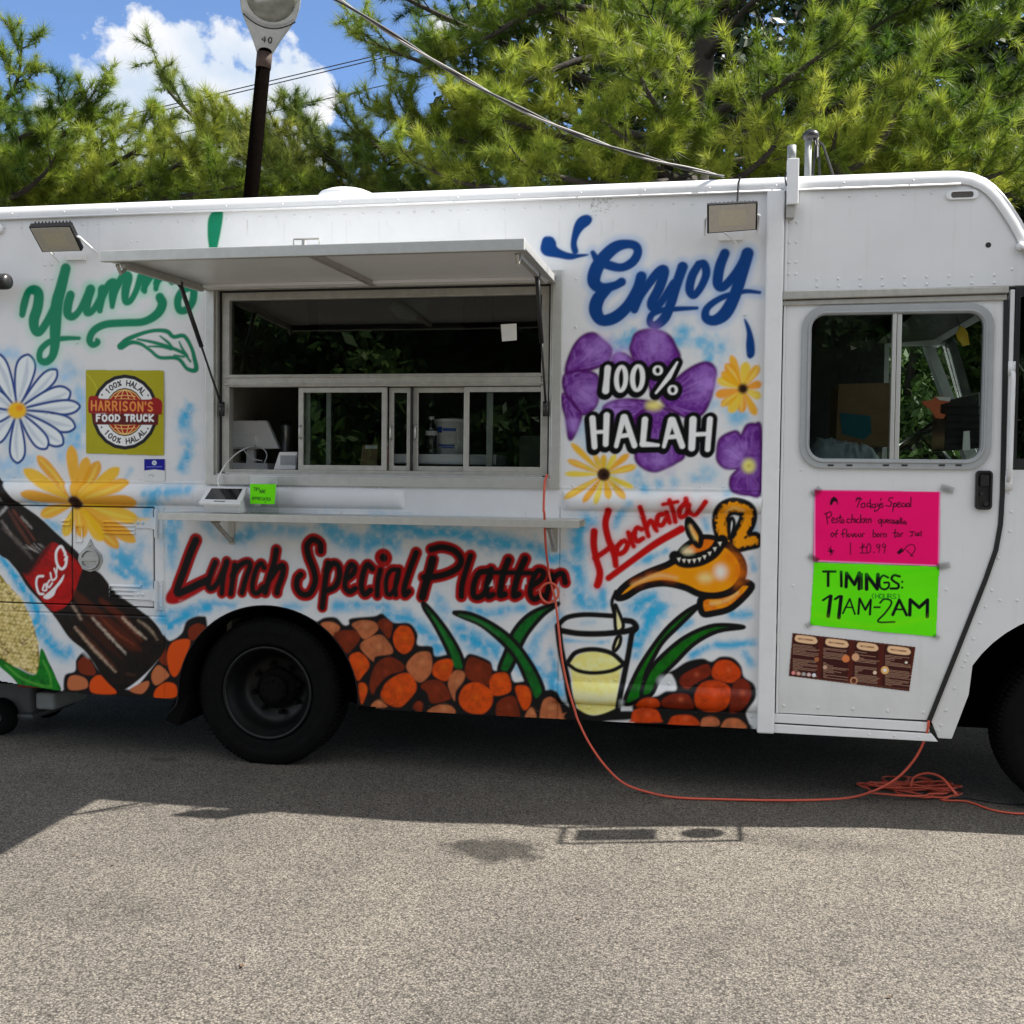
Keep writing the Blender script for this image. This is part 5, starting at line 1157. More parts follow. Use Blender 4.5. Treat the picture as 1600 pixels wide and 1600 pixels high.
# ---------------------------------------------------------------- lights and fittings on the body
def flood(corners, yt, yb, bx, arm):
    tl, tr, br, bl = [(*at(*p, y),) for p, y in zip(corners, (yt, yt, yb, yb))]
    q = [(bl[0], yb, bl[1]), (br[0], yb, br[1]), (tr[0], yt, tr[1]), (tl[0], yt, tl[1])]
    b = MB(); b.slab(q, .030)
    Q = [Vector(p) for p in q]; nn = (Q[1]-Q[0]).cross(Q[3]-Q[0]).normalized()
    for k in range(1, 12):
        a = Q[0].lerp(Q[1], k/12)-nn*.03; c = Q[3].lerp(Q[2], k/12)-nn*.03; b.slab([tuple(a), tuple(a+(Q[1]-Q[0]).normalized()*.004), tuple(c+(Q[1]-Q[0]).normalized()*.004), tuple(c)], .016)
    lt = part(b, 'floodlight', 'black')
    cen = sum(Q, Vector())/4; qi = [tuple(cen+(p-cen)*.93+nn*.004) for p in Q]
    b = MB(); b.slab(qi, .004); part(b, 'floodlight_lens', 'lens', lt)
    qj = [tuple(cen+(p-cen)*.55+nn*.0055) for p in Q]
    b = MB(); b.slab(qj, .001); part(b, 'led_array', MT['led'], lt)
    b = MB()
    for s_ in (0, 1):
        e = (Q[0].lerp(Q[3], .5), Q[1].lerp(Q[2], .5))[s_]-nn*.015; d = (Q[1]-Q[0]).normalized()*(-.010, .010)[s_]
        b.tube([tuple(e), tuple(e+d), (e+d+Vector((0, 0, -.0)))[:], (e.x+d.x, -.012, e.z-.05)], .007, 6)
    b.tube([tuple(Q[0].lerp(Q[3], .5)-nn*.02), (bx, -.01, cen.z-.09)], .004, 6); b.box(cen.x-.06, cen.x+.06, -.012, -.001, cen.z-.075, cen.z-.045)
    part(b, 'floodlight_bracket', 'white2', lt)
    return lt
MT['led'] = material('led_phosphor', (.52, .47, .36), .5, noise=.12, nscale=60.)
flood([(45, 355), (110, 353), (128, 392), (66, 394)], -.27, -.12, -3.6, 0)
flood([(1105, 320), (1184, 316), (1183, 359), (1105, 365)], -.20, -.13, .2, 1)
b = MB(); ring(b, rrect(1.205, 1.355, 3.045, 3.090, .022), rrect(1.228, 1.332, 3.053, 3.082, .012), -.014, -.001); b.prism(rrect(1.205, 1.355, 3.045, 3.090, .022), -.004, -.001); ml = part(b, 'marker_light', 'white2', bevel=.002)
b = MB(); b.prism(rrect(1.229, 1.331, 3.054, 3.081, .011), -.010, -.005); part(b, 'marker_lens', material('smoked_lens', (.10, .085, .08), .25, noise=.3, nscale=60.), ml)
b = MB(); x, z = at(-1, 358); b.lathe([(.03, 0), (.03, -.018), (.022, -.022), (.012, -.016), (.001, -.016)], (x, -.001, z), 'y', 16); part(b, 'rear_marker', 'white2', smooth=True)
b = MB(); x, z = at(6, 441, -.08); b.tube([(x-.2, -.01, z+.02), (x-.12, -.08, z), (x-.04, -.09, z)], .03, 12); b.tube([(x-.06, -.09, z), (x+.045, -.12, z-.004)], .045, 18); b.ball((x+.045, -.12, z-.004), .043, 16, 8, (.5, 1, 1)); part(b, 'camera_housing', 'plastic_k', smooth=True)
# service mast box and weatherhead
b = MB(); b.box(.440, .496, -.070, -.012, 3.035, 3.262); mast = part(b, 'conduit_box', 'white2', bevel=.004)
b = MB(); b.box(.440, .480, -.05, -.005, 2.975, 3.034); part(b, 'conduit_clamp', 'alud', mast)
b = MB(); b.tube([(.462, -.03, 3.26), (.462, -.03, 3.335)], .022, 14); part(b, 'conduit_pipe', 'galv', mast, smooth=True)
wx, wz0 = at(1262, 272, .55); _, wz1 = at(1262, 212, .55)
b = MB(); b.tube([(wx, .55, 3.2), (wx, .55, wz1-.02)], .019, 14); wh_ = part(b, 'weatherhead_pipe', 'galv', smooth=True)
b = MB(); b.ball((wx+.012, .55, wz1), .042, 14, 8, (1.1, 1, .75)); part(b, 'weatherhead', 'plastic_k', wh_, smooth=True)
b = MB()
for i, (ex, ez) in enumerate([(at(1302, 268, .5)), (at(1270, 268, .5)), (at(1283, 268, .45)), (at(1277, 240, .5))]):
    b.tube([(wx+.02+.01*i, .55, wz1-.01), (wx+.03+(ex-wx)*.35, .53, wz1-.06), (ex, .5, ez-.02)], .007, 6)
part(b, 'mast_wires', 'cable', wh_)
b = MB(); P = [(1157, 276), (1154, 285), (1153, 300), (1152, 318)]
b.tube([(*[at(x, y, -.03)[0]], -.03, at(x, y, -.03)[1]) for x, y in P], .006, 6); part(b, 'light_wire', 'cable'); b = MB(); b.tube([(.437, -.04, 3.2), (.43, -.05, 3.17), (.437, -.06, 3.13)], .004, 6); part(b, 'box_wire', 'cable')

# ---------------------------------------------------------------- inside the kitchen and the cab
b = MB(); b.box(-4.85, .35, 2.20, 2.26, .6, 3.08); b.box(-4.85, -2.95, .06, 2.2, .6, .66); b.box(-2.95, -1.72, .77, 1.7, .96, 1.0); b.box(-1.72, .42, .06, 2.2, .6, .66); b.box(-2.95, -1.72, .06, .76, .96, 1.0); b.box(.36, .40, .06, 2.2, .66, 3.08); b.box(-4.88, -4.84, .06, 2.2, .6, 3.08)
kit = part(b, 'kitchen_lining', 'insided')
b = MB(); b.box(-2.72, -2.69, .3, 1.5, .66, 3.05); part(b, 'kitchen_side_wall', 'inside', kit)
b = MB(); b.box(-2.62, -.74, .09, .62, 1.655, 1.672); part(b, 'serving_counter', 'steel', kit)
b = MB(); b.box(-2.0, -.3, 1.55, 2.2, 1.5, 1.54); b.box(-2.3, .2, 1.9, 2.2, 2.32, 2.35); b.box(-1.2, -.1, 1.7, 2.2, 1.54, 1.95); b.box(-2.5, -1.5, 1.2, 2.2, 2.62, 3.0); part(b, 'kitchen_equipment', 'steel', kit)
b = MB(); b.box(.45, 1.25, .06, 2.25, .66, .70); b.box(1.25, 2.0, .06, 2.25, 1.06, 1.10); b.box(1.85, 2.02, .1, 2.2, 1.10, 1.60); b.box(1.62, 2.05, .1, 2.2, 1.50, 1.66); part(b, 'cab_floor', 'cabdark')
cb = bpy.data.objects['cab_floor']
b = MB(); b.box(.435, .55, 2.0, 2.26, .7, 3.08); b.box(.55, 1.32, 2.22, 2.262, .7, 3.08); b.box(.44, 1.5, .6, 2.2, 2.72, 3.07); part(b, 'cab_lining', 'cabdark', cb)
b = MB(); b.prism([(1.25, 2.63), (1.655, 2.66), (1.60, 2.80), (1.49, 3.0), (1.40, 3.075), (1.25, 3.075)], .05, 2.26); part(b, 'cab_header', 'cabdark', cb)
b = MB(); b.box(.9, 1.25, 1.3, 1.75, 1.2, 1.32); b.box(.86, .96, 1.3, 1.75, 1.3, 1.75); part(b, 'driver_seat', 'seat', cb, bevel=.04)
sx, sz = at(1447, 672, 1.5)
b = MB(); cpt = [];
ax1 = Vector((.83, 0, .55)).normalized(); ax2 = Vector((0, 1, 0))
for k in range(33):
    a = 2*math.pi*k/32; p = Vector((sx-.02, 1.5, sz-.02))+ax1*.21*math.cos(a)+ax2*.21*math.sin(a); cpt.append(tuple(p))
b.tube(cpt, .015, 8, cap=False); b.tube([(sx-.02, 1.5, sz-.02), (sx+.22, 1.5, sz-.30)], .03, 8); b.tube([cpt[0], (sx-.02, 1.5, sz-.02), cpt[16]], .012, 6); b.tube([cpt[8], (sx-.02, 1.5, sz-.02), cpt[24]], .012, 6); part(b, 'steering_wheel', 'plastic_k', cb, smooth=True)
# ---------------------------------------------------------------- signs stuck on the truck
def quad_paint(name, quad, plane, step, base, gain, painter, mat, label, cat, curl=0., seed=1):
    """a sheet whose outline is a quad on the truck side, painted on a fine grid"""
    q = on_plane(quad, plane); x0, z0 = q.min(0)-.004; x1, z1 = q.max(0)+.004
    pt = Paint(x0, x1, z0, z1, step, base, gain, seed); pt.plane = plane
    painter(pt)
    X = pt.X0+np.arange(pt.nx)*step; Z = pt.Z0+np.arange(pt.nz)*step
    cx, cz = np.meshgrid((X[:-1]+X[1:])/2, (Z[:-1]+Z[1:])/2); keep = np.ones(cx.shape, bool)
    for i in range(4):
        a, b_ = q[i], q[(i+1) % 4]; keep &= ((b_[0]-a[0])*(cz-a[1])-(b_[1]-a[1])*(cx-a[0])) <= 0
    rng = np.random.default_rng(seed); y = plane+(smooth_noise(pt.nz, pt.nx, .12/step, rng)-.5)*curl
    o = paint_mesh(name, pt, keep, y, mat, None)
    tag(o, label, cat); return o
paper = painted('poster_paper', .7, bump=.0, spec=.12)
glossy = painted('printed_sheet', .35, bump=.0, spec=.25)

def pink(p):
    K = (40, 10, 30); p.T(1200, 740, 4.444)
    p.S((250, 150, 190), [(323,112),(1196,122),(1186,640),(322,606)], 10, 1, .8, closed=True, sp=False)
    scr = lambda pts, w=7: p.S(K, pts, w, .7)
    # Today's Special
    for st in [[(612,172),(640,168),(632,200),(620,232)],[(610,190),(625,175),(652,178)],[(662,205),(648,215),(652,234),(672,230),(672,208),(660,206)],[(710,180),(712,235),(716,236)],[(712,208),(692,206),(690,230),(710,226)],[(738,212),(722,220),(728,236),(744,230),(744,212),(748,236)],[(758,206),(764,228),(780,206),(768,246),(744,262),(740,250)],[(786,172),(782,186)],[(796,206),(786,214),(800,224),(790,236),(780,232)],
               [(868,170),(848,168),(838,184),(856,200),(848,226),(818,222)],[(872,206),(866,262)],[(872,214),(888,206),(890,226),(872,230)],[(900,218),(918,210),(908,200),(898,214),(904,232),(922,228)],[(940,206),(928,214),(932,230),(946,226)],[(952,208),(954,230)],[(974,206),(960,214),(964,230),(978,222),(978,206),(982,230)],[(992,165),(990,228)]]: scr(st)
    # Pesto chicken quesadilla
    for st in [[(404,274),(414,350)],[(394,282),(430,266),(442,284),(426,304),(408,306)],[(446,326),(462,318),(452,306),(442,324),(450,342),(468,334)],[(488,308),(474,316),(488,328),(474,342)],[(502,288),(500,338),(508,340)],[(492,306),(512,304)],[(520,318),(512,330),(520,344),(530,330),(520,318)],
               [(570,318),(552,316),(550,338),(570,340)],[(584,286),(580,340)],[(582,322),(596,312),(598,340)],[(608,316),(608,338)],[(630,314),(616,322),(618,340),(632,338)],[(644,288),(642,342)],[(662,312),(644,326),(664,342)],[(670,328),(686,320),(674,312),(668,330),(688,340)],[(698,314),(698,340)],[(698,322),(714,314),(716,340)],
               [(782,318),(766,326),(772,344),(784,334),(786,318),(788,366)],[(796,320),(800,342),(814,338),(814,318)],[(824,332),(838,326),(828,318),(822,334),(838,344)],[(852,318),(844,330),(852,344)],[(870,322),(858,332),(866,346),(874,334),(874,322),(878,346)],[(892,330),(884,340),(894,348),(898,322),(900,348)],[(908,328),(908,346)],[(918,306),(918,346)],[(928,312),(928,348)],[(946,330),(936,342),(948,350),(954,332),(960,352)]]: scr(st)
    # of flavour born for just
    for st in [[(446,410),(436,424),(446,438),(458,424),(448,410)],[(482,392),(470,412),(472,440)],[(464,420),(484,416)],[(534,384),(520,396),(520,440)],[(508,420),(534,416)],[(546,388),(546,440)],[(564,416),(554,428),(562,440),(572,428)],[(580,416),(588,440),(598,416)],[(612,416),(602,428),(610,440),(620,428)],[(628,418),(632,438),(644,436),(644,418)],[(656,440),(656,420),(668,416)],
               [(732,392),(730,438),(748,436),(748,416),(732,420)],[(764,416),(756,430),(766,440),(774,426),(764,416)],[(784,440),(784,418),(796,416)],[(804,440),(804,420),(820,420),(820,440)],[(884,388),(880,438),(890,438)],[(868,412),(896,410)],[(904,414),(896,428),(906,438),(914,426),(904,414)],[(924,438),(924,418),(936,414)],
               [(984,404),(1014,404)],[(1000,404),(1000,430),(988,434)],[(1022,412),(1024,430),(1036,428),(1036,412)],[(1052,410),(1042,418),(1052,426),(1042,432)],[(1064,400),(1062,432)]]: scr(st)
    for st in [[(572,482),(572,560)],[(655,484),(655,548)],[(640,552),(684,552)],[(642,512),(684,510)],[(668,492),(650,520)],[(698,484),(712,500),(710,540),(692,552),(686,520),(698,484)],[(768,490),(752,500),(766,516),(776,496),(770,548)],[(806,486),(792,500),(806,514),(816,494),(808,550)],[(735,546),(738,550)],
               [(436,508),(436,566)],[(416,538),(458,536)],[(422,518),(450,556)],[(898,548),(926,520),(936,540),(904,556)],[(936,540),(970,500),(1010,496),(1020,530),(990,574)],[(960,530),(990,560),(1006,576)]]: scr(st, 6)
    p.F(K, [(430,215),(436,180),(458,160),(482,180),(484,218),(472,196),(456,196),(444,216)], .8); p.F(K, [(900,548),(920,524),(934,536),(912,560)], .8)
    p.E(K, (437, 538), 12, 12, soft=.8)
quad_paint('price_poster', [(1272.5, 765), (1470, 768), (1467.5, 885), (1270.5, 877)], -.0115, .0022, np.array([.93, .004, .16]), 1.3, pink, paper,
           'hot pink handwritten special of the day poster, the upper sheet taped on the cab door', 'poster', .007, 3)
def green(p):
    K = (14, 16, 20); p.T(1200, 740, 4.444)
    F = [[(384,680),(468,680)],[(418,682),(418,780)],[(508,682),(510,782)],[(542,786),(546,692),(600,770),(634,690),(632,800)],[(652,696),(652,800)],[(684,802),(684,702),(758,800),(764,702)],[(834,722),(800,708),(776,740),(780,790),(812,804),(838,786),(838,758),(808,758)],[(914,714),(876,706),(858,730),(880,752),(906,770),(900,796),(852,798)],
         [(382,880),(424,852),(442,852)],[(436,852),(418,990)],[(466,872),(496,852),(512,854)],[(508,856),(492,1000)],[(520,970),(568,870),(604,976)],[(540,928),(590,930)],[(628,974),(636,868),(676,946),(714,876),(708,978)],[(738,928),(776,928)],[(778,898),(806,872),(850,880),(854,910),(812,970),(764,1028),(878,1030)],[(866,980),(912,878),(962,982)],[(884,942),(944,944)],[(984,982),(988,876),(1050,930),(1108,878),(1106,994)]]
    W = [16,18,18,22,12,24,14,16,14,24,16,24,12,10,15,12,12,19,12,22]
    for st, w in zip(F, W): p.S(K, st, w, .7, sp=len(st) > 4 and st[0] != (984,982) and st[0] != (684,802) and st[0] != (542,786) and st[0] != (628,974))
    p.E(K, (932, 752), 8, 8, soft=.7); p.E(K, (932, 792), 8, 8, soft=.7)
    letters(p, (30,110,40), '(HOURS)', 716, 820, 24, 32, 6, 5, .02, 0, .6)
    p.S((60,200,10), [(320,640),(700,700),(1160,660)], 10, 6, .3); p.S((150,255,60), [(330,980),(700,1060),(1140,1000)], 14, 8, .3)
quad_paint('hours_poster', [(1272, 879), (1467.5, 885.5), (1462.5, 995), (1266, 976.5)], -.0115, .0022, np.minimum(lin((92,235,10))*1.25, .9), 1.3, green, paper,
           'bright green poster with opening hours in black marker below the pink poster', 'poster', .008, 4)
tape = glass('sticky_tape', (.78, .79, .78), .25, 1.6)
def tape_on(par, spots, Y=-.0165):
    for x, y, w, h, r in spots:
        a, c = at(x, y, Y); dx, dz = w/570., h/570.; ca, sa = math.cos(r), math.sin(r)
        b = MB(); b.add([(a+u*dx*ca-v*dz*sa, Y, c+u*dx*sa+v*dz*ca) for u, v in ((-1,-1),(1,-1),(1,1),(-1,1))], [(0, 1, 2, 3)]); b.build('tape_strip', tape, par)
tape_on(bpy.data.objects['price_poster'], [(1275,768,16,9,.7),(1480,764,18,10,-.3),(1271,872,16,8,-.5)])
tape_on(bpy.data.objects['hours_poster'], [(1474,884,18,9,.2),(1264,976,10,7,.6),(1463,995,9,6,-.3)])
def menu(p):
    BR = (58, 22, 20); CR = (206, 172, 140); TX = (170, 140, 120); p.T(1200, 740, 4.444); rng = np.random.default_rng(8)
    dn = .118; L = lambda x, y: (x, y+(x-170)*dn)
    for i, (x0, x1) in enumerate([(170,352),(382,568),(600,775),(812,1000)]):
        m_ = (x0+x1)/2
        p.F((82,34,26), [L(x1-2, 1115), L(x1+34, 1115), L(x1+10, 1440), L(x1-20, 1440)], 1., .8, sp=False)
        p.F(CR, [L(x0+20,1130),L(x0+40,1116),L(x1-40,1116),L(x1-14,1130),L(x1-10,1150),L(x1-36,1166),L(x0+46,1166),L(x0+18,1152)], .8)
        p.S((110,70,50), [L(x0+44,1141),L(x1-44,1141)], 10, .8, .8, sp=False); p.S(CR, [L(x0+60,1141), L(m_,1141)], 3, .6, sp=False)
        for blk in ((1185, 1260), (1285, 1390)):
            for y in np.arange(blk[0], blk[1], 9.5):
                x = x0+4; k = rng.random()
                while x < x1-24:
                    w = 8+22*rng.random()
                    p.S(TX, [L(x, y+rng.normal(0, 1)), L(x+w, y+rng.normal(0, 1))], 3.2, .6, .75, sp=False); x += w+5
                    if rng.random() < .06: break
    for x, y, r, c in [(338,1290,16,(150,100,70)),(540,1285,26,(190,120,80)),(608,1275,26,(190,150,120)),(396,1345,14,(180,150,130)),(960,1310,22,(70,26,22)),(960,1312,9,(230,210,190)),(812,1365,28,(200,160,110)),(812,1365,12,(240,230,210)),(742,1382,13,(220,180,160)),(596,1438,26,(180,140,110)),(596,1438,18,(90,50,40))]:
        p.E(c, (x, y), r, r, soft=.8)
    for i, c in enumerate([(200,130,130),(190,150,140),(150,150,150),(190,170,170),(200,200,215)]): p.E(c, (176+36*i, 1384+4*i), 13, 13, soft=.8)
    p.S((120,80,64), [(172,1110),(1022,1210),(985,1500),(148,1405)], 5, .8, .6, closed=True, sp=False)
quad_paint('menu_sheet', [(1238.5, 989), (1430.5, 1011), (1420.5, 1080), (1232.5, 1056)], -.0085, .0018, np.minimum(lin((52,18,17))*1.4, .9), 1.4, menu, glossy,
           'tilted dark brown four-column menu sheet low on the cab door', 'menu', .001, 5)
def logo(p):
    p.T(120, 570, 8.42); Kc = (24, 18, 26); cx, cy = 632, 622
    p.E(Kc, (cx, cy), 442, 496, soft=.8); p.E((206,206,206), (cx, cy), 396, 448, soft=.8)
    p.E(Kc, (cx, cy), 258, 318, soft=.8); p.E((206,170,110), (cx, cy), 246, 302, soft=.8); p.E((150,14,12), (cx, cy), 236, 288, soft=.8)
    for rx in (62, 160): p.S((224,180,120), [(cx+rx*math.cos(t), cy+288*math.sin(t)) for t in np.linspace(0, 2*math.pi, 40)], 12, .7, sp=False)
    for yy in (-220, 220, -175, 175): p.S((224,180,120), [(cx-215+abs(yy)*.35, cy+yy+(-14 if yy > 0 else 14)), (cx, cy+yy), (cx+215-abs(yy)*.35, cy+yy+(-14 if yy > 0 else 14))], 10, .7)
    def arcl(text, top, a0, a1):
        n = len(text)
        for i, ch in enumerate(text):
            a = a0+(a1-a0)*i/(n-1)
            for st in GLY.get(ch, []):
                P = []
                for u, v in st:
                    lx = (u-.5)*48*(.5 if ch == '1' else 1); ly = (v-.5)*66
                    rx, ry = (328, 384); sx = 1 if top else -1
                    an = a+sx*lx/360; k = (-ly if top else ly)
                    P.append((cx+(rx+k)*math.sin(an), cy-(ry+k)*math.cos(an)))
                p.S(Kc, P, 17, .6, sp=False)
    arcl('100% HALAL', True, -.76, .86); arcl('100% HALAL', False, math.pi+.80, math.pi-.86)
    for x, y in [(332,396),(938,402),(326,822),(936,840)]: p.E((90,90,90), (x, y), 12, 14, soft=.8)
    p.F((84,8,16), [(200,640),(1078,650),(1068,792),(226,786)], .8, sp=False)
    p.F((138,8,12), [(160,430),(200,408),(280,418),(320,446),(600,452),(940,456),(1010,430),(1080,446),(1124,500),(1118,620),(1092,652),(900,642),(500,634),(200,640),(156,620),(150,520)], 1.)
    p.S((110,6,16), [(165,600),(500,622),(1110,640)], 26, 3, .7)
    x = 188
    for i, (ch, w) in enumerate(zip("HARRISON'S", [92,88,92,92,40,92,104,92,34,92])):
        for st in GLY[ch]:
            p.S((196,120,66), [(x+8+a*(w-34), 478+i*1.8+b*118) for a, b in st], 24, .7, sp=False); p.S((222,168,96), [(x+4+a*(w-34), 474+i*1.8+b*118) for a, b in st], 9, .7, .6, sp=False)
        x += w+2
    x = 262
    for ch, w in zip('FOOD TRUCK', [76,86,86,84,40,82,78,84,76,84]):
        for st in GLY[ch]: p.S((226,224,224), [(x+a*(w-30), 660+b*80) for a, b in st], 25, .7, sp=False)
        x += w
    p.S((196,188,70), [(140,130),(200,200),(240,260),(262,320)], 7, 1.5, .8)
quad_paint('logo_sign', [(134.5, 578), (256, 579), (255.5, 711.5), (134.3, 708)], -.0065, .0024, np.minimum(lin((142,136,4))*1.5, .9), 1.3, logo, glossy,
           'square yellow sign with round black and red truck emblem beside white daisy', 'sign', .001, 6)
def permit(p):
    p.T(120, 570, 8.42); p.F((10,14,120), [(886,1240),(1160,1236),(1160,1392),(1020,1376),(886,1392)], .8, sp=False)
    p.E((190,200,220), (1020,1290), 30, 30, soft=.8); p.E((10,14,120), (1020,1290), 16, 16, soft=.8); p.E((180,190,215), (1020,1290), 9, 9, soft=.8)
    p.S((120,130,190), [(920,1344),(1120,1340)], 9, .8, .8, sp=False); p.S((110,115,110), [(950,1440),(960,1462),(985,1440),(1000,1470),(1020,1445)], 8, .8, .8)
quad_paint('permit_sticker', [(225, 717), (257.6, 717), (257.6, 752.5), (225.5, 752)], -.006, .0022, np.array([.72, .73, .73]), 1.5, permit, glossy,
           'small blue and white permit sticker under the yellow sign', 'sticker', 0., 7)

# ---------------------------------------------------------------- things on the ledge
T = empty('card_reader_tablet', (at(350, 795, -.14)[0], -.14, 1.445), 'white point of sale tablet lying on the serving ledge', 'tablet')
q = [(*at(x, y, Y)[:1], Y, at(x, y, Y)[1]) for x, y, Y in ((310, 785.5, -.235), (375, 787, -.235), (386.5, 761, -.075), (326, 760, -.075))]
b = MB(); b.slab(q, .016); b.build('tablet_case', MT['plastic_w'], T, bevel=.003)
Q = [Vector(p) for p in q]; nn = (Q[1]-Q[0]).cross(Q[3]-Q[0]).normalized()
def inq(u, v, e=.0012): return tuple(Q[0].lerp(Q[1], u).lerp(Q[3].lerp(Q[2], u), v)+nn*e)
b = MB(); b.slab([inq(.10, .22), inq(.88, .22), inq(.90, .88), inq(.11, .88)], .001); b.build('tablet_screen', material('dark_screen', (.008, .009, .010), .12), T)
b = MB(); b.slab([inq(.35, .09), inq(.62, .09), inq(.62, .13), inq(.35, .13)], .001); b.build('card_slot', MT['plastic_k'], T)
b = MB(); b.slab([inq(.12, .0, -.016), inq(.9, .0, -.016), inq(.88, .75, -.016), inq(.14, .75, -.016)], .001); b.add([inq(.1, .02, -.017), inq(.92, .02, -.017), (q[1][0]-.03, -.19, 1.446), (q[0][0]+.03, -.19, 1.446), inq(.14, .8, -.017), inq(.88, .8, -.017), (q[1][0]-.02, -.09, 1.446), (q[0][0]+.03, -.09, 1.446)], [(0, 3, 2, 1), (4, 5, 6, 7), (0, 4, 7, 3), (1, 2, 6, 5), (2, 3, 7, 6)]); b.build('tablet_stand', MT['plastic_w'], T)
def curve(pts, Y):
    out = []
    for i, p in enumerate(spline(np.array([q[:2] for q in pts]), False, 6)):
        k = i/(6*(len(pts)-1)); y = np.interp(k, np.linspace(0, 1, len(pts)), [q[2] for q in pts]) if len(pts[0]) > 2 else Y
        x, z = at(p[0], p[1], y); out.append((x, y, z))
    return out
b = MB(); b.tube(curve([(342,762,-.07),(341,748,-.05),(350,730,-.02),(362,715,.06),(375,705,.12),(388,699,.2),(399,696,.28)], 0), .0045, 8); b.tube(curve([(399,696,.28),(412,702,.28),(417,712,.28),(412,725,.26),(408,734,.26)], 0), .0035, 8); b.tube(curve([(380,702,.2),(388,712,.2),(400,718,.2),(410,720,.22)], 0), .003, 6)
tag(b.build('charging_cable', MT['plastic_w'], smooth=True), 'white charging cable running from ledge tablet through the window', 'cable')
S = empty('tip_card_stand', (at(411, 790, -.12)[0], -.12, 1.444), 'clear acrylic stand holding a lime green tips card', 'sign holder')
b = MB(); c = [at(390, 741, -.10), at(433, 741, -.10), at(435, 794, -.14), at(388, 794, -.14)]
b.slab([(c[3][0], -.14, 1.446), (c[2][0], -.14, 1.446), (c[1][0], -.10, c[1][1]), (c[0][0], -.10, c[0][1])], .004); b.box(c[3][0], c[2][0], -.14, -.06, 1.4445, 1.448); b.build('acrylic_stand', MT['clear'], S)
def tips(p):
    K = (16, 40, 40); p.T(340, 590, 5.714)
    letters(p, K, 'TIPS', 324, 966, 12, 26, 4, 5, .05, 0, .6); letters(p, K, 'ARE', 376, 1004, 14, 26, 4, 5, 0, .1, .6); letters(p, K, 'APPRECIATED', 306, 1046, 13, 24, 3.4, 4.4, .06, 0, .6)
    p.S(K, [(418,1110),(436,1110)], 4, .6)
tc_ = quad_paint('tip_card', [(391, 756), (431.5, 756.5), (429, 788), (390.5, 787)], -.132, .0016, np.minimum(lin((110,235,20))*1.2, .9), 1.2, tips, paper, 'x', 'x', .002, 9)
for k in ('label', 'category'): del tc_[k]
tc_.parent = S; tc_.matrix_parent_inverse = Matrix.Translation(-Vector(S.location)); tag(tc_, 'lime green card with tips message in dark marker')

# ---------------------------------------------------------------- things seen through the serving window
CZ = 1.673
def px(x, y, Y): a = at(x, y, Y); return a[0], a[1]
def thing_box(name, label, cat, pts, Y0, Y1, mat, base=None, bev=.006):
    P = [px(x, y, Y0) for x, y in pts]; o = empty(name, (sum(p[0] for p in P)/len(P), (Y0+Y1)/2, min(p[1] for p in P)), label, cat)
    b = MB(); b.prism(P, Y0, Y1); b.build(base or 'body', MT[mat], o, bevel=bev); return o, P
o, P = thing_box('order_terminal', 'grey back of an order terminal behind the open left pane', 'monitor', [(360,657),(416,657),(436,701),(360,702)], .30, .34, 'plastic_w', 'monitor_back')
b = MB(); b.box(P[0][0], P[1][0]-.06, .285, .30, P[3][1]+.01, P[1][1]-.09); b.build('rear_cover', MT['plastic_w'], o, bevel=.004)
b = MB(); b.box(P[0][0]+.08, P[0][0]+.13, .34, .38, CZ, P[0][1]-.05); b.box(P[0][0], P[0][0]+.24, .28, .44, CZ, CZ+.05); b.build('stand', MT['plastic_w'], o, bevel=.004)
o, P = thing_box('receipt_printer', 'small pale grey card box leaning beside the order terminal', 'printer', [(436,706),(465,706),(462,734),(427,734)], .16, .20, 'plastic_w')
b = MB(); b.box(P[0][0]+.01, P[1][0]-.01, .155, .16, P[3][1]+.03, P[0][1]-.02); b.build('front_flap', MT['grey'], o)
x, z = px(447, 700, .46)
o = empty('steel_tumbler', (x, .46, CZ), 'slim steel tumbler standing behind the terminal', 'tumbler')
zt = px(447, 664, .46)[1]; b = MB(); b.lathe([(.001, CZ-zt), (.028, CZ-zt), (.033, -.02), (.034, 0), (.03, .004), (.001, .004)], (x, .46, zt), 'z', 24); b.build('cup', MT['steel'], o, smooth=True); b = MB(); b.lathe([(.035, 0), (.035, .015), (.02, .02), (.001, .02)], (x, .46, zt), 'z', 24); b.build('lid', MT['plastic_k'], o, smooth=True)
x, _ = px(674, 700, .2); zb = px(674, 710, .2)[1]; zt = px(674, 651, .2)[1]; H = zt-zb
o = empty('water_bottle', (x, .2, zb), 'clear plastic water bottle in front of the white bucket', 'bottle')
b = MB(); b.lathe([(.001, .0), (.029, .0), (.033, .02*H), (.032, .2*H), (.030, .25*H), (.033, .3*H), (.033, .62*H), (.029, .74*H), (.014, .88*H), (.013, .93*H)], (x, .2, zb), 'z', 24); b.build('bottle_body', MT['bottle'], o, smooth=True)
b = MB(); b.lathe([(.016, .92*H), (.016, H), (.001, H)], (x, .2, zb), 'z', 18); b.build('bottle_cap', MT['plastic_w'], o, smooth=True)
b = MB(); b.lathe([(.0335, .50*H), (.0335, .62*H)], (x, .2, zb), 'z', 24); b.build('bottle_label', MT['plastic_w'], o, smooth=True)
x, _ = px(706, 700, .30); zb = px(700, 711, .30)[1]; zt = px(700, 656, .30)[1]; H = zt-zb
o = empty('white_bucket', (x, .30, zb), 'large white tub with blue label behind the sliding panes', 'bucket')
b = MB(); b.lathe([(.001, 0), (.085, 0), (.098, .93*H), (.104, .93*H), (.104, H), (.02, H+.01), (.001, H+.01)], (x, .30, zb), 'z', 36); b.build('tub', MT['plastic_w'], o, smooth=True)
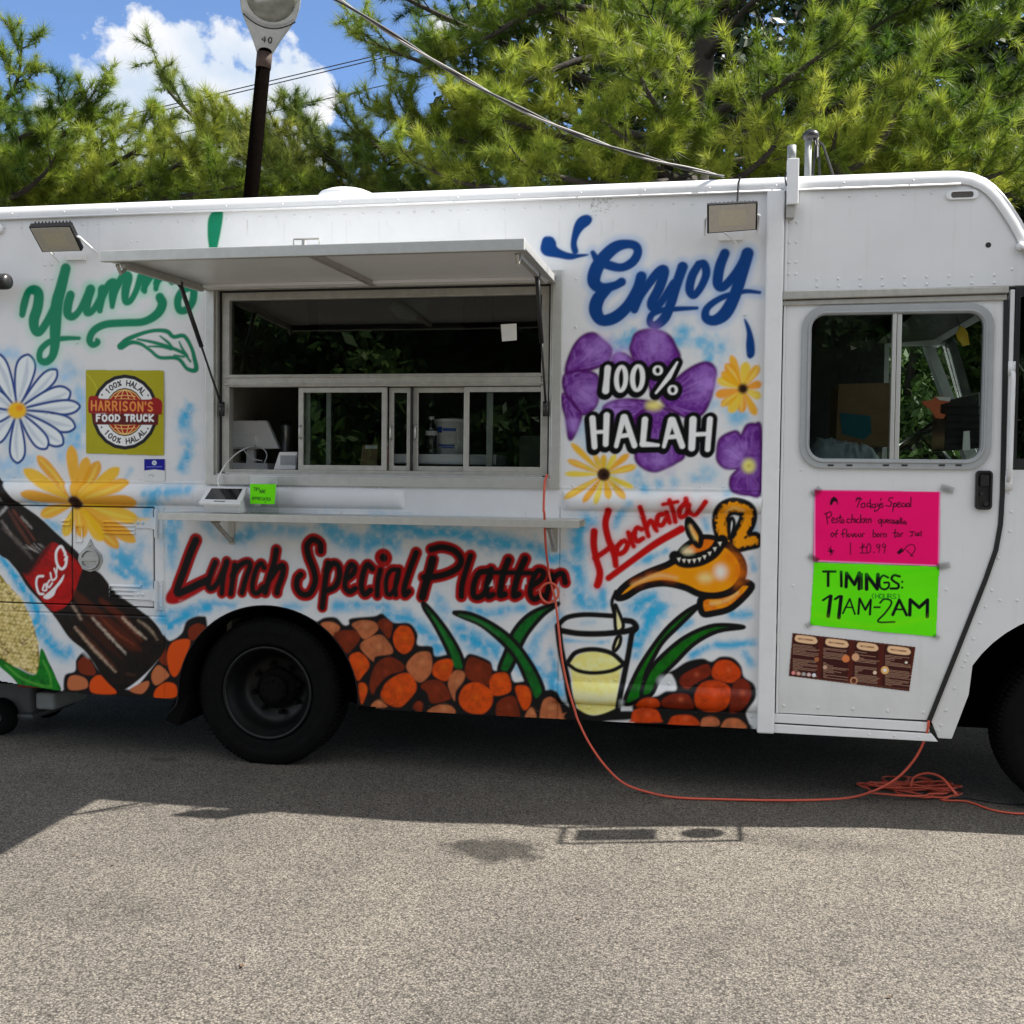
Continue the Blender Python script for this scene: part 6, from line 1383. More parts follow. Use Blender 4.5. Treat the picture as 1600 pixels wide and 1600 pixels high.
for a0, a1, z0, z1 in ((-2.35, -1.95, .62, .78), (-1.9, -1.1, .66, .74), (-2.3, -1.2, .24, .28), (-2.0, -1.2, .18, .22)):
    n = 10; b = MB()
    for k in range(n):
        A, B_ = a0+(a1-a0)*k/n, a0+(a1-a0)*(k+1)/n; R = .0965
        b.add([(x+R*math.cos(A), .30+R*math.sin(A), zb+z0*H), (x+R*math.cos(B_), .30+R*math.sin(B_), zb+z0*H), (x+R*math.cos(B_), .30+R*math.sin(B_), zb+z1*H), (x+R*math.cos(A), .30+R*math.sin(A), zb+z1*H)], [(0, 1, 2, 3)])
    b.build('tub_label', MT['blue'], o)
o, P = thing_box('white_tray', 'long white tray on the counter under the bucket', 'tray', [(612,711),(775,712),(775,727),(612,724)], .14, .46, 'plastic_w', 'tray_body'); b = MB(); b.box(P[0][0]-.004, P[1][0]+.004, .135, .465, P[0][1]-.004, P[0][1]+.006); b.build('tray_rim', MT['plastic_w'], o)
o, P = thing_box('napkin_stack', 'brown stack of paper bags behind the middle sash', 'paper bags', [(566,695),(590,693),(590,730),(562,730)], .34, .46, 'card'); b = MB(); b.box(P[0][0]+.02, P[1][0], .335, .34, P[1][1]-.03, P[1][1]-.012); b.build('paper_band', MT['plastic_w'], o)
o, P = thing_box('squeeze_bottle', 'dark red sauce bottle next to the brown paper bags', 'sauce bottle', [(598,697),(608,697),(608,728),(597,728)], .30, .34, 'red'); b = MB(); b.lathe([(.014, 0), (.005, .035), (.001, .036)], ((P[0][0]+P[1][0])/2, .32, P[0][1]), 'z', 12); b.build('nozzle', MT['plastic_w'], o)
q = [(782.5, 507), (807, 505.5), (807.5, 531.5), (784.5, 533.5)]
P = [px(x, y, .058) for x, y in q]; b = MB(); b.slab([(P[3][0], .058, P[3][1]), (P[2][0], .058, P[2][1]), (P[1][0], .057, P[1][1]), (P[0][0], .057, P[0][1])], .0006); tag(b.build('paper_note', MT['plastic_w']), 'small blank white note taped on the dark upper pane', 'note')
def bag(name, cx, cy, Y, r, label, mat, sc, seed):
    rng = random.Random(seed); x, z = px(cx, cy, Y); b = MB(); b.ball((x, Y, z), r, 20, 12, sc)
    b.v = [(vx+rng.gauss(0, r*.07), vy+rng.gauss(0, r*.05), vz+rng.gauss(0, r*.06)) for vx, vy, vz in b.v]
    o = empty(name, (x, Y, z-r*sc[2]), label, 'bag'); b.build('bag_body', MT[mat], o, smooth=True)
    b = MB(); b.tube([(x, Y, z+r*sc[2]*.8), (x+.01, Y, z+r*sc[2]+.05)], [.03, .012], 8); b.build('bag_neck', MT[mat], o, smooth=True)
bag('plastic_bag', 640, 478, .35, .10, 'pale bag of cups hanging behind the upper pane', 'film', (1.2, .6, .8), 3)
# ---------------------------------------------------------------- things seen through the cab window
o, P = thing_box('cardboard_box', 'tall brown cardboard box on the passenger seat side', 'box', [(1310,600),(1392,598),(1392,697),(1306,697)], 1.15, 1.5, 'card', 'carton', .002)
A = [px(x, y, 1.145) for x, y in ((1312,645),(1360,650),(1362,676),(1350,687),(1316,678))]; b = MB(); b.prism(A, 1.1465, 1.149); b.build('printed_patch', MT['teal'], o)
rngm = np.random.default_rng(4); n1, n2 = 40, 16; b = MB(); v = []
for j in range(n2):
    for i in range(n1):
        u, w = i/(n1-1), j/(n2-1); X, Z = px(1258+130*u, 722, .35); h = (.24-.07*u)*min(1., math.sin(math.pi*min(max(u*.9+.08, 0), 1))*1.6)*math.sin(math.pi*w)**.5; v.append((X, .12+.5*w, 1.66+h+rngm.normal(0, .006)))
b.add(v, [(j*n1+i, j*n1+i+1, (j+1)*n1+i+1, (j+1)*n1+i) for j in range(n2-1) for i in range(n1-1)]); tag(b.build('film_roll', MT['film'], smooth=True), 'crumpled clear plastic wrap on the ledge behind the cab window', 'plastic wrap')
b = MB(); b.box(.5, 1.5, .06, .5, 1.60, 1.655); b.build('door_ledge', MT['insided'], cb)
o, P = thing_box('black_crate', 'tall black ribbed bin behind the right half of the cab window', 'bin', [(1478,626),(1532,612),(1533,700),(1476,704)], .62, .95, 'plastic_k', 'bin_body', .01)
for k in range(6):
    z = P[3][1]+.03+k*.04; b = MB() if k == 0 else b; b.box(P[3][0]+.004, P[1][0]+.006, .612, .62, z, z+.014)
b.build('bin_ribs', MT['black'], o)
A = [px(x, y, .60) for x, y in ((1506,674),(1515,673),(1516,703),(1504,704))]; b = MB(); b.prism(A, .600, .611); b.build('paper_slip', MT['plastic_w'], o)
A = [px(x, y, .55) for x, y in ((1440,627),(1456,625),(1462,619),(1486,621),(1484,628),(1470,632),(1469,645),(1478,648),(1474,654),(1462,653),(1455,640),(1446,634))]; b = MB(); b.prism(A, .55, .57)
o = empty('orange_bag', (A[0][0], .56, A[8][1]), 'crumpled orange paper bag beside the black bin', 'bag'); b.build('bag_body', MT['orange2'], o); A2 = [px(x, y, .545) for x, y in ((1462,620),(1486,621),(1484,627),(1468,625))]; b = MB(); b.prism(A2, .545, .549); b.build('white_top', MT['plastic_w'], o)
A = [px(x, y, 1.2) for x, y in ((1494,523),(1500,509),(1507,512),(1512,520),(1514,532),(1515,538),(1504,541),(1501,535),(1497,532))]; b = MB(); b.prism(A, 1.2, 1.215); o = empty('hanging_tag', (A[0][0], 1.2, A[6][1]), 'yellow cut-out air freshener hanging at the windshield', 'air freshener'); b.build('tag_card', MT['yellow'], o); b = MB(); b.tube([(A[1][0], 1.207, A[1][1]-.005), (A[1][0]-.03, 1.2, A[1][1]+.1)], .003, 6); b.build('string', MT['cable'], o)

# ---------------------------------------------------------------- cord and cables
def ground_pt(x, y): g = on_ground(x, y, .008); return (g[0], g[1], .008)
c1 = curve([(855,741,-.024),(851.5,752,-.03),(850,775,-.06),(849.5,798,-.31),(850.5,803,-.312),(852.5,850,-.16),(857,890,-.04),(862,915,-.03),(868,940,-.03),(873,985,-.03),(879,1035,-.035),(889,1080,-.035),(903,1125,-.03)], 0)
gp = [ground_pt(*p) for p in ((1060,1246.5),(1130,1249),(1200,1250.5),(1270,1250),(1330,1246))]
up1 = []
for (x, y, Y) in ((920,1160,-.03),(945,1196,-.025),(975,1224,-.02),(1015,1240,-.015)):
    X, Z = at(x, y, Y); up1.append((X, Y, max(Z, .008)))
up2 = []
for (x, y, Y) in ((1372,1233,.08),(1405,1213,.06),(1430,1185,.03),(1445,1155,-.0),(1450,1137,-.018),(1451,1126,-.02)):
    X, Z = at(x, y, Y); up2.append((X, Y, max(Z, .008)))
raw = np.array(c1[:-1:2]+[c1[-1]]+up1+gp+up2)
sm = spline(raw, False, 5)
b = MB(); b.tube([tuple(p) for p in sm], .0065, 8)
lp = curve([(866,938,-.04),(856,942,-.04),(846,934,-.042),(844,922,-.042),(851,913,-.042),(862,911,-.04),(871,919,-.036),(872,931,-.036),(866,939,-.036)], 0); b.tube(lp, .0065, 8)
# coil on the asphalt
rngc = random.Random(12); cc = ground_pt(1442, 1239)
pts = []
for k in range(9):
    ox, oy = rngc.gauss(0, .07), rngc.gauss(.0, .05); rx, ry = rngc.uniform(.08, .22), rngc.uniform(.03, .13); t0 = rngc.uniform(0, .6)
    for i in range(14):
        t = t0+2*math.pi*i/14; w_ = 1+.16*math.sin(3*t+k)+.08*math.sin(5*t+2*k); pts.append((cc[0]+ox+rx*w_*math.cos(t), cc[1]+oy+.06+ry*w_*math.sin(t), .008+.005*(k % 5)+.01*rngc.random()))
pts += [(cc[0]+.2, cc[1]+.02, .012)]+[ground_pt(*p) for p in ((1470,1250),(1510,1252),(1545,1264),(1575,1270),(1610,1272),(1700,1276))]
b.tube([tuple(p) for p in spline(np.array(pts), False, 3)], .0055, 7)
ar_ = [(at(x, y, Y)[0], Y, max(at(x, y, Y)[1], .01)) for x, y, Y in ((1423,1230,.25),(1428,1215,.25),(1448,1208,.23),(1470,1214,.18),(1485,1230,.12),(1496,1243,.08))]
b.tube([tuple(p) for p in spline(np.array(ar_), False, 5)], .0065, 7)
tag(b.build('extension_cord', MT['orange'], smooth=True), 'orange extension cord looping from the window to a heap by the front wheel', 'cord')
b = MB(); b.tube([ground_pt(*p) for p in ((1470,1247),(1510,1246),(1560,1254),(1620,1258),(1750,1262))], .006, 6); tag(b.build('ground_cable', MT['cable']), 'thin dark cable lying beside the orange cord toward the front wheel', 'cable')
A = Vector((*px(1131, 276, .05)[:1], .05, px(1131, 276, .05)[1])); B_ = Vector((px(530, 0, -1.2)[0], -1.2, px(530, 0, -1.2)[1])); C_ = A+(B_-A)*1.9
SC = empty('service_cable', tuple(A), 'thick twisted grey and black service cable slanting down to the truck roof', 'cable')
for ph, nm, mt, rr_ in ((0, 'bare_strand', 'cablel', .0050), (math.pi, 'insulated_strand', 'cable', .0062)):
    b = MB(); b.tube([tuple(A.lerp(C_, k/90)+Vector((0, .0062*math.cos(k*.42+ph), .0062*math.sin(k*.42+ph)-.12*math.sin(math.pi*min(k/90*1.9, 1.))))) for k in range(91)], rr_, 6)
    b.build(nm, MT[mt], SC, smooth=True)
for i, (p0, p1, r) in enumerate((((215,176),(600,84),.011),((215,182),(600,90),.011),((384,184),(640,124),.010))):
    a, c = on_plane([p0], 16)[0], on_plane([p1], 16)[0]; d = c-a
    b = MB(); e0, e1 = a-d*2.0, a+d*5.; b.tube([(e0[0]+(e1[0]-e0[0])*k/24, 16, e0[1]+(e1[1]-e0[1])*k/24) for k in range(25)], r, 6)
    tag(b.build('power_line', MT['cable']), ('upper of the two close parallel power lines across the cloud', 'lower of the two close parallel power lines across the cloud', 'single power line lowest over the tree tops')[i], 'power line', 'overhead power lines')

# ---------------------------------------------------------------- street lamp behind the truck
LY = 3.1
def lp_(x, y, Y): a = at(x, y, Y); return Vector((a[0], Y, a[1]))
base = lp_(392, 305, LY); top = lp_(414, 78, LY); d = (top-base); g = base-d*(base.z/d.z)
LAMP = empty('street_lamp', (g.x, g.y, 0), 'leaning dark lamp post with grey luminaire behind the truck', 'street lamp')
b = MB(); b.tube([tuple(g), tuple(base), tuple(top)], [.085, .064, .060], 16); b.build('post', MT['pole'], LAMP, smooth=True)
b = MB(); b.tube([tuple(top-d.normalized()*.16), tuple(top-d.normalized()*.03)], .066, 16); b.build('post_collar', material('rusty_collar', (.05, .028, .02), .8, noise=.5, nscale=20.), LAMP, smooth=True)
tip = lp_(431, -75, LY-.62)
ax = (tip-top).normalized(); sd = ax.cross(Vector((0, 0, 1))).normalized(); nr = sd.cross(ax).normalized()
if nr.y > 0: nr = -nr
prof_ = [(0., .070, .06), (.04, .082, .07), (.16, .125, .085), (.30, .185, .10), (.40, .225, .11), (.52, .245, .115), (.66, .245, .11), (.80, .20, .09), (.92, .11, .06), (.98, .03, .03)]
Lh = (tip-top).length
b = MB(); n = 28; v = []
for t, w, h in prof_:
    for k in range(n):
        a = 2*math.pi*k/n; u, s_ = math.cos(a), math.sin(a)
        p = top+ax*(t*Lh-.03)+sd*(u*w)+nr*(s_*h*(.45 if s_ > 0 else 1.))
        v.append(tuple(p))
b.add(v, [(i*n+k, i*n+(k+1) % n, (i+1)*n+(k+1) % n, (i+1)*n+k) for i in range(len(prof_)-1) for k in range(n)]+[tuple(range(n))])
hd = b.build('luminaire', MT['lampbody'], LAMP, smooth=True)
b = MB(); v = []; m_ = 12
for j in range(m_+1):
    r = j/m_
    for k in range(n):
        a = 2*math.pi*k/n; p = top+ax*(.60*Lh)+ax*(math.sin(a)*r*.255*Lh)+sd*(math.cos(a)*r*.205)+nr*(.055+.085*math.sqrt(max(1-r*r, 0)))
        v.append(tuple(p))
b.add(v, [(j*n+k, j*n+(k+1) % n, (j+1)*n+(k+1) % n, (j+1)*n+k) for j in range(m_) for k in range(n)]); b.build('glass_bowl', MT['lamprefl'], hd, smooth=True)
b = MB(); b.tube([tuple(top+ax*(Lh*.40-.0)+sd*x+nr*(.062+.02*(1-(x/.2)**2))-ax*(.09*(1-(x/.225)**2))) for x in np.linspace(-.215, .215, 18)], .006, 6); b.build('housing_seam', MT['seal'], hd)
b = MB()
for ch, ox in (('4', .040), ('0', -.012)):
    for st in GLY[ch]: b.tube([tuple(top+ax*(.155-.055*v_)+sd*(ox-.032*u_)+nr*.046) for u_, v_ in st], .0045, 5)
b.build('pole_number', MT['seal'], hd)

# ---------------------------------------------------------------- small wheeled unit under the tail
G = empty('wheeled_generator', (-4.25, .55, 0), 'grey wheeled unit with red end half hidden under the truck tail', 'generator')
b = MB(); b.box(-4.62, -4.06, .38, .80, .13, .34); b.box(-4.62, -4.04, .36, .82, .10, .14); b.build('housing', MT['greym'], G, bevel=.02)
b = MB(); b.box(-4.16, -4.02, .375, .5, .30, .36); b.build('tail_reflector', MT['red'], G, bevel=.008)
b = MB(); b.box(-4.06, -3.92, .40, .76, .16, .27); b.build('end_cap', MT['grey'], G, bevel=.02)
for y in (.33, .80):
    b = MB(); b.lathe([(.03, 0), (.06, -.01), (.11, -.005), (.115, .02), (.115, .05), (.06, .06)], (-4.27, y, .116), 'y', 28); b.build('wheel', MT['tyre'], G, smooth=True)
b = MB(); b.tube([(-4.62, .4, .3), (-4.7, .4, .42), (-4.7, .78, .42), (-4.62, .78, .3)], .014, 8); b.build('handle', MT['alud'], G, smooth=True)

# bits of dry leaf on the sunlit asphalt
lm = material('dry_leaf', (.10, .06, .03), .8, noise=.4, nscale=60.)
for k, (x, y, r) in enumerate([(115,1338,.3),(176,1353,1.2),(378,1511,2.),(905,1437,2.6),(1390,1560,.2),]):
    g = on_ground(x, y, 0); s_ = .009+.005*((k*37) % 5)/5; n = 6; v = []
    for i in range(n+1):
        u = i/n-.5; w = .38*s_*math.sin(math.pi*(i/n))**.7+.0008; h = .003+.005*(2*u)**2*(.5+.1*k)
        for sg in (-1, 0, 1):
            lx, ly = 2*u*s_, sg*w; v.append((g[0]+lx*math.cos(r)-ly*math.sin(r), g[1]+lx*math.sin(r)+ly*math.cos(r), h+.002*abs(sg)))
    b = MB(); b.add(v, [(3*i+j, 3*i+j+1, 3*i+j+4, 3*i+j+3) for i in range(n) for j in (0, 1)])
    tag(b.build('dry_leaf', lm, smooth=True), 'tiny curled brown leaf fragment lying on the sunlit asphalt in the foreground', 'leaf', 'leaf bits on the sunlit asphalt')
# ---------------------------------------------------------------- trees
def leaf_material(name, dark, mid, light, trans):
    m = bpy.data.materials.new(name); m.use_nodes = True; t = m.node_tree; N, L = t.nodes, t.links
    b = N['Principled BSDF']; a = N.new('ShaderNodeAttribute'); a.attribute_name = 'tone'
    r = N.new('ShaderNodeValToRGB'); e = r.color_ramp.elements; e[0].position = 0.; e[0].color = (*dark, 1); e[1].position = 1.; e[1].color = (*light, 1); k = e.new(.5); k.color = (*mid, 1)
    L.new(a.outputs['Fac'], r.inputs[0]); L.new(r.outputs[0], b.inputs['Base Color']); b.inputs['Roughness'].default_value = .5; b.inputs['Specular IOR Level'].default_value = .35
    tr = N.new('ShaderNodeBsdfTranslucent'); L.new(r.outputs[0], tr.inputs[0]); mx = N.new('ShaderNodeMixShader'); mx.inputs[0].default_value = trans
    L.new(b.outputs[0], mx.inputs[1]); L.new(tr.outputs[0], mx.inputs[2]); L.new(mx.outputs[0], N['Material Output'].inputs[0]); return m
PINE = leaf_material('pine_needles', (.030, .078, .010), (.150, .225, .020), (.38, .42, .055), .5)
PINE2 = leaf_material('blue_pine_needles', (.04, .09, .02), (.14, .20, .03), (.28, .31, .05), .45)
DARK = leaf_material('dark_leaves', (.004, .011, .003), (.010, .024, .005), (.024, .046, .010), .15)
MID = leaf_material('hedge_leaves', (.03, .07, .015), (.06, .12, .025), (.11, .17, .04), .3)

def tri_mesh(name, V, tone, mat, parent, per=3):
    """V (n, per, 3) separate small faces with one tone each"""
    n = len(V); me = bpy.data.meshes.new(name)
    me.vertices.add(n*per); me.vertices.foreach_set('co', V.astype(np.float32).ravel())
    me.loops.add(n*per); me.loops.foreach_set('vertex_index', np.arange(n*per, dtype=np.int32))
    me.polygons.add(n); me.polygons.foreach_set('loop_start', np.arange(0, n*per, per, dtype=np.int32)); me.polygons.foreach_set('loop_total', np.full(n, per, np.int32))
    me.update(calc_edges=True)
    a = me.attributes.new('tone', 'FLOAT', 'POINT'); a.data.foreach_set('value', np.repeat(tone, per).astype(np.float32))
    me.materials.append(mat); o = bpy.data.objects.new(name, me); COL.objects.link(o)
    o.parent = parent; o.matrix_parent_inverse = Matrix.Translation(-Vector(parent.location)); return o

def needles(cent, dirs, L, n, rng, width=.0024, spread=.85):
    """long-needled tufts: cent (k,3), dirs (k,3)"""
    k = len(cent); r = rng.normal(size=(k, n, 3)); r /= np.linalg.norm(r, axis=2, keepdims=True)
    d = dirs[:, None]*.75+r*spread; d /= np.linalg.norm(d, axis=2, keepdims=True)
    ln = L[:, None]*rng.uniform(.65, 1.1, (k, n)); tip = cent[:, None]+d*ln[..., None]; tip[..., 2] -= .10*ln*rng.random((k, n))
    base = cent[:, None]-dirs[:, None]*(rng.random((k, n))*.06)[..., None]+np.zeros((k, n, 3))
    s = np.cross(d, rng.normal(size=(k, n, 3))); s /= np.linalg.norm(s, axis=2, keepdims=True)
    V = np.stack([base-s*width, base+s*width, tip], 2); return V.reshape(-1, 3, 3)

def unit(v): return v/np.linalg.norm(v, axis=-1, keepdims=True)
def pine(name, label, trunk, limbs, seed, mat, dens=1., group=None, need=38, tone0=.5):
    """trunk: list of (x,y,z,r); limbs: list of (points, start radius)"""
    rng = np.random.default_rng(seed); o = empty(name, trunk[0][:3], label, 'tree', group)
    b = MB(); b.tube([p[:3] for p in trunk], [p[3] for p in trunk], 14)
    cs, ds, ls, tn = [], [], [], []
    def tufts_along(P, t0, step, tone):
        seg = np.diff(P, axis=0); ln = np.linalg.norm(seg, axis=1); tot = ln.sum(); s = np.arange(t0*tot, tot, step); cum = np.concatenate([[0], np.cumsum(ln)])
        for q in list(s)+[tot]:
            i = min(np.searchsorted(cum, q, 'right')-1, len(seg)-1); u = (q-cum[i])/ln[i]; p = P[i]+seg[i]*u; dd = unit(seg[i])
            end = q > tot*.97
            jd = unit(dd*(1.2 if end else .7)+rng.normal(size=3)*(.15 if end else .55)+np.array([0, 0, .25]))
            cs.append(p); ds.append(jd); ls.append(rng.uniform(.10, .15)*(1.15 if end else .9)); tn.append(tone+rng.normal(0, .07)+(.12 if end else 0))
    for pts, r0 in limbs:
        P = spline(np.array(pts, float), False, 6); tot = np.linalg.norm(np.diff(P, axis=0), axis=1).sum()
        b.tube([tuple(p) for p in P], list(np.linspace(r0, .009, len(P))), 7)
        ltone = tone0+rng.normal(0, .2); nsub = int(tot/.15*dens); side = 1
        cum = np.concatenate([[0], np.cumsum(np.linalg.norm(np.diff(P, axis=0), axis=1))])
        for k in range(nsub):
            u = .34+.66*(k+rng.random())/nsub; i = min(np.searchsorted(cum, u*tot, 'right')-1, len(P)-2); p = P[i]+(P[i+1]-P[i])*rng.random(); d = unit(P[i+1]-P[i])
            side = -side; w = unit(np.cross(d, [0, 0, 1.])); out = unit(d*rng.uniform(.5, 1.)+w*side*rng.uniform(.4, 1.1)+np.array([0, 0, rng.uniform(-.25, .6)]))
            sl = rng.uniform(.35, .75)*(1.15-.55*u)*min(1., tot/2.2+.3)
            mid = p+out*sl*.5+rng.normal(0, .02, 3); end = p+unit(out+np.array([0, 0, .28]))*sl
            S_ = np.array([p, mid, end]); b.tube([tuple(q) for q in S_], [.009, .007, .004], 4)
            st = ltone+rng.normal(0, .14)
            tufts_along(S_, .3, .07, st)
            for j in range(rng.integers(2, 5)):
                uu = rng.uniform(.25, .9); q = p+(end-p)*uu; o2 = unit(out*.8+rng.normal(size=3)*.6+np.array([0, 0, .2])); e2 = q+o2*rng.uniform(.12, .30)
                b.tube([tuple(q), tuple(e2)], [.005, .003], 3, cap=False); tufts_along(np.array([q, e2]), .3, .06, st+rng.normal(0, .06))
        tufts_along(P[-max(2, int(len(P)*.25)):], .5 if len(P) < 4 else 0., .07, ltone+.1)
    b.build('trunk', MT['bark'], o, smooth=True)
    cs, ds, ls, tn = map(np.array, (cs, ds, ls, tn))
    V = needles(cs, ds, ls, need, rng); tone = np.clip(np.repeat(tn, need)+rng.normal(0, .08, len(V)), 0, 1)
    tri_mesh('crown', V, tone, mat, o); return o, len(V)
def PX(x, y, Y): a = at(x, y, Y); return (a[0], Y, a[1])
def limbs_px(L): return [([PX(*p) for p in pts], r) for pts, r in L]
A0 = PX(1090, 300, 5.6)
tr = [(A0[0], 5.6, 0, .24), (A0[0]+.05, 5.6, 2.5, .20), (A0[0]-.05, 5.65, 4.5, .16), (A0[0]+.05, 5.6, 6.4, .11), (A0[0], 5.6, 7.6, .06)]
cx_ = 1090
right = limbs_px([
 ([(1085,285,5.5),(900,300,4.4),(740,290,3.9),(640,250,3.7)], .05), ([(1085,280,5.5),(860,250,4.8),(700,215,4.4),(575,170,4.3)], .055), ([(1085,230,5.5),(900,190,4.9),(720,120,4.6),(560,60,4.5)], .06), ([(1085,200,5.6),(880,110,5.3),(700,30,5.0),(560,-40,4.8)], .06),
 ([(1085,60,5.6),(980,30,5.2),(860,10,4.8),(760,60,4.5),(660,110,4.2)], .06), ([(1085,160,5.6),(960,90,4.8),(840,120,4.2),(760,180,3.9)], .05), ([(1085,280,5.5),(960,290,4.2),(850,270,3.7),(800,240,3.5)], .045),
 ([(1090,290,5.4),(1040,270,4.4),(980,220,3.8),(930,180,3.6)], .045), ([(1090,260,5.4),(1060,220,4.3),(1010,140,3.7),(990,90,3.5)], .045), ([(1095,290,5.4),(1150,280,4.3),(1200,240,3.7),(1220,200,3.5)], .045),
 ([(1095,300,5.5),(1230,300,4.4),(1350,250,3.9),(1400,180,3.8),(1440,110,3.8)], .055), ([(1095,290,5.5),(1260,290,4.8),(1420,260,4.3),(1530,190,4.1)], .055), ([(1095,230,5.5),(1250,190,4.9),(1430,110,4.5),(1580,40,4.4)], .06), ([(1095,190,5.6),(1280,90,5.2),(1440,0,5.0)], .06),
 ([(1095,320,5.5),(1300,320,4.6),(1500,290,4.0),(1640,240,3.9)], .055), ([(1095,240,5.4),(1160,180,4.4),(1250,110,3.9),(1320,60,3.8)], .05), ([(1090,170,5.4),(1050,80,4.6),(1000,0,4.1)], .05),
 ([(1095,330,5.5),(1380,330,4.9),(1600,300,4.6),(1760,260,4.6)], .055), ([(1095,150,5.6),(1350,60,5.4),(1600,-60,5.2)], .06), ([(1090,120,5.6),(840,0,5.6),(640,-120,5.5)], .06), ([(1090,60,5.6),(900,-80,5.4)], .05), ([(1090,60,5.6),(1250,-80,5.4)], .05), ([(1090,30,5.6),(1400,-140,5.6)], .05),
 ([(1085,260,5.7),(900,240,5.8),(740,230,5.7),(600,240,5.6)], .05), ([(1095,260,5.7),(1300,230,5.8),(1500,170,5.6),(1640,130,5.6)], .05), ([(1080,300,5.4),(860,310,4.9),(720,310,4.6),(600,290,4.5)], .045),
 ([(1095,290,5.4),(1400,310,4.4),(1470,260,4.0),(1500,215,3.9)], .045), ([(1095,290,5.4),(1290,280,4.2),(1300,240,3.8),(1310,190,3.7)], .045),
 ([(1085,150,5.6),(930,60,5.0),(800,-20,4.6),(700,-60,4.5)], .05), ([(1095,100,5.6),(1180,0,5.0),(1280,-60,4.6)], .05), ([(1090,230,5.4),(950,230,4.6),(830,200,4.2),(690,165,4.1)], .045), ])
oA, nA = pine('pine_tree', 'large sunlit long-needled pine rising behind the cab and roof', tr, right, 21, PINE, 1.0, 'pines behind the truck')
B0 = PX(-170, 300, 6.2)
tb = [(B0[0], 6.2, 0, .2), (B0[0], 6.2, 3., .16), (B0[0]+.1, 6.2, 4.0, .09), (B0[0], 6.2, 4.5, .04)]
left = limbs_px([
 ([(-165,310,6.1),(-20,300,5.4),(120,280,4.9),(220,230,4.7),(250,190,4.6)], .05), ([(-165,300,6.1),(0,270,5.4),(100,210,4.8),(150,140,4.6)], .05), ([(-165,280,6.1),(-60,220,5.4),(20,140,5.0),(35,60,4.9)], .05), 
 ([(-165,310,6.1),(40,320,5.2),(180,300,4.6),(290,250,4.4),(340,190,4.4)], .05), ([(-165,320,6.1),(100,330,5.0),(260,310,4.4),(380,290,4.2)], .05), ([(-165,290,6.1),(-20,240,5.0),(60,200,4.5),(110,165,4.4)], .045), ([(-165,310,6.1),(0,310,4.8),(60,280,4.3),(90,240,4.2)], .045),
 ([(-165,320,6.1),(60,325,5.6),(210,290,5.5),(300,255,5.4)], .045),  ([(-165,325,6.1),(160,330,5.4),(330,320,5.0),(460,300,4.8)], .045), ([(-165,300,6.1),(20,290,5.9),(140,240,5.8),(190,200,5.8)], .045)])
oB, nB = pine('pine_tree', 'pine with loose spiky tips against the sky at far left', tb, left, 33, PINE, 1.0, 'pines behind the truck', tone0=.52)
C0 = PX(560, 300, 7.0)
tc2 = [(C0[0], 7.0, 0, .14), (C0[0], 7.0, 2.6, .10), (C0[0]-.1, 7.0, 3.7, .06)]
midl = limbs_px([
 ([(570,300,6.9),(470,280,6.2),(350,220,5.8),(270,150,5.7),(255,115,5.7)], .05), ([(570,300,6.9),(500,270,6.3),(400,210,6.0),(365,195,6.0)], .04), ([(570,290,6.9),(520,250,6.4),(470,200,6.2),(455,175,6.2)], .035),  ([(570,300,6.9),(420,300,5.8),(320,280,5.2),(260,250,5.0)], .045),
  ([(570,310,6.9),(500,300,5.8),(430,280,5.3),(370,240,5.2)], .04), ([(570,310,6.9),(560,290,5.9),(520,250,5.4),(490,225,5.3)], .04), ([(570,300,6.9),(480,310,6.0),(380,310,5.5),(300,300,5.4)], .04), ([(570,300,6.9),(660,300,6.2),(720,270,5.8),(740,230,5.7)], .04), ([(570,300,6.9),(600,260,5.8),(590,230,5.4),(560,205,5.4)], .04),
 ([(570,300,6.9),(450,250,6.6),(420,225,6.5),(405,205,6.5)], .03), ([(575,300,6.9),(540,300,5.4),(470,290,5.0),(420,265,4.9)], .035)])
oC, nC = pine('pine_tree', 'low young pine behind the lamp post, tips below the cloud', tc2, midl, 47, PINE2, 1.0, 'pines behind the truck', tone0=.62)

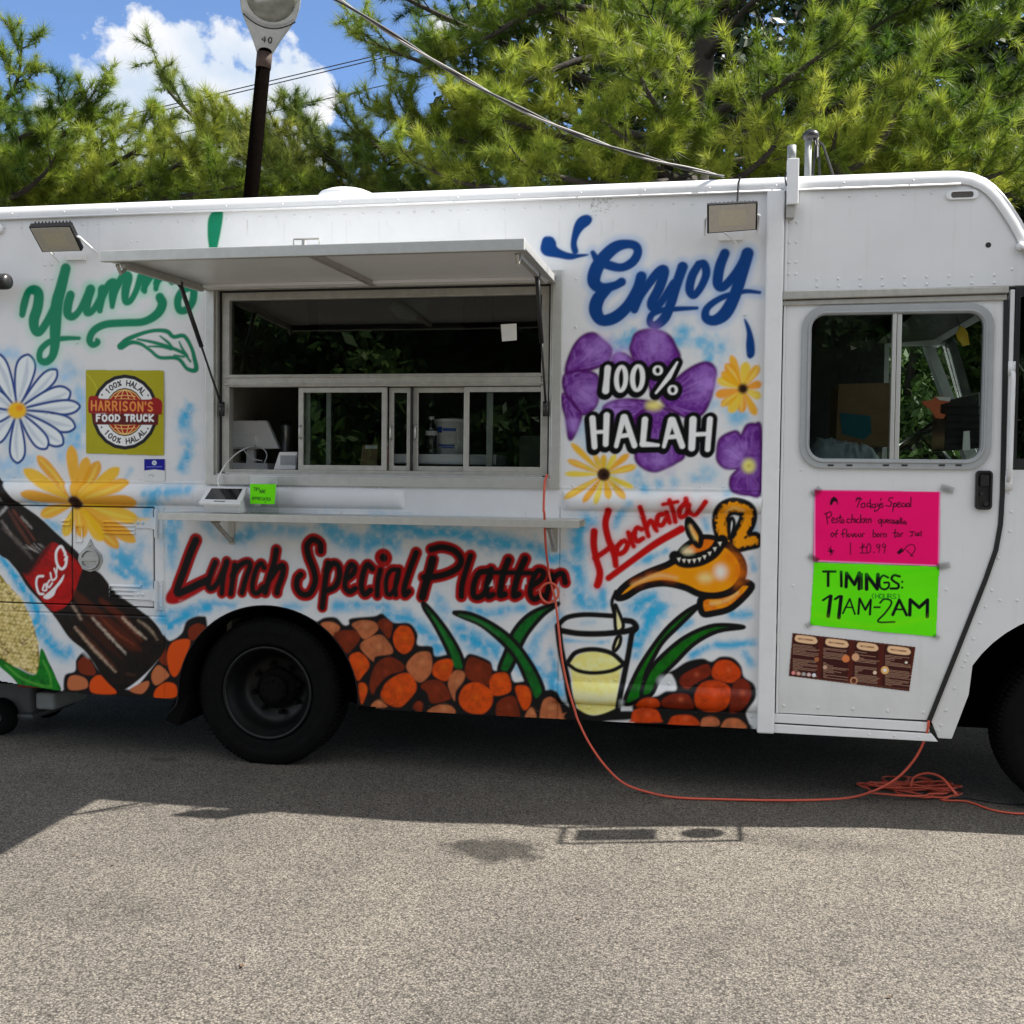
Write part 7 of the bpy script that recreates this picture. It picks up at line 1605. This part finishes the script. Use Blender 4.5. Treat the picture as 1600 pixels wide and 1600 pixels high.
# broad-leaved and dark trees farther back: clumps of small leaf faces
def leafy(name, label, x, y, H, R, seed, mat, n=26000, leaf=.09, base=.25, group='dark trees beyond the pines', trunk=True, cat='tree', tone0=.45):
    rng = np.random.default_rng(seed); o = empty(name, (x, y, 0), label, cat, group)
    b = MB()
    if trunk: b.tube([(x, y, 0), (x+.1, y, H*.35), (x, y, H*.7), (x+.1, y, H*.92)], [.22, .18, .11, .03], 10)
    else: b.tube([(x, y, 0), (x, y, H*.6)], [.05, .02], 6)
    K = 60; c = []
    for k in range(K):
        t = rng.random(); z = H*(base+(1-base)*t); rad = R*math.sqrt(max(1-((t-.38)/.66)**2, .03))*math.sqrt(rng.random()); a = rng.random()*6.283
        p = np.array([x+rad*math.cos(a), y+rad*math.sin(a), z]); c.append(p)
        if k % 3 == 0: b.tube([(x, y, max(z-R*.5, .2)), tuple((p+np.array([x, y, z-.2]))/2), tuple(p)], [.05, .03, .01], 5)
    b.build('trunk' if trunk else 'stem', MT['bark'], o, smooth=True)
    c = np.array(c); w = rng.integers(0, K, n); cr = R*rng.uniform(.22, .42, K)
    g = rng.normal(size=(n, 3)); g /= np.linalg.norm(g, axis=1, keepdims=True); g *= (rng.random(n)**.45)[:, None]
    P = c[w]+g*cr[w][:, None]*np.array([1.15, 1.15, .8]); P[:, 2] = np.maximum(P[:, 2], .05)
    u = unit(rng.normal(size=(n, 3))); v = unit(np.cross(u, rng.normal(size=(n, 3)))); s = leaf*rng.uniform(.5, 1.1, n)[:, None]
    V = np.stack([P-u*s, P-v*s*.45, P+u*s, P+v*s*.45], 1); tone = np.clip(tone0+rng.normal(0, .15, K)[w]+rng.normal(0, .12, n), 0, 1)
    tri_mesh('crown' if cat == 'tree' else 'foliage', V, tone, mat, o, 4); return o
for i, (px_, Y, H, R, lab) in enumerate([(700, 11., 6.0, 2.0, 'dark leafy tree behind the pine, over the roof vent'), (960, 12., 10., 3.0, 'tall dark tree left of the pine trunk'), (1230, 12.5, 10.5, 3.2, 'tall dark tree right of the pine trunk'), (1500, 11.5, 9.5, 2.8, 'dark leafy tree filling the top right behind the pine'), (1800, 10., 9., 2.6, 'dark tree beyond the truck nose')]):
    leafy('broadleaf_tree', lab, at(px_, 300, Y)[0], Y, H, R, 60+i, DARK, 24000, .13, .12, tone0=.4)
for i, (X, Y, H, R, lab) in enumerate([(.4, 4.1, 2.9, 1.0, 'green shrub beyond the cab, left through its window'), (1.9, 4.4, 3.1, 1.1, 'green shrub seen through the cab windshield side'), (3.4, 4.8, 3.3, 1.2, 'green shrub past the truck nose')]):
    leafy('shrub', lab, X, Y, H, R, 80+i, MID, 15000, .06, .04, 'shrubs behind the truck', False, 'shrub')
for i, (X, Y, H, R, lab) in enumerate([(-13., 9., 7., 2.8, 'leafy tree beyond the truck tail, nearest of the row'), (-19., 13., 8.5, 3.3, 'leafy tree beyond the truck tail, middle of the row'), (-27., 16., 9., 3.8, 'leafy tree beyond the truck tail, end of the row')]):
    leafy('broadleaf_tree', lab, X, Y, H, R, 70+i, MID, 12000, .2, .08, 'trees past the truck tail', tone0=.3)
# tree line the glass mirrors; back row added to close bright gaps in it
for i, (X, Y, H, R, lab) in enumerate([(-9., -19., 8.5, 3.4, 'leafy tree across the lot, left of those mirrored in the window'), (-3.2, -20., 9.5, 3.6, 'leafy tree across the lot, mirrored in the middle of the upper pane'), (2.6, -19.5, 8.0, 3.2, 'leafy tree across the lot, mirrored at the right of the pane'), (8.5, -20., 9., 3.4, 'leafy tree across the lot, farthest right'), (-6., -25., 10., 4., 'taller leafy tree in the back row across the lot, left'), (0., -25., 10., 4., 'taller leafy tree in the back row across the lot, middle'), (6.5, -26., 9.5, 4., 'taller leafy tree in the back row across the lot, right'), (12., -25., 9.5, 4., 'taller leafy tree in the back row across the lot, far right')]):
    leafy('broadleaf_tree', lab, X, Y, H, R, 90+i, MID, 42000, .24, .02, 'trees across the lot', tone0=.25)
print('needles', nA, nB, nC)
